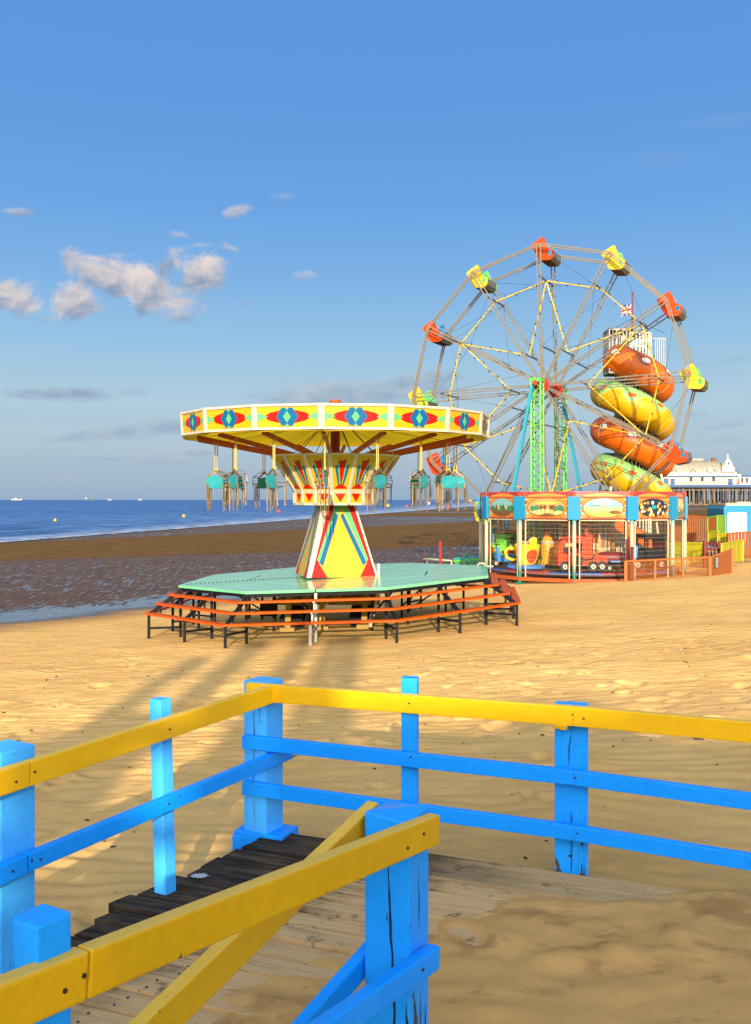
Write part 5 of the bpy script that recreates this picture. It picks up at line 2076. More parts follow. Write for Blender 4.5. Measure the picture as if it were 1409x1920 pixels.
def wheel_part(T, x, y, r, w, tyre, hubm):
    mb = MB()
    mb.lathe([(0, -w / 2), (r * .8, -w / 2), (r, -w * .3), (r, w * .3), (r * .8, w / 2), (0, w / 2)], (0, 0, 0), 20)
    R = Matrix.Rotation(pi / 2, 3, 'X')
    mb.v = [tuple(R @ Vector(p) + Vector((x, y, r))) for p in mb.v]
    o = mb.build('wheel', tyre, T, smooth=True)
    mb = MB()
    for s in (-1, 1):
        mb.lathe([(0, s * (w / 2 + .012)), (r * .42, s * (w / 2 + .012)), (r * .5, s * (w / 2 - .01))], (0, 0, 0), 16)
        mb.lathe([(0, s * (w / 2 + .022)), (r * .14, s * (w / 2 + .022)), (r * .16, s * (w / 2))], (0, 0, 0), 10, 1)
    mb.v = [tuple(R @ Vector(p) + Vector((x, y, r))) for p in mb.v]
    mb.build('hub_cap', hubm, o)
    return o


def build_teacup():
    th = radians(-57)
    T = veh('teacup_car', 'yellow teacup ride car with a red spot on a round blue saucer', 'teacup', th, 2.62, 0)
    yel, red, blu = paint_mat('cup_yellow', (.80, .48, .01), .22, .05, grime=.05, k=1.1), paint_mat('cup_red', (.62, .05, .012), .25, .08, k=1.1), paint_mat('saucer_blue', (.03, .16, .42), .3, .1, k=1.1)
    mb = MB()
    mb.lathe([(0, 0.0), (.60, 0.0), (.66, .05), (.66, .12), (.58, .16), (0, .16)], (0, 0, 0), 36)
    mb.build('saucer', blu, T, smooth=True)
    prof = [(.28, .16), (.34, .20), (.40, .34), (.45, .55), (.48, .74), (.49, .84), (.46, .84), (.43, .74), (.40, .5), (.34, .32)]
    mb = MB()
    mb.lathe(prof, (0, 0, 0), 30, 0, radians(215), radians(215 + 285))
    # door edges
    mb.build('cup', yel, T, smooth=True)
    mb = MB()
    mb.lathe([(.47, .84), (.50, .86), (.50, .80), (.485, .70)], (0, 0, 0), 30, 0, radians(215), radians(500))
    mb.build('rim', yel, T, smooth=True)
    mb = MB()

    def rad(z):
        return float(np.interp(z, [.16, .20, .34, .55, .74, .84], [.28, .34, .40, .45, .48, .49])) + .006
    c_th = -pi / 2 + radians(22)
    rows = []
    for i in range(8):
        rr = i / 7
        rows.append([])
        for j in range(24):
            a = 2 * pi * j / 24
            z = .46 + .25 * rr * sin(a)
            t = c_th + .50 * rr * cos(a)
            rows[-1].append(Vector((rad(z) * cos(t), rad(z) * sin(t), z)))
    for a, b in zip(rows[:-1], rows[1:]):
        for j in range(24):
            mb.poly([a[j], a[(j + 1) % 24], b[(j + 1) % 24], b[j]])
    mb.build('red_spot', red, T, smooth=True)
    mb = MB()
    mb.tube([(-.42, -.12, .70), (-.62, -.16, .74), (-.74, -.18, .62), (-.70, -.18, .42), (-.52, -.14, .33), (-.38, -.1, .34)], .055, 10)
    mb.build('handle', yel, T, smooth=True)
    mb = MB()
    mb.prism([(.12, .15, .60), (.40, .15, .60), (.42, .1, 1.06), (.30, .1, 1.12), (.12, .1, 1.0)], (0, .25, 0))
    mb.prism([(-.25, .1, .62), (.12, .1, .62), (.1, .1, .92), (-.1, .1, .98), (-.22, .1, .9)], (0, .22, 0))
    mb.build('seat_back', yel, T, bevel=.03)
    mb = MB()
    mb.tube([(0, -.05, .5), (0, -.05, .93)], .03, 8)
    mb.tube([(.13 * cos(a), -.05 + .13 * sin(a), .94) for a in np.linspace(0, 2 * pi, 14, endpoint=False)], .02, 6, closed=True)
    mb.build('steering_wheel', M['r_white'], T, smooth=True)


def build_fire_truck():
    th = radians(-12.5)
    T = veh('fire_engine', 'red six wheeled ride-on fire engine with the number 6 on its cab', 'ride-on truck', th, 2.75, radians(2))
    red = paint_mat('engine_red', (.50, .04, .012), .22, .1, grime=.12, k=1.1)
    dk = paint_mat('engine_dark', (.05, .02, .015), .3, .1)
    tyre = paint_mat('tyre', (.016, .015, .014), .6, .1)
    hubm = [paint_mat('hub_cream', (.65, .60, .48), .35, .08), M['black']]
    mb = MB()
    # side outline, nose to the right
    out = [(-.80, .22), (.80, .22), (.84, .30), (.84, .48), (.74, .56), (.42, .60), (.36, .62), (.34, 1.24), (.14, 1.26), (.10, 1.12), (-.66, 1.08), (-.74, 1.0), (-.80, .60)]
    win = [(-.66, .62), (-.02, .62), (.0, .98), (-.60, .98)]
    L = .78
    mb.holed([(p, -L / 2, q) for p, q in out], [(p, -L / 2, q) for p, q in win], (0, .035, 0))
    mb.holed([(p, L / 2 - .035, q) for p, q in out], [(p, L / 2 - .035, q) for p, q in win], (0, .035, 0))
    n = len(out)
    for i in range(n):
        (p0, q0), (p1, q1) = out[i], out[(i + 1) % n]
        if (q0 + q1) / 2 > .85 and -.6 < (p0 + p1) / 2 < .05:
            pass
        mb.poly([(p0, -L / 2 + .03, q0), (p1, -L / 2 + .03, q1), (p1, L / 2 - .03, q1), (p0, L / 2 - .03, q0)])
    mb.build('body', red, T)
    mb = MB()
    mb.prism([(-.22, -L / 2 - .006, .24), (.02, -L / 2 - .006, .24), (.02, -L / 2 - .006, .56), (-.22, -L / 2 - .006, .56)], (0, .01, 0))
    mb.bar((-.1, -L / 2 - .01, .40), (.34, -L / 2 - .01, .44), .02, .06)
    mb.bar((.30, -L / 2 - .01, .42), (.42, -L / 2 - .01, .60), .02, .06)
    mb.bar((.345, -L / 2 + .05, .66), (.345, -L / 2 + .05, 1.18), .03, .1)
    mb.build('door', dk, T)
    mb = MB()
    mb.box((-.30, 0, .45), (.6, .62, .12))
    mb.box((-.62, 0, .70), (.10, .62, .42))
    mb.build('seat', dk, T)
    mb = MB()
    mb.tube([(.18, -.34, .60), (.18, -.34, 1.32)], .03, 8)
    mb.tube([(.28, .2, 1.25), (.28, .2, 1.42)], .04, 8)
    mb.bar((-.6, -.1, 1.14), (.1, -.1, 1.17), .05, .05)
    mb.bar((-.6, .1, 1.14), (.1, .1, 1.17), .05, .05)
    for i in range(7):
        mb.bar((-.55 + .1 * i, -.1, 1.15), (-.55 + .1 * i, .1, 1.15), .03, .03)
    mb.build('ladder', red, T)
    mb = MB()
    mb.bar((-.42, -L / 2 - .03, .60), (-.08, -L / 2 - .03, .60), .02, .02)
    mb.bar((-.22, -L / 2 - .03, .235), (.04, -L / 2 - .03, .235), .02, .02)
    mb.build('grab_rail', paint_mat('bright_alloy', (.7, .68, .62), .25, .05, metal=.7), T)
    mb = MB()
    for y in (-.25, .25):
        mb.lathe([(0, 0), (.05, 0), (.045, .03), (0, .04)], (0, 0, 0), 12)
    mb.v = [(q[2] + .84, q[1] + (-.25 if i < len(mb.v) / 2 else .25), q[0] + .40) for i, q in enumerate(mb.v)]
    mb.build('headlight', hubm[0], T)
    for x in (-.58, .36, .66):
        for y in (-.36, .36):
            wheel_part(T, x, y, .19, .14, tyre, hubm)
    add_number(T, '6', (.235, -L / 2 - .004, .93), .17, dk)


def build_vintage_car():
    th = radians(41)
    T = veh('vintage_car', 'black vintage ride-on car with cream wheel discs and round headlamps', 'ride-on car', th, 2.62, radians(18))
    blk = paint_mat('car_black', (.016, .018, .024), .16, .1, grime=.1)
    cream = [paint_mat('disc_cream', (.62, .48, .36), .4, .1), M['maroon']]
    tyre = bpy.data.materials['tyre']
    mb = MB()
    L = .66
    # nose to the left
    mb.prism([(-.62, -L / 2 + .1, .26), (.0, -L / 2 + .1, .26), (.0, -L / 2 + .1, .66), (-.56, -L / 2 + .1, .60), (-.64, -L / 2 + .1, .54)], (0, L - .2, 0))
    mb.build('bonnet', blk, T, bevel=.04)
    out = [(-.06, .26), (.68, .26), (.74, .62), (.70, 1.12), (.62, 1.18), (-.02, 1.18), (-.06, 1.12), (-.02, .66)]
    w1 = [(.34, .74), (.62, .74), (.60, 1.06), (.34, 1.06)]
    mb = MB()
    for y in (-L / 2, L / 2 - .03):
        mb.holed([(p, y, q) for p, q in out], [(p, y, q) for p, q in [(.02, .74), (.62, .74), (.60, 1.06), (.04, 1.06)]], (0, .03, 0))
    n = len(out)
    for i in range(n):
        (p0, q0), (p1, q1) = out[i], out[(i + 1) % n]
        if i in (6,):
            continue
        mb.poly([(p0, -L / 2 + .03, q0), (p1, -L / 2 + .03, q1), (p1, L / 2 - .03, q1), (p0, L / 2 - .03, q0)])
    mb.bar((.31, -L / 2 + .015, .72), (.31, -L / 2 + .015, 1.08), .03, .05, up=(1, 0, 0))
    mb.bar((.31, L / 2 - .015, .72), (.31, L / 2 - .015, 1.08), .03, .05, up=(1, 0, 0))
    mb.build('cab', blk, T)
    mb = MB()
    mb.prism([(-.14, -L / 2 - .06, 1.17), (.80, -L / 2 - .06, 1.17), (.76, -L / 2 - .06, 1.24), (-.08, -L / 2 - .06, 1.24)], (0, L + .12, 0))
    mb.build('roof', blk, T, bevel=.02)
    for x in (-.42, .52):
        for y in (-.34, .34):
            mb = MB()
            rows = []
            for i in range(11):
                a = radians(-5 + 190 * i / 10)
                rows.append([Vector((x + .27 * cos(a), y + s, .23 + .27 * sin(a))) for s in (-.10, .10)])
            for a, b in zip(rows[:-1], rows[1:]):
                mb.poly([a[0], a[1], b[1], b[0]])
                mb.poly([a[0] * 1.0, b[0], Vector((x, y - .1, .34)), Vector((x, y - .1, .34))][:3])
            mb.build('mudguard', blk, T, smooth=False)
            wheel_part(T, x, y, .21, .09, tyre, cream)
    mb = MB()
    for y in (-.22, .22):
        k0 = len(mb.v)
        mb.lathe([(0, .05), (.075, .05), (.085, .02), (.05, -.08), (0, -.10)], (0, 0, 0), 14)
        for i in range(k0, len(mb.v)):
            p = mb.v[i]
            mb.v[i] = (-.62 - p[2], y + p[1], .56 + p[0])
    mb.build('headlight', bpy.data.materials['bright_alloy'], T, smooth=True)
    mb = MB()
    mb.prism([(-.66, -.17, .26), (-.66, .17, .26), (-.66, .17, .6), (-.66, -.17, .6)], (.03, 0, 0))
    mb.build('grille', bpy.data.materials['bright_alloy'], T)
    mb = MB()
    mb.bar((-.74, -.34, .26), (-.74, .34, .26), .03, .05)
    mb.build('bumper', cream[0], T)
    mb = MB()
    mb.box((.4, 0, .48), (.4, .5, .12))
    mb.box((.6, 0, .74), (.08, .5, .45))
    mb.build('seat', M['maroon'], T)


def build_loco():
    th = radians(-103)
    T = veh('toy_engine', 'green ride-on steam engine with pink roof and oval window behind the teacup', 'ride-on train', th, 2.62, radians(24))
    gr = paint_mat('engine_green', (.16, .50, .05), .3, .1, k=1.1)
    pk = paint_mat('engine_pink', (.65, .16, .14), .4, .1, k=1.1)
    mb = MB()
    L = .6
    out = [(-.30, .2), (.42, .2), (.42, 1.22), (-.30, 1.16)]
    oval = [(.06 + .17 * cos(a), .92 + .20 * sin(a)) for a in np.linspace(0, 2 * pi, 16, endpoint=False)]
    for y in (-L / 2, L / 2 - .03):
        mb.holed([(p, y, q) for p, q in out], [(p, y, q) for p, q in oval], (0, .03, 0))
    for i in range(4):
        (p0, q0), (p1, q1) = out[i], out[(i + 1) % 4]
        mb.poly([(p0, -L / 2 + .03, q0), (p1, -L / 2 + .03, q1), (p1, L / 2 - .03, q1), (p0, L / 2 - .03, q0)])
    mb.build('cab', gr, T)
    mb = MB()
    mb.box((.04, 0, 1.24), (.92, .76, .07))
    mb.build('roof', pk, T, bevel=.02)
    mb = MB()
    mb.tube([(-.30, 0, .58), (-.78, 0, .58)], .25, 18)
    mb.build('boiler', gr, T)
    mb = MB()
    mb.tube([(-.62, 0, .80), (-.62, 0, 1.20), (-.62, 0, 1.22), (-.62, 0, 1.36)], [.05, .05, .11, .14], 12)
    mb.build('funnel', paint_mat('funnel_blue', (.12, .26, .42), .4, .1), T)
    mb = MB()
    mb.tube([(-.78, 0, .58), (-.82, 0, .58)], .26, 18)
    mb.build('smokebox_door', M['r_red'], T)
    for x in (-.55, .2):
        for y in (-.3, .3):
            wheel_part(T, x, y, .19, .08, bpy.data.materials['tyre'], [M['r_yellow'], M['r_red']])


def build_small_ones():
    # little blue and red scooter at the left edge
    T = veh('toy_scooter', 'small blue and red ride-on scooter at the left edge of the roundabout', 'ride-on scooter', radians(-79), 2.9, radians(20))
    blu, red = paint_mat('scooter_blue', (.04, .20, .48), .3, .1, k=1.1), M['r_red']
    mb = MB()
    mb.prism([(-.30, -.14, .20), (.34, -.14, .20), (.34, -.14, .46), (.06, -.14, .50), (-.02, -.14, .28), (-.14, -.14, .28), (-.26, -.14, .72), (-.36, -.14, .70)], (0, .28, 0))
    mb.build('body', blu, T, bevel=.03)
    mb = MB()
    mb.box((.18, 0, .54), (.42, .26, .10))
    mb.build('saddle', red, T, bevel=.03)
    mb = MB()
    mb.tube([(-.30, -.26, .82), (-.30, .26, .82)], .02, 6)
    mb.tube([(-.31, 0, .7), (-.30, 0, .82)], .025, 6)
    mb.build('handlebar', M['black'], T)
    mb = MB()
    mb.lathe([(0, .05), (.07, .05), (.08, 0), (0, -.06)], (0, 0, 0), 12)
    mb.v = [(-.36 - p[2], p[1], .62 + p[0]) for p in mb.v]
    mb.build('headlight', M['r_yellow'], T)
    for x in (-.32, .28):
        wheel_part(T, x, 0, .15, .10, bpy.data.materials['tyre'], [M['r_white'], M['r_red']])
    # blue and maroon aeroplane-like car beside the truck
    T = veh('toy_plane', 'dark maroon and blue ride-on aeroplane between fire engine and black car', 'ride-on plane', radians(14), 2.62, radians(-8))
    mb = MB()
    mb.tube([(-.62, 0, .42), (-.52, 0, .44), (-.2, 0, .46), (.25, 0, .44), (.68, 0, .46)], [.06, .19, .24, .2, .05], 14)
    mb.build('fuselage', M['maroon'], T, smooth=True)
    mb = MB()
    mb.prism([(-.2, -.62, .34), (.12, -.62, .34), (.16, .62, .34), (-.24, .62, .34)], (0, 0, .04))
    mb.build('wing', blu, T, bevel=.01)
    mb = MB()
    mb.prism([(.46, -.02, .46), (.72, -.02, .46), (.76, -.02, .86), (.60, -.02, .86)], (0, .04, 0))
    mb.prism([(.5, -.28, .48), (.72, -.28, .48), (.72, .28, .48), (.5, .28, .48)], (0, 0, .03))
    mb.build('tail', blu, T)
    mb = MB()
    mb.box((-.66, 0, .42), (.02, .05, .5))
    mb.box((-.66, 0, .42), (.03, .5, .05))
    mb.build('propeller', M['r_white'], T)
    for y in (-.22, .22):
        wheel_part(T, -.2, y, .12, .07, bpy.data.materials['tyre'], [M['r_white'], M['r_red']])
    # orange rocket behind the cup
    T = veh('toy_rocket', 'tall orange ride-on rocket right behind the yellow teacup', 'ride-on rocket', radians(-52), 1.75, 0)
    mb = MB()
    mb.lathe([(0, .16), (.20, .16), (.24, .5), (.22, .9), (.12, 1.18), (0, 1.32)], (0, 0, 0), 18)
    mb.build('body', paint_mat('rocket_orange', (.75, .24, .02), .3, .08, k=1.1), T, smooth=True)
    mb = MB()
    for k in range(4):
        a = pi / 4 + k * pi / 2
        d = Vector((cos(a), sin(a), 0))
        n = Vector((-sin(a), cos(a), 0)) * .03
        mb.prism([d * .18 + Vector((0, 0, .5)) - n / 2, d * .40 + Vector((0, 0, .18)) - n / 2, d * .40 - n / 2, d * .16 + Vector((0, 0, .12)) - n / 2], n)
    mb.build('fin', M['r_yellow'], T)
    mb = MB()
    mb.lathe([(.225, .88), (.235, .92), (.225, .96)], (0, 0, 0), 18)
    mb.build('band', M['r_white'], T)
    # pink and white spotted horse-less carriage on the far side
    T = veh('toy_carriage', 'red and cream ride-on carriage on the far side of the drum', 'ride-on carriage', radians(150), 2.5, radians(150))
    mb = MB()
    mb.prism([(-.5, -.3, .3), (.5, -.3, .3), (.62, -.3, .7), (.5, -.3, .95), (.35, -.3, .6), (-.35, -.3, .6), (-.5, -.3, .8), (-.6, -.3, .7)], (0, .6, 0))
    mb.build('body', M['r_red'], T, bevel=.03)
    mb = MB()
    for x in (-.5, .5):
        mb.tube([(x, -.28, .6), (x, -.28, 1.25)], .02, 6)
        mb.tube([(x, .28, .6), (x, .28, 1.25)], .02, 6)
    mb.box((0, 0, 1.27), (1.2, .7, .05))
    mb.build('canopy', M['r_white'], T)
    for x in (-.36, .36):
        for y in (-.34, .34):
            wheel_part(T, x, y, .2, .06, bpy.data.materials['tyre'], [M['r_white'], M['r_red']])


build_teacup()
build_fire_truck()
build_vintage_car()
build_loco()
build_small_ones()
# ------------------------------------------------------------------ the coiled tube slide
SX, SY = 12.42, 46.0


def tube_skin(name, base, band, dot, ring):
    m, nt, b, out = base_mat(name)
    uv = N(nt, 'ShaderNodeTexCoord').outputs['UV']
    sep = N(nt, 'ShaderNodeSeparateXYZ')
    nt.links.new(uv, sep.inputs[0])
    u, v = sep.outputs[0], mth(nt, 'ADD', sep.outputs[1], 0.05)          # u metres along, v turn round the tube (0.5 = top)
    w = mth(nt, 'SINE', mth(nt, 'MULTIPLY', u, 2 * pi / 1.05))
    top = mth(nt, 'SUBTRACT', mth(nt, 'ABSOLUTE', mth(nt, 'SUBTRACT', v, 0.52)), mth(nt, 'MULTIPLY', w, 0.055))
    k = mth(nt, 'SUBTRACT', 1.0, sstep(nt, top, 0.150, 0.156))
    edge = mth(nt, 'MULTIPLY', sstep(nt, top, 0.150, 0.156), mth(nt, 'SUBTRACT', 1.0, sstep(nt, top, 0.168, 0.174)))
    n = noise(nt, N(nt, 'ShaderNodeTexCoord').outputs['Object'], 2.5, 4, 0.6)
    c = mixc(nt, n, tuple(x * .9 for x in base), tuple(min(1, x * 1.08) for x in base))
    c = mixc(nt, k, c, band)
    c = mixc(nt, mth(nt, 'MULTIPLY', edge, 0.6), c, ring)
    du = mth(nt, 'DIVIDE', mth(nt, 'SUBTRACT', mth(nt, 'FRACT', mth(nt, 'ADD', mth(nt, 'DIVIDE', u, 1.05), 0.25)), 0.5), 0.17)
    for sg in (-1, 1):
        dv = mth(nt, 'DIVIDE', mth(nt, 'SUBTRACT', v, 0.52 + sg * 0.135), 0.036)
        r = mth(nt, 'SQRT', mth(nt, 'ADD', mth(nt, 'MULTIPLY', du, du), mth(nt, 'MULTIPLY', dv, dv)))
        c = mixc(nt, mth(nt, 'SUBTRACT', 1.0, sstep(nt, r, 0.80, 0.88)), c, dot)
    nt.links.new(c, b.inputs['Base Color'])
    b.inputs['Roughness'].default_value = 0.45
    b.inputs['Specular IOR Level'].default_value = 0.25
    return m


def build_slide():
    g = gz(SX, SY)
    T = thing('tube_slide', 'tall slide tower wrapped in orange and yellow spotted spiral tube, caged top deck', 'slide', (SX, SY, g))
    orange = tube_skin('slide_orange', (.48, .082, .001), (.20, .042, .010), (.42, .41, .40), (.3, .1, .02))
    yellow = tube_skin('slide_yellow', (.47, .25, .002), (.19, .38, .11), (.38, .085, .006), (.40, .34, .06))
    rt, R = .72, 1.26
    # height of the tube's middle line against turn; turn 0 = left end, front passes run left to right
    def zc(t):
        n, f = math.floor(t), t - math.floor(t)
        z = 7.02 - 1.82 * n
        if f < .5:
            g = f / .5
            z -= 1.70 * (.5 * g + .5 * g * g * (3 - 2 * g))
        else:
            z -= 1.70 + .12 * ((f - .5) / .5)
        return z

    def cl(t):
        z = (zc(t - .10) + zc(t - .05) + zc(t) + zc(t + .05) + zc(t + .10)) / 5
        a = pi - 0 + 2 * pi * t        # t=0 left, 0.25 front, 0.5 right, 0.75 back
        return Vector((SX + R * cos(a), SY + R * sin(a), z))

    def seg(t0, t1, mat, cap0=False):
        n = max(8, int((t1 - t0) * 56))
        k = 28
        pts = [cl(t0 + (t1 - t0) * i / n) for i in range(n + 1)]
        me_v, me_f, uvs = [], [], []
        s = 0.0
        for i, p in enumerate(pts):
            tg = (pts[min(i + 1, n)] - pts[max(i - 1, 0)]).normalized()
            ra = Vector((p.x - SX, p.y - SY, 0)).normalized()
            up = tg.cross(ra)
            if up.z < 0:
                up = -up
            ra = up.cross(tg).normalized()
            if (Vector((p.x - SX, p.y - SY, 0))).dot(ra) < 0:
                ra = -ra
            if i:
                s += (p - pts[i - 1]).length
            for j in range(k + 1):
                a = 2 * pi * j / k - pi / 2        # j=k/2 -> top
                rr = rt
                me_v.append(p + (ra * cos(a) + up * sin(a)) * rr)
                uvs.append((s, j / k))
        for i in range(n):
            for j in range(k):
                me_f.append((i * (k + 1) + j, i * (k + 1) + j + 1, (i + 1) * (k + 1) + j + 1, (i + 1) * (k + 1) + j))
        me = bpy.data.meshes.new('tube')
        off = Vector(T.location)
        me.from_pydata([tuple(p - off) for p in me_v], [], me_f)
        lay = me.uv_layers.new(name='UVMap')
        for poly in me.polygons:
            for li in poly.loop_indices:
                lay.data[li].uv = uvs[me.loops[li].vertex_index]
        me.materials.append(mat)
        me.polygons.foreach_set('use_smooth', [True] * len(me.polygons))
        o = bpy.data.objects.new('tube', me)
        COL.objects.link(o)
        o.parent = T
        # joint collars
        mb = MB()
        for tt in np.arange(t0 + .12, t1 - .02, .1667):
            p = cl(tt)
            tg = (cl(tt + .01) - cl(tt - .01)).normalized()
            ra = Vector((p.x - SX, p.y - SY, 0)).normalized()
            up = tg.cross(ra).normalized()
            ra = up.cross(tg).normalized()
            mb.tube([p + (ra * cos(a) + up * sin(a)) * (rt + .005) for a in np.linspace(0, 2 * pi, 28, endpoint=False)], .014, 5, closed=True)
        if mb.v:
            mb.build('joint_collar', M['slide_collar'], o, world=True)
        return o
    M['slide_collar'] = paint_mat('slide_collar', (.34, .30, .22), .5, .1)
    # colour changes at the left-hand ends, one colour per turn
    seg(0.10, .78, orange)
    seg(.78, 1.78, yellow)
    seg(1.78, 2.78, orange)
    seg(2.78, 4.2, yellow)
    # run-out at the foot
    mb = MB()
    p0 = cl(4.2)
    mb.bar(Vector((11.2, 44.6, -1.0)), Vector((13.3, 43.6, -2.35)), 1.0, .55)
    mb.build('chute', paint_mat('chute_orange', (.70, .14, .012), .35, .1), T, world=True, bevel=.1)
    # tower core: uprights and pickets
    cream = paint_mat('cream_picket', (.74, .64, .46), .45, .1)
    steel = paint_mat('galvanised_grey', (.40, .36, .29), .5, .15, metal=.2)
    mb = MB()
    for k in range(30):
        a = 2 * pi * k / 30
        c = Vector((SX + .05 + .84 * cos(a), SY + .86 * sin(a), 0))
        zt = 8.02
        mb.bar((c.x, c.y, g), (c.x, c.y, zt), .05, .05, up=(0, 1, 0))
    for z in (7.95, 7.3, 6.5, 5.2, 3.6, 2.0, .5):
        mb.tube([(SX + .05 + .85 * cos(a), SY + .87 * sin(a), z) for a in np.linspace(0, 2 * pi, 30, endpoint=False)], .045, 5, closed=True)
    o = mb.build('picket_drum', cream, T, world=True)
    mb = MB()
    mb.tube([(SX + .25, SY, g), (SX + .25, SY, 6.3)], .22, 12)
    for k in range(5):
        z = 6.2 - 1.75 * k
        mb.lathe([(0, 0), (.80, 0), (.80, .08), (0, .08)], (SX + .25, SY, z), 24)
    mb.build('stair_core', paint_mat('dark_core', (.05, .04, .035), .6, .2), T, world=True)
    # square cage at the start of the slide, on the left
    mb = MB()
    x0, x1, y0, y1, z0, z1 = 11.05, 12.02, 44.85, 46.0, 6.02, 8.05
    for xx in np.linspace(x0, x1, 7):
        for yy in (y0, y1):
            mb.bar((xx, yy, z0), (xx, yy, z1), .045, .045, up=(0, 1, 0))
    for yy in np.linspace(y0, y1, 6):
        for xx in (x0, x1):
            mb.bar((xx, yy, z0), (xx, yy, z1), .04, .04, up=(0, 1, 0))
    for z in (z0, 6.9, z1):
        for a, b in (((x0, y0), (x1, y0)), ((x1, y0), (x1, y1)), ((x1, y1), (x0, y1)), ((x0, y1), (x0, y0))):
            mb.bar((a[0], a[1], z), (b[0], b[1], z), .06, .06)
    mb.bar((x0, y0, 6.4), (x1, y0, 6.1), .04, .05)
    mb.bar((x0 + .55, y0, 6.05), (x1, y0, 6.8), .04, .05)
    mb.build('cage', steel, T, world=True)
    mb = MB()
    mb.box(((x0 + x1) / 2, (y0 + y1) / 2, z0 - .03), (x1 - x0, y1 - y0, .06))
    mb.build('cage_floor', paint_mat('red_brown_board', (.12, .05, .03), .6, .2), T, world=True)
    mb = MB()
    mb.prism([(x0, y0, z1 + .03), (x1, y0, z1 + .03), (x1 + .9, y1, z1 - .25), (x0, y1, z1 + .03)], (0, 0, .04))
    mb.build('cage_roof', bpy.data.materials['red_brown_board'], T, world=True)
    # small outer cage on the right
    mb = MB()
    for k in range(6):
        xx = 13.45 + .09 * k
        mb.bar((xx, 45.6, 5.4), (xx, 45.6, 7.75), .03, .03, up=(0, 1, 0))
    for z in (5.4, 6.3, 7.75):
        mb.bar((13.3, 45.6, z), (13.92, 45.6, z), .04, .04)
    mb.build('cage', steel, T, world=True)
    # bunting poles and flag
    P = at(1186, 551, 46.0)
    mb = MB()
    mb.tube([(P.x, 46.0, 7.6), (P.x, 46.0, P.z)], [.05, .03], 8)
    mb.lathe([(0, -.06), (.05, -.03), (.05, .03), (0, .06)], (P.x, 46.0, P.z + .05), 8)
    mb.build('flag_pole', M['maroon'], T, world=True)
    # stay wires
    mb = MB()
    for (xx, yy) in ((11.1, 45.0), (13.9, 45.6), (12.0, 47)):
        mb.tube([(P.x, 46, P.z - 1.2), (xx, yy, 8.0)], .01, 4)
    mb.build('stay_wire', M['black'], T, world=True)
    for dx, dy in ((-1.9, -1.6), (1.9, -1.2), (1.9, 1.6), (-1.9, 1.6)):
        mb = MB()
        mb.bar((SX + dx, SY + dy, gz(SX + dx, SY + dy) - .05), (SX + dx * .55, SY + dy * .55, 2.0), .10, .10, up=(0, 1, 0))
        mb.build('tower_leg', cream, T, world=True)
    # the flag itself
    fl = thing('union_flag', 'red, white and blue union flag flying left from the slide tower pole', 'flag', (P.x, 46.0, P.z - .75))
    Wd, Ht, nx, ny = .52, .52, 44, 36
    mb = MB()
    cr, cw, cb = 0, 1, 2

    def fcol(u, v):
        x, y = u * 60, v * 30
        # red cross, white fimbriation
        if abs(x - 30) < 3 or abs(y - 15) < 3:
            return cr
        if abs(x - 30) < 5 or abs(y - 15) < 5:
            return cw
        d1 = (y - x / 2) / sqrt(1.25)
        d2 = (y - (30 - x / 2)) / sqrt(1.25)
        best = d1 if abs(d1) < abs(d2) else d2
        if abs(best) < 3:
            up = (x < 30)
            if best is d1 or best == d1:
                ok = (0 < d1 < 2) if x > 30 else (-2 < d1 < 0)
            else:
                ok = (-2 < d2 < 0) if x > 30 else (0 < d2 < 2)
            return cr if ok else cw
        return cb

    def fp(u, v):
        return Vector((-Wd * u, .10 * sin(u * 7.5 + v) * u ** .6, Ht * (v - .5) - .12 * u * u + .035 * sin(u * 8 + 1)))
    for i in range(nx):
        for j in range(ny):
            u0, u1, v0, v1 = i / nx, (i + 1) / nx, j / ny, (j + 1) / ny
            mb.poly([fp(u0, v0), fp(u1, v0), fp(u1, v1), fp(u0, v1)], fcol((u0 + u1) / 2, (v0 + v1) / 2))
    mb.build('cloth', [paint_mat('flag_red', (.50, .02, .03), .7), paint_mat('flag_white', (.75, .72, .70), .7), paint_mat('flag_blue', (.012, .02, .10), .7)], fl, smooth=True)


build_slide()


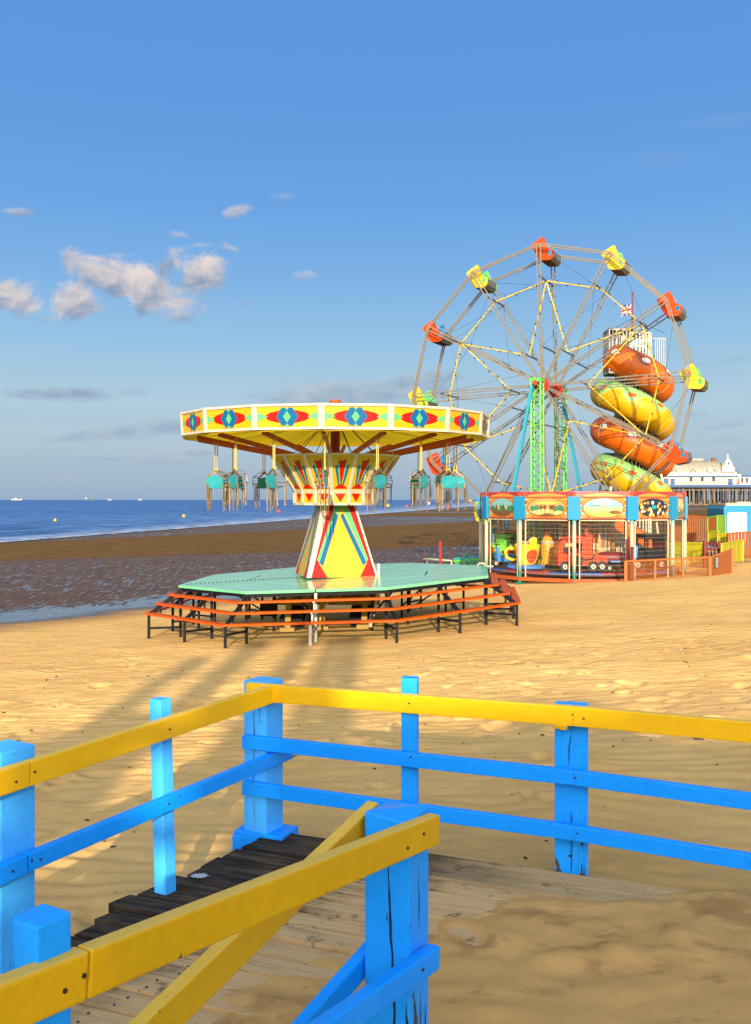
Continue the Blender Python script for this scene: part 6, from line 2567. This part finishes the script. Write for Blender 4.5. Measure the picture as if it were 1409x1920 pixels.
# ------------------------------------------------------------------ the pier
def build_pier():
    D = 600.0
    s = D / F
    X = lambda px: (px - CX) * s
    Z = lambda py: (CY - py) * s
    T = thing('pier', 'long seaside pier with white pavilion, blue trim and grey barrel roof, far off', 'pier', (X(1330), D, gz(X(1330), D)))
    cream = paint_mat('pavilion_cream', (.36, .31, .225), .6, .1, scale=.2, k=1)
    white = paint_mat('pavilion_white', (.37, .34, .28), .6, .08, scale=.2, k=1)
    blue = paint_mat('pier_blue', (.02, .09, .26), .5, .15, scale=.3)
    dark = paint_mat('pier_iron', (.035, .03, .028), .6, .2, scale=.3)
    brown = paint_mat('pier_timber', (.22, .15, .085), .7, .25, scale=.3)
    roofm, nt, b, out = base_mat('barrel_roof')
    pos = N(nt, 'ShaderNodeTexCoord').outputs['Object']
    n = noise(nt, mapping(nt, pos, (.5, .5, .08)), 1.0, 5, .65)
    nt.links.new(mixc(nt, n, (.13, .115, .085), (.26, .23, .175)), b.inputs['Base Color'])
    b.inputs['Roughness'].default_value = .6
    zd = Z(910)
    depth = 26.0
    mb = MB()
    mb.box(((X(1190) + X(1900)) / 2, D + depth / 2, zd - 1.0), (X(1900) - X(1190), depth + 6, 1.2))
    mb.build('deck', dark, T, world=True)
    mb = MB()
    mb.box(((X(1190) + X(1900)) / 2, D - 3.2, zd - .35), (X(1900) - X(1190), .4, 1.3))
    mb.build('deck_edge', blue, T, world=True)
    mb = MB()
    for px in np.arange(1195, 1500, 5.2):
        mb.bar((X(px), D - 2.9, zd + .3), (X(px), D - 2.9, zd + 1.6), .12, .12, up=(0, 1, 0))
    for z in (.9, 1.6):
        mb.bar((X(1195), D - 2.9, zd + z), (X(1500), D - 2.9, zd + z), .10, .10)
    mb.build('deck_railing', dark, T, world=True)
    # piles in pairs, with low walings
    rs = random.Random(4)
    for i, px in enumerate(list(np.arange(1198, 1424, 9.5))):
        thick = i % 5 == 2
        for dy in (0, 8, 16, 24):
            mb = MB()
            w = 1.5 if thick else .75
            x = X(px) + rs.uniform(-.6, .6)
            mb.bar((x, D + dy, -3.6), (x, D + dy, zd - 1.4), w, w, up=(0, 1, 0))
            mb.build('pile', dark if (thick or i % 4 == 0) else brown, T, world=True)
        mb = MB()
        for dx in (-.5, .5):
            mb.bar((X(px) + dx * 3, D - 1, zd - 2.6), (X(px), D - 1, zd - 1.5), .4, .4)
        mb.build('pile_brace', dark, T, world=True)
    mb = MB()
    mb.bar((X(1195), D - 1, zd - 3.0), (X(1500), D - 1, zd - 3.0), .5, .5)
    mb.bar((X(1195), D + 10, zd - 5.0), (X(1500), D + 10, zd - 5.0), .3, .3)
    mb.build('cross_beam', brown, T, world=True)
    for px in np.arange(1192, 1400, 17):
        mb = MB()
        mb.bar((X(px), D - 4, -3.3), (X(px + 15), D - 4, -3.3), 2.0, 1.3)
        mb.bar((X(px + 14), D - 4, -2.7), (X(px + 18), D - 4, -1.4), .8, .8)
        mb.build('footing', brown, T, world=True)
    # pavilion
    z1, z2, z3 = Z(894), Z(885), Z(862)
    mb = MB()
    mb.box(((X(1240) + X(1383)) / 2, D + 12, (zd + z1) / 2), (X(1383) - X(1240), 20, z1 - zd))
    wall = mb.build('wall', cream, T, world=True)
    mb = MB()
    mb.box(((X(1236) + X(1386)) / 2, D + 12, z1 + .45), (X(1386) - X(1236), 21.5, .9))
    mb.build('eaves', blue, T, world=True)
    mb = MB()
    mb.box(((X(1242) + X(1384)) / 2, D + 12, (z1 + .9 + z2) / 2), (X(1384) - X(1242), 20, z2 - z1 - .9))
    mb.build('parapet', white, T, world=True)
    mb = MB()
    n = 12
    rows = []
    for px, k in ((1244, 0), (1356, 0)):
        rows.append([Vector((X(px), D + 12 - 10 * cos(pi * i / n), z2 + (z3 - z2) * sin(pi * i / n))) for i in range(n + 1)])
    for i in range(n):
        mb.poly([rows[0][i], rows[1][i], rows[1][i + 1], rows[0][i + 1]])
    for r in rows:
        mb.poly(r)
    rb = mb.build('roof', roofm, T, world=True)
    mb = MB()
    for px in np.arange(1250, 1356, 6.5):
        ring = [Vector((X(px), D + 12 - 10.1 * cos(pi * i / n), z2 + (z3 - z2 + .1) * sin(pi * i / n))) for i in range(0, n // 2 + 1)]
        for a, c in zip(ring[:-1], ring[1:]):
            mb.bar(a, c, .35, .2)
    mb.build('roof_rib', roofm, rb, world=True)
    mb = MB()
    mb.box((X(1312), D + 12, z3 + .4), (X(1331) - X(1294), 3, 1.6))
    mb.box((X(1296), D + 12, z3 + .9), (2.4, 3, 2.6))
    mb.build('ridge_vent', roofm, rb, world=True)
    mb = MB()
    mb.lathe([(0, 0), (1.5, 0), (1.5, 1.2), (1.9, 1.3), (1.3, 2.2), (0, 2.5)], (X(1349), D + 10, z3 - .4), 14)
    mb.build('roof_vent', paint_mat('rusty_vent', (.22, .11, .06), .7, .2), rb, world=True)
    # shaped gable
    gx = [(1354.5, 885), (1378.5, 885), (1378.5, 876), (1375, 875), (1373, 868), (1370, 862), (1366, 859.5), (1362.5, 862), (1360.5, 868), (1359, 874.5), (1354.5, 875.5)]
    mb = MB()
    mb.prism([(X(a), D + .5, Z(b_)) for a, b_ in gx], (0, 1.2, 0))
    gb = mb.build('gable', white, T, world=True)
    mb = MB()
    mb.lathe([(0, 0), (.55, 0), (.4, .6), (.25, 1.4), (.7, 1.9), (.5, 2.4), (0, 2.8)], (X(1366), D + 1, Z(859.5)), 10)
    mb.bar((X(1364), D + 1, Z(855.5)), (X(1368), D + 1, Z(855.5)), .3, .5)
    mb.build('finial', white, gb, world=True)
    mb = MB()
    mb.prism([(X(1367) + .6 * cos(a), D + .4, Z(869) + .9 * sin(a)) for a in np.linspace(0, 2 * pi, 10, endpoint=False)], (0, .15, 0))
    mb.build('gable_window', dark, gb, world=True)
    mb = MB()
    mb.box((X(1366.5), D + 9, (z2 + Z(868)) / 2), (X(1377) - X(1357), 14, Z(868) - z2))
    mb.build('gable_roof', roofm, T, world=True)
    for px in (1298, 1319, 1340.5):
        mb = MB()
        mb.box((X(px), D + 1.97, Z(898.5)), (1.6, .1, 2.8))
        f = mb.build('window', dark, T, world=True)
        mb = MB()
        for dx in (-.85, 0, .85):
            mb.box((X(px) + dx, D + 1.88, Z(898.5)), (.16, .1, 3.0))
        mb.build('window_frame', blue, f, world=True)
    for px, w in ((1263.5, 2.6), (1372, 2.8)):
        mb = MB()
        mb.box((X(px), D + 1.95, Z(903.5)), (w, .12, 3.9))
        mb.box((X(px), D + 1.9, Z(898)), (w + .5, .3, .5))
        mb.build('door', blue, T, world=True)
    mb = MB()
    mb.box((X(1247), D - .2, Z(902)), (3.6, 3, 3.4))
    mb.build('kiosk', blue, T, world=True)
    # annex to the right
    mb = MB()
    mb.box(((X(1384) + X(1480)) / 2, D + 12, (zd + Z(893)) / 2), (X(1480) - X(1384), 18, Z(893) - zd))
    mb.box((X(1388), D + 4, (zd + Z(889)) / 2), (3.0, 4, Z(889) - zd))
    mb.build('annex', white, T, world=True)
    mb = MB()
    mb.box(((X(1392) + X(1482)) / 2, D + 12, Z(892)), (X(1482) - X(1392), 20, .9))
    mb.build('annex_eaves', blue, T, world=True)
    for px in (1395.5, 1404):
        mb = MB()
        mb.box((X(px), D + 2.95, Z(900)), (1.5, .1, 2.9))
        mb.build('window', dark, T, world=True)
    mb = MB()
    mb.box((X(1387), D + 1.95, Z(903)), (1.4, .1, 3.6))
    mb.build('poster', paint_mat('pier_poster', (.45, .10, .08), .5), T, world=True)
    # lamp brackets over the parapet
    mb = MB()
    for px in (1266, 1301, 1340, 1382):
        mb.tube([(X(px) + 1.6 * cos(a), D + 1, Z(887) + 2.4 * sin(a)) for a in np.linspace(0, pi, 8)], .12, 5)
    mb.build('lamp_bracket', dark, T, world=True)
    mb = MB()
    mb.box((X(1333), D + 1.2, Z(881.5)), (3.0, 1, 2.2))
    mb.build('air_unit', cream, T, world=True)


build_pier()


# ------------------------------------------------------------------ fences and small buildings at the right
def run(a, b, n):
    return [Vector(a) * (1 - i / n) + Vector(b) * (i / n) for i in range(n + 1)]


def gpt(px, py):
    """where the sight line through a photo pixel meets the sand"""
    d = 6.0
    while d < 80:
        x = (px - CX) / F * d
        if (CY - py) / F * d <= gz(x, d):
            break
        d += .02
    return Vector(((px - CX) / F * d, d, gz((px - CX) / F * d, d)))


def build_fences():
    org = paint_mat('orange_fence', (.52, .14, .018), .5, .2, grime=.3)
    ordk = paint_mat('orange_board', (.38, .105, .018), .6, .25, grime=.3)
    yel = paint_mat('olive_yellow_board', (.50, .42, .012), .5, .2, grime=.25)
    red = paint_mat('gate_red', (.24, .02, .012), .45, .15)
    grn = paint_mat('fence_green', (.20, .36, .03), .5, .2)
    net = wire_net = net_mat('orange_net', (.36, .10, .012), .27)
    ynet = net_mat('yellow_net', (.40, .34, .01), .45)
    # low orange net barrier in front of the roundabout
    T = thing('net_barrier', 'low orange net barrier standing on the sand before the roundabout', 'barrier', (9.5, 30.4, -2.6))
    a, b = Vector((7.93, 30.1, 0)), Vector((10.95, 31.2, 0))
    P = [a, a + (b - a) * .345, a + (b - a) * .68, b]
    for i, p in enumerate(P):
        mb = MB()
        gg = gz(p.x, p.y)
        mb.bar((p.x, p.y, gg - .1), (p.x, p.y, -1.955 + .03 * i), .07 if i else .09, .05, up=(0, 1, 0))
        mb.build('post', org, T, world=True)
    mb = MB()
    mb.bar((a.x - .03, a.y, -1.955), (b.x + .03, b.y, -1.885), .05, .055)
    mb.build('top_rail', org, T, world=True)
    for p, q, z0, z1 in ((P[0], P[1], -1.97, -1.945), (P[1], P[2], -1.945, -1.92), (P[2], P[3], -1.92, -1.9)):
        screen('net', [(p.x, p.y + .03, gz(p.x, p.y) - .05), (q.x, q.y + .03, gz(q.x, q.y) - .05), (q.x, q.y + .03, z1), (p.x, p.y + .03, z0)], net, T, .045)
    # two dark red stakes just inside it
    for (px, top, y, lab) in ((1184, 990, 30.6, 'dark red stake leaning just behind the left end of the low orange net barrier'), (1176.5, 975, 31.0, 'taller dark red stake left of the leaning stake, behind the orange net barrier')):
        x = (px - CX) / F * y
        mb = MB()
        gg = gz(x, y)
        mb.tube([(x, y, gg - .1), (x + .03, y, (CY - top - 35) / F * y)], .05, 8)
        o = mb.build('stake', M['maroon'])
        tag(o, lab, 'stake', 'dark red stakes by the orange net')
    # solid orange panel with notices
    T = thing('board_fence', 'orange boarded fence panel with a strip of blue and white notices, right of the net', 'fence', (11.6, 31.6, -2.55))
    c, d = Vector((10.97, 31.15, 0)), Vector((12.35, 32.9, 0))
    mb = MB()
    pts = run(c, d, 5)
    for i in range(5):
        p, q = pts[i], pts[i + 1]
        e = (q - p) * .012
        mb.prism([(p.x + e.x, p.y + e.y, gz(p.x, p.y) - .05), (q.x - e.x, q.y - e.y, gz(q.x, q.y) - .05), (q.x - e.x, q.y - e.y, -1.905 + .036 * (i + 1)), (p.x + e.x, p.y + e.y, -1.905 + .036 * i)], (-.02, .03, 0))
    mb.build('board', ordk, T, world=True)
    mb = MB()
    mb.bar((c.x, c.y, gz(c.x, c.y) - .1), (c.x, c.y, -1.88), .08, .07, up=(0, 1, 0))
    mb.bar((d.x, d.y, gz(d.x, d.y) - .1), (d.x, d.y, -1.70), .06, .06, up=(0, 1, 0))
    mb.bar((c.x, c.y - .02, -1.89), (d.x, d.y - .02, -1.71), .05, .05)
    mb.build('frame', org, T, world=True)
    dd = (d - c).normalized()
    nn = Vector((dd.y, -dd.x, 0))
    s0 = c + dd * .42 + nn * .03
    mb = MB()
    sg = [paint_mat('notice_white', (.75, .78, .80), .4, .05), paint_mat('notice_blue', (.02, .12, .30), .4, .05), paint_mat('notice_teal', (.02, .22, .25), .4, .05)]
    zb_, zt_ = -2.28, -1.93
    wv = dd * .24
    mb.prism([s0 + Vector((0, 0, zb_)), s0 + wv + Vector((0, 0, zb_ + .03)), s0 + wv + Vector((0, 0, zt_ + .03)), s0 + Vector((0, 0, zt_))], nn * .01, 2)
    q = [s0 + nn * .012 + Vector((0, 0, zb_)), s0 + nn * .012 + wv + Vector((0, 0, zb_ + .03)), s0 + nn * .012 + wv + Vector((0, 0, zt_ + .03)), s0 + nn * .012 + Vector((0, 0, zt_))]
    for i in range(4):
        v = .05 + .235 * i
        mb.paint(q, [(.12, v), (.9, v), (.9, v + .17), (.12, v + .17)], 0, .002)
        mb.paint(q, [(.12, v), (.5, v), (.5, v + .10), (.12, v + .10)], 1, .004)
        mb.paint(q, [(.58, v + .03), (.82, v + .03), (.82, v + .05), (.58, v + .05)], 1, .004)
        mb.paint(q, [(.58, v + .09), (.82, v + .09), (.82, v + .11), (.58, v + .11)], 1, .004)
    mb.build('notice', sg, T, world=True)

    def panel(name, label, cat, px0, px1, yt0, yt1, yb0, yb1, d0, d1, mat, boards=6, netm=None, frame=None, group=None):
        T = thing(name, label, cat, at((px0 + px1) / 2, (yb0 + yb1) / 2, (d0 + d1) / 2), 0, group)
        q = [at(px0, yb0, d0), at(px1, yb1, d1), at(px1, yt1, d1), at(px0, yt0, d0)]
        B = lambda u, v: q[0] * ((1 - u) * (1 - v)) + q[1] * (u * (1 - v)) + q[2] * (u * v) + q[3] * ((1 - u) * v)
        if netm is None:
            mb = MB()
            for i in range(boards):
                u0, u1 = i / boards + .006, (i + 1) / boards - .006
                mb.prism([B(u0, 0), B(u1, 0), B(u1, 1), B(u0, 1)], (0, .03, 0))
            mb.build('board', mat, T, world=True)
        else:
            screen('net', q, netm, T, .05)
        mb = MB()
        for u in (0, 1):
            mb.bar(B(u, -.02), B(u, 1.02), .07, .07, up=(0, 1, 0))
        mb.bar(B(0, 1), B(1, 1), .06, .06)
        mb.bar(B(0, .06), B(1, .06), .05, .05)
        mb.build('frame', frame or mat, T, world=True)
        return T
    panel('board_fence', 'bright yellow boarded fence panel right of the red gate', 'fence', 1353, 1393, 1020, 1013, 1057, 1052, 35.2, 37.4, yel, 5)
    panel('net_barrier', 'yellow net barrier seen through the right side of the roundabout', 'barrier', 1228, 1320, 1017, 1018, 1062, 1058, 39.5, 38.0, yel, netm=ynet)
    panel('board_fence', 'low yellow boarded fence left of the red gate', 'fence', 1262, 1319, 1019, 1020, 1048, 1048, 40.5, 39.2, yel, 6, group='yellow boards by the gate')
    panel('board_fence', 'small yellow boarded panel directly below the orange board', 'fence', 1328, 1347, 998, 997, 1016, 1015, 41.5, 41.0, yel, 2)
    panel('board_fence', 'short slatted yellow fence between the small yellow panel and the orange boards', 'fence', 1346, 1365, 1002, 1000, 1018, 1018, 40.5, 40.2, yel, 7)
    panel('board_fence', 'tall orange board raised above the yellow panel left of the blue cabin', 'fence', 1327, 1345, 970, 968, 997, 997, 41.6, 41.2, ordk, 2, frame=grn)
    panel('board_fence', 'green slatted fence between tall orange board and blue cabin', 'fence', 1345, 1360, 967, 967, 1001, 1000, 42.6, 42.4, grn, 6)
    panel('board_fence', 'wide orange boarded fence below the blue cabin at the right', 'fence', 1366, 1470, 1000, 993, 1048, 1040, 39.6, 38.6, ordk, 16)
    # red gate
    T = thing('gate', 'dark red tubular gate with square posts between the yellow fences', 'gate', at(1335, 1045, 37.5))
    for px in (1322, 1350):
        mb = MB()
        p = at(px, 1050, 37.2 if px > 1340 else 36.8)
        mb.bar((p.x, p.y, gz(p.x, p.y) - .1), (p.x, p.y, (CY - 1014) / F * p.y), .10, .10, up=(0, 1, 0))
        mb.build('post', red, T, world=True)
    mb = MB()
    A, B = at(1324, 1018, 36.9), at(1349, 1020, 37.2)
    for f in (0, .45, 1):
        za = Vector((0, 0, -.55 * f))
        mb.bar(A + za, B + za, .05, .05)
    for u in (.12, .4, .65, .9):
        p = A * (1 - u) + B * u
        mb.bar(p, p - Vector((0, 0, .6)), .04, .04, up=(0, 1, 0))
    mb.build('leaf', red, T, world=True)
    # orange railings behind, with upright bars
    T = thing('railings', 'tall orange upright railings behind the yellow fences, before the mud flat', 'railings', at(1305, 1012, 44))
    mb = MB()
    A, B = at(1284, 966, 44.5), at(1327, 970, 43.5)
    for i in range(13):
        p = A * (1 - i / 12) + B * (i / 12)
        mb.bar((p.x, p.y, (CY - 1012) / F * p.y), p, .035, .035, up=(0, 1, 0))
    mb.bar(A, B, .06, .06)
    mb.bar(A - Vector((0, 0, 1.1)), B - Vector((0, 0, 1.1)), .05, .05)
    mb.build('bar', org, T, world=True)
    # boards and ramp under the slide (left of these)
    panel('board_fence', 'brown orange boarded fence seen through the roundabout beneath the slide', 'fence', 1252, 1300, 984, 990, 1022, 1022, 44.8, 44.2, ordk, 7)
    # blue cabin with rounded white panels
    T = thing('blue_cabin', 'bright blue ticket cabin with rounded white shuttered windows at the right edge', 'cabin', at(1400, 1010, 43))
    cab = paint_mat('cabin_blue', (.012, .27, .52), .35, .08)
    wh = paint_mat('cabin_white', (.72, .72, .74), .35, .06)
    A = at(1357, 1004, 43.0)
    x0, z0, z1 = A.x, A.z - .6, (CY - 948) / F * 43
    mb = MB()
    mb.prism([(x0 + .10, 43.0, z0), (x0 + 3.4, 43.0, z0), (x0 + 3.4, 43.0, z1 - .1), (x0 + 3.2, 43.0, z1), (x0 + .12, 43.0, z1), (x0, 43.0, z1 - .12)], (0, 2.2, 0))
    mb.build('body', cab, T, world=True, bevel=.06)
    for i in range(3):
        xa = x0 + .17 + 1.07 * i
        xb = xa + .88
        za, zb2 = z0 + .30, z1 - .30
        r = .10
        pts = []
        for (cx, cz, s) in ((xb - r, za + r, -pi / 2), (xb - r, zb2 - r, 0), (xa + r, zb2 - r, pi / 2), (xa + r, za + r, pi)):
            for t in np.linspace(0, pi / 2, 5):
                pts.append((cx + r * cos(s + t), 42.97, cz + r * sin(s + t)))
        mb = MB()
        mb.prism(pts, (0, .06, 0))
        mb.build('shutter', wh, T, world=True)
    mb = MB()
    mb.box((x0 + 1.75, 44.1, z1 + .05), (3.3, 2.2, .10))
    mb.box((x0 + .95, 43.5, z1 + .13), (.6, .8, .08))
    mb.build('roof', M['cream_steel'], T, world=True)
    # things left of the roundabout: a red post, dark posts and a bent pipe barrier
    p = at(826, 1060, 34.5)
    mb = MB()
    mb.bar((p.x, p.y, gz(p.x, p.y) - .1), (p.x, p.y, (CY - 1015) / F * p.y), .08, .08, up=(0, 1, 0))
    tag(mb.build('marker_post', M['r_red'], bevel=.008), 'bright red square post standing behind the green deck', 'post')
    for px, top, lab in ((796, 1029, 'dark rusty post at the left end of the pipe barrier'), (846, 1024, 'dark post standing right of the bright red post')):
        p = at(px, 1062, 36.0)
        mb = MB()
        mb.tube([(p.x, p.y, gz(p.x, p.y) - .1), (p.x + .02, p.y, (CY - top) / F * p.y)], .05, 7)
        tag(mb.build('wooden_post', paint_mat('rusty_post', (.10, .045, .03), .7, .2)), lab, 'post', 'dark posts behind the deck')
    T = thing('pipe_barrier', 'bent cream pipe barrier between the swing deck and the roundabout', 'barrier', at(850, 1064, 34.0))
    mb = MB()
    zt_ = (CY - 1048) / F * 35.5
    A, B = at(795, 1048, 35.5), at(847, 1051, 34.5)
    mb.tube([A, B - Vector((.12, 0, 0)), B, B - Vector((0, 0, .12)), B - Vector((0, 0, .8))], .035, 8)
    mb.tube([A + Vector((.12, 0, 0)), A + Vector((.12, 0, -.7))], .04, 8)
    C, D_ = at(851, 1062, 33.0), at(925, 1062, 33.0)
    mb.tube([C - Vector((0, 0, .5)), C - Vector((0, 0, .06)), C + Vector((.06, 0, 0)), D_], .03, 8)
    E = at(902, 1058, 32.5)
    mb.tube([E - Vector((.12, 0, .6)), E - Vector((.12, 0, .05)), E - Vector((.05, 0, -.03)), E + Vector((.1, 0, .03)), E + Vector((.16, 0, -.05)), E + Vector((.16, 0, -.6))], .03, 8)
    mb.build('pipe', M['cream_steel'], T, world=True, smooth=True)
    mb = MB()
    p, q = at(806, 1058, 36.5), at(848, 1060, 36.5)
    mb.bar(p, q, .25, .16)
    tag(mb.build('timber_sleeper', paint_mat('old_sleeper', (.07, .045, .028), .8, .3), bevel=.01), 'dark timber sleeper lying behind the pipe barrier', 'timber')


def net_mat(name, col, fill):
    m, nt, b, out = base_mat(name)
    tc = N(nt, 'ShaderNodeTexCoord').outputs['UV']
    sep = N(nt, 'ShaderNodeSeparateXYZ')
    nt.links.new(tc, sep.inputs[0])
    fx = mth(nt, 'FRACT', sep.outputs[0])
    fy = mth(nt, 'FRACT', mth(nt, 'MULTIPLY', sep.outputs[1], 3.0))
    k = mth(nt, 'MAXIMUM', mth(nt, 'LESS_THAN', fx, fill * .62), mth(nt, 'LESS_THAN', fy, fill * .5))
    b.inputs['Base Color'].default_value = (*col, 1)
    b.inputs['Roughness'].default_value = 0.5
    tr = N(nt, 'ShaderNodeBsdfTransparent')
    mx = N(nt, 'ShaderNodeMixShader')
    nt.links.new(k, mx.inputs[0])
    nt.links.new(tr.outputs[0], mx.inputs[1])
    nt.links.new(b.outputs[0], mx.inputs[2])
    nt.links.new(mx.outputs[0], out.inputs[0])
    return m


build_fences()


# ------------------------------------------------------------------ buoys and ships
def build_offshore():
    yb, rb, cb = paint_mat('buoy_yellow', (.80, .50, .03), .4, .1), paint_mat('buoy_red', (.70, .07, .04), .4, .1), paint_mat('buoy_cream', (.78, .68, .42), .4, .1)
    L = [(104, 975.5, 137, 'yellow', yb, 'nearest yellow buoy, floating at the far left of the sea'),
         (345, 967.5, 170, 'yellow', yb, 'yellow buoy on the sea just left of the hanging swing chairs'),
         (523.5, 959, 230, 'red', rb, 'red buoy on the sea between the left chairs and the bucket'),
         (728, 948, 400, 'yellow', yb, 'pale yellow buoy at the water line just right of the bucket'),
         (763, 950, 360, 'red', rb, 'red buoy beneath the right hand swing chairs'),
         (804, 944, 520, 'cream', cb, 'cream buoy far out behind the right hand swing chairs'),
         (840, 951, 345, 'red', rb, 'red buoy on the mud left of the roundabout'),
         (882, 939.5, 700, 'cream', cb, 'tiny cream buoy on the horizon left of the roundabout roof')]
    for (px, py, d, c, m, lab) in L:
        p = at(px, py, d)
        r = 2.6 / F * d
        z = -3.1 if c != 'x' else 0
        d2 = 3.1 * F / (py + 2.6 - CY) if py + 2.6 > CY + 1 else d
        d2 = min(d2, d * 1.4)
        p = at(px, py, d2)
        r = 2.9 / F * d2
        mb = MB()
        n = 14
        mb.lathe([(r * sin(pi * i / n), -r * cos(pi * i / n)) for i in range(n + 1)], (0, 0, 0), 16)
        mb.lathe([(r * .22, r * .95), (r * .22, r * 1.25), (0, r * 1.25)], (0, 0, 0), 8)
        o = mb.build('buoy', m, smooth=True)
        o.location = (p.x, p.y, max(p.z, -3.1 + r * .5))
        tag(o, lab, 'buoy', 'buoys off the beach')
    hull, wh = paint_mat('ship_hull', (.05, .10, .12), .6, .1, scale=.02), paint_mat('ship_white', (.34, .33, .32), .6, .05, scale=.02)
    for (px, len_px, kind, lab) in ((33, 22, 0, 'pale ship with white bridge on the horizon at the far left'), (169, 24, 1, 'green grey tanker with white bridge on the horizon, second ship from the left'),
                                    (207, 9, 0, 'small distant ship on the horizon right of the tanker'), (264, 8, 0, 'tiny distant ship on the horizon, rightmost of the ships')):
        d = 5200.0
        s = d / F
        x = (px - CX) * s
        Lm = len_px * s / 2
        T = thing('cargo_ship', lab, 'ship', (x, d, -3.0), 0, 'ships on the horizon')
        hz = (2.6 if len_px > 12 else 1.6) * s
        mb = MB()
        mb.prism([(-Lm, -8, 0), (Lm * .92, -8, 0), (Lm, -8, hz), (-Lm, -8, hz)], (0, 16, 0))
        mb.build('hull', hull if kind else paint_mat('ship_grey_hull', (.35, .33, .32), .6, .1, scale=.02), T)
        mb = MB()
        k = -.55 if kind else -.2
        mb.box((Lm * k, 0, hz + .9 * s), (Lm * .45, 12, 1.8 * s))
        mb.box((Lm * k, 0, hz + 2.2 * s), (Lm * .22, 10, 1.0 * s))
        mb.build('bridge', wh, T)
        mb = MB()
        mb.box((Lm * (k + .1), 0, hz + 2.8 * s), (Lm * .08, 4, 1.2 * s))
        mb.build('funnel', hull, T)


build_offshore()
# ------------------------------------------------------------------ unseen shadow casters added behind the photographer
# (terrace roofline, bars and posts, all shaped to throw shade on the sand)
TE = math.tan(SUN_EL)


def cz(v, y):
    """height of something at depth y whose shadow edge has sun coordinate v = z + y tan(el)"""
    return v - y * TE


def build_shade_terrace():  # unseen terrace added for its shade; roofline follows the wanted shadow edge
    wallm = paint_mat('promenade_render', (.62, .56, .48), .7, .1, scale=.5)
    roof = paint_mat('promenade_slate', (.12, .12, .13), .7, .2, scale=1)
    gl = paint_mat('promenade_glass', (.03, .04, .05), .1, .1)
    yb = -34.0
    T = thing('shade_terrace', 'unseen seafront terrace added behind the boardwalk, roofline shaped to shade the sand', 'building', (14, yb, -1.5))
    # stepped roofline: (x0, x1, sun coordinate of the roof edge)
    # v on the sand: 0 -> about 9 m out, .6 -> 11.5 m out, 1.2 -> 14 m out
    prof = SHADOW_PROFILE
    for i, (x0, x1, v) in enumerate(prof):
        z = cz(v, yb)
        mb = MB()
        mb.box(((x0 + x1) / 2, yb - 4, (z - 1.5) / 2 - .3), (x1 - x0, 8, z + 1.5 - .6))
        mb.build('wall', wallm, T, world=True)
        mb = MB()
        mb.prism([(x0, yb + .0, z - .6), (x1, yb + .0, z - .6), (x1, yb - 4, z), (x0, yb - 4, z)], (0, 0, .02))
        mb.prism([(x0, yb - 8, z - .6), (x1, yb - 8, z - .6), (x1, yb - 4, z), (x0, yb - 4, z)], (0, 0, .02))
        mb.build('roof', roof, T, world=True)
        n = max(1, int((x1 - x0) / 3))
        for j in range(n):
            for zz in (1.0, 4.0):
                if zz + 1.2 < z - .8:
                    mb = MB()
                    mb.box((x0 + (j + .5) * (x1 - x0) / n, yb + .03, zz), (1.2, .1, 1.6))
                    mb.build('window', gl, T, world=True)


def build_shade_frame():  # unseen bars added to cut the sunlight on the left into bands
    iron = paint_mat('shade_frame_iron', (.05, .10, .09), .5, .1)
    ys = -12.0
    T = thing('shade_frame', 'open iron seafront shelter with posts and cross rails behind the boardwalk', 'shadow caster', (-2, ys, -1.5))
    mb = MB()
    for (x0, x1, v0, v1) in SHADE_BARS:
        za, zb = cz(v0, ys), cz(v1, ys)
        mb.box(((x0 + x1) / 2, ys, (za + zb) / 2), (x1 - x0, .12, zb - za))
    mb.build('frame', iron, T, world=True)


def build_shade_posts():  # unseen posts added to lay streaks of shade on the sand
    iron = paint_mat('shade_post_iron', (.04, .05, .05), .5, .1)
    for i, (x, y, w, v) in enumerate(SHADE_POSTS):
        T = thing('shade_post', 'unseen dark post added behind the boardwalk to streak the sand with shade', 'lamp post', (x, y, -1.6), group='added shade posts')
        z = cz(v, y)
        mb = MB()
        mb.tube([(x, y, -1.6), (x, y, 0.5), (x, y, z)], [w * .6, w * .5, w * .45], 10)
        mb.build('column', iron, T, world=True)
        mb = MB()
        mb.lathe([(0, 0), (w * .5, .05), (w * .6, .25), (w * .4, .4), (0, .5)], (x, y, z), 12)
        mb.build('shade_post_head', iron, T, world=True)


SHADOW_PROFILE = [(-0.38, 1.2, 1.02), (1.2, 2.3, 1.45), (2.3, 4.3, 0.95), (4.3, 6.2, 1.45), (6.2, 8.0, 2.0), (8.0, 60, 1.3), (-60, -7, -2.2)]
SHADE_BARS = [(-4.2, -0.2, -3.0, -.52), (-4.2, -1.98, -.52, .42), (-1.36, -1.17, -.52, .40), (-.83, -.70, -.52, .62), (-.58, -.2, -.52, .62), (-1.98, -.70, -.31, -.20), (-1.17, -.83, .14, .29), (-3.0, -2.2, .42, .75)]
SHADE_POSTS = [(-0.42, -16, .42, 2.3), (-0.77, -16, .30, 2.25), (-1.27, -16, .40, 2.4), (-2.16, -16, .46, 2.2), (-2.85, -18, .4, 1.6)]
build_shade_terrace()
build_shade_frame()
build_shade_posts()
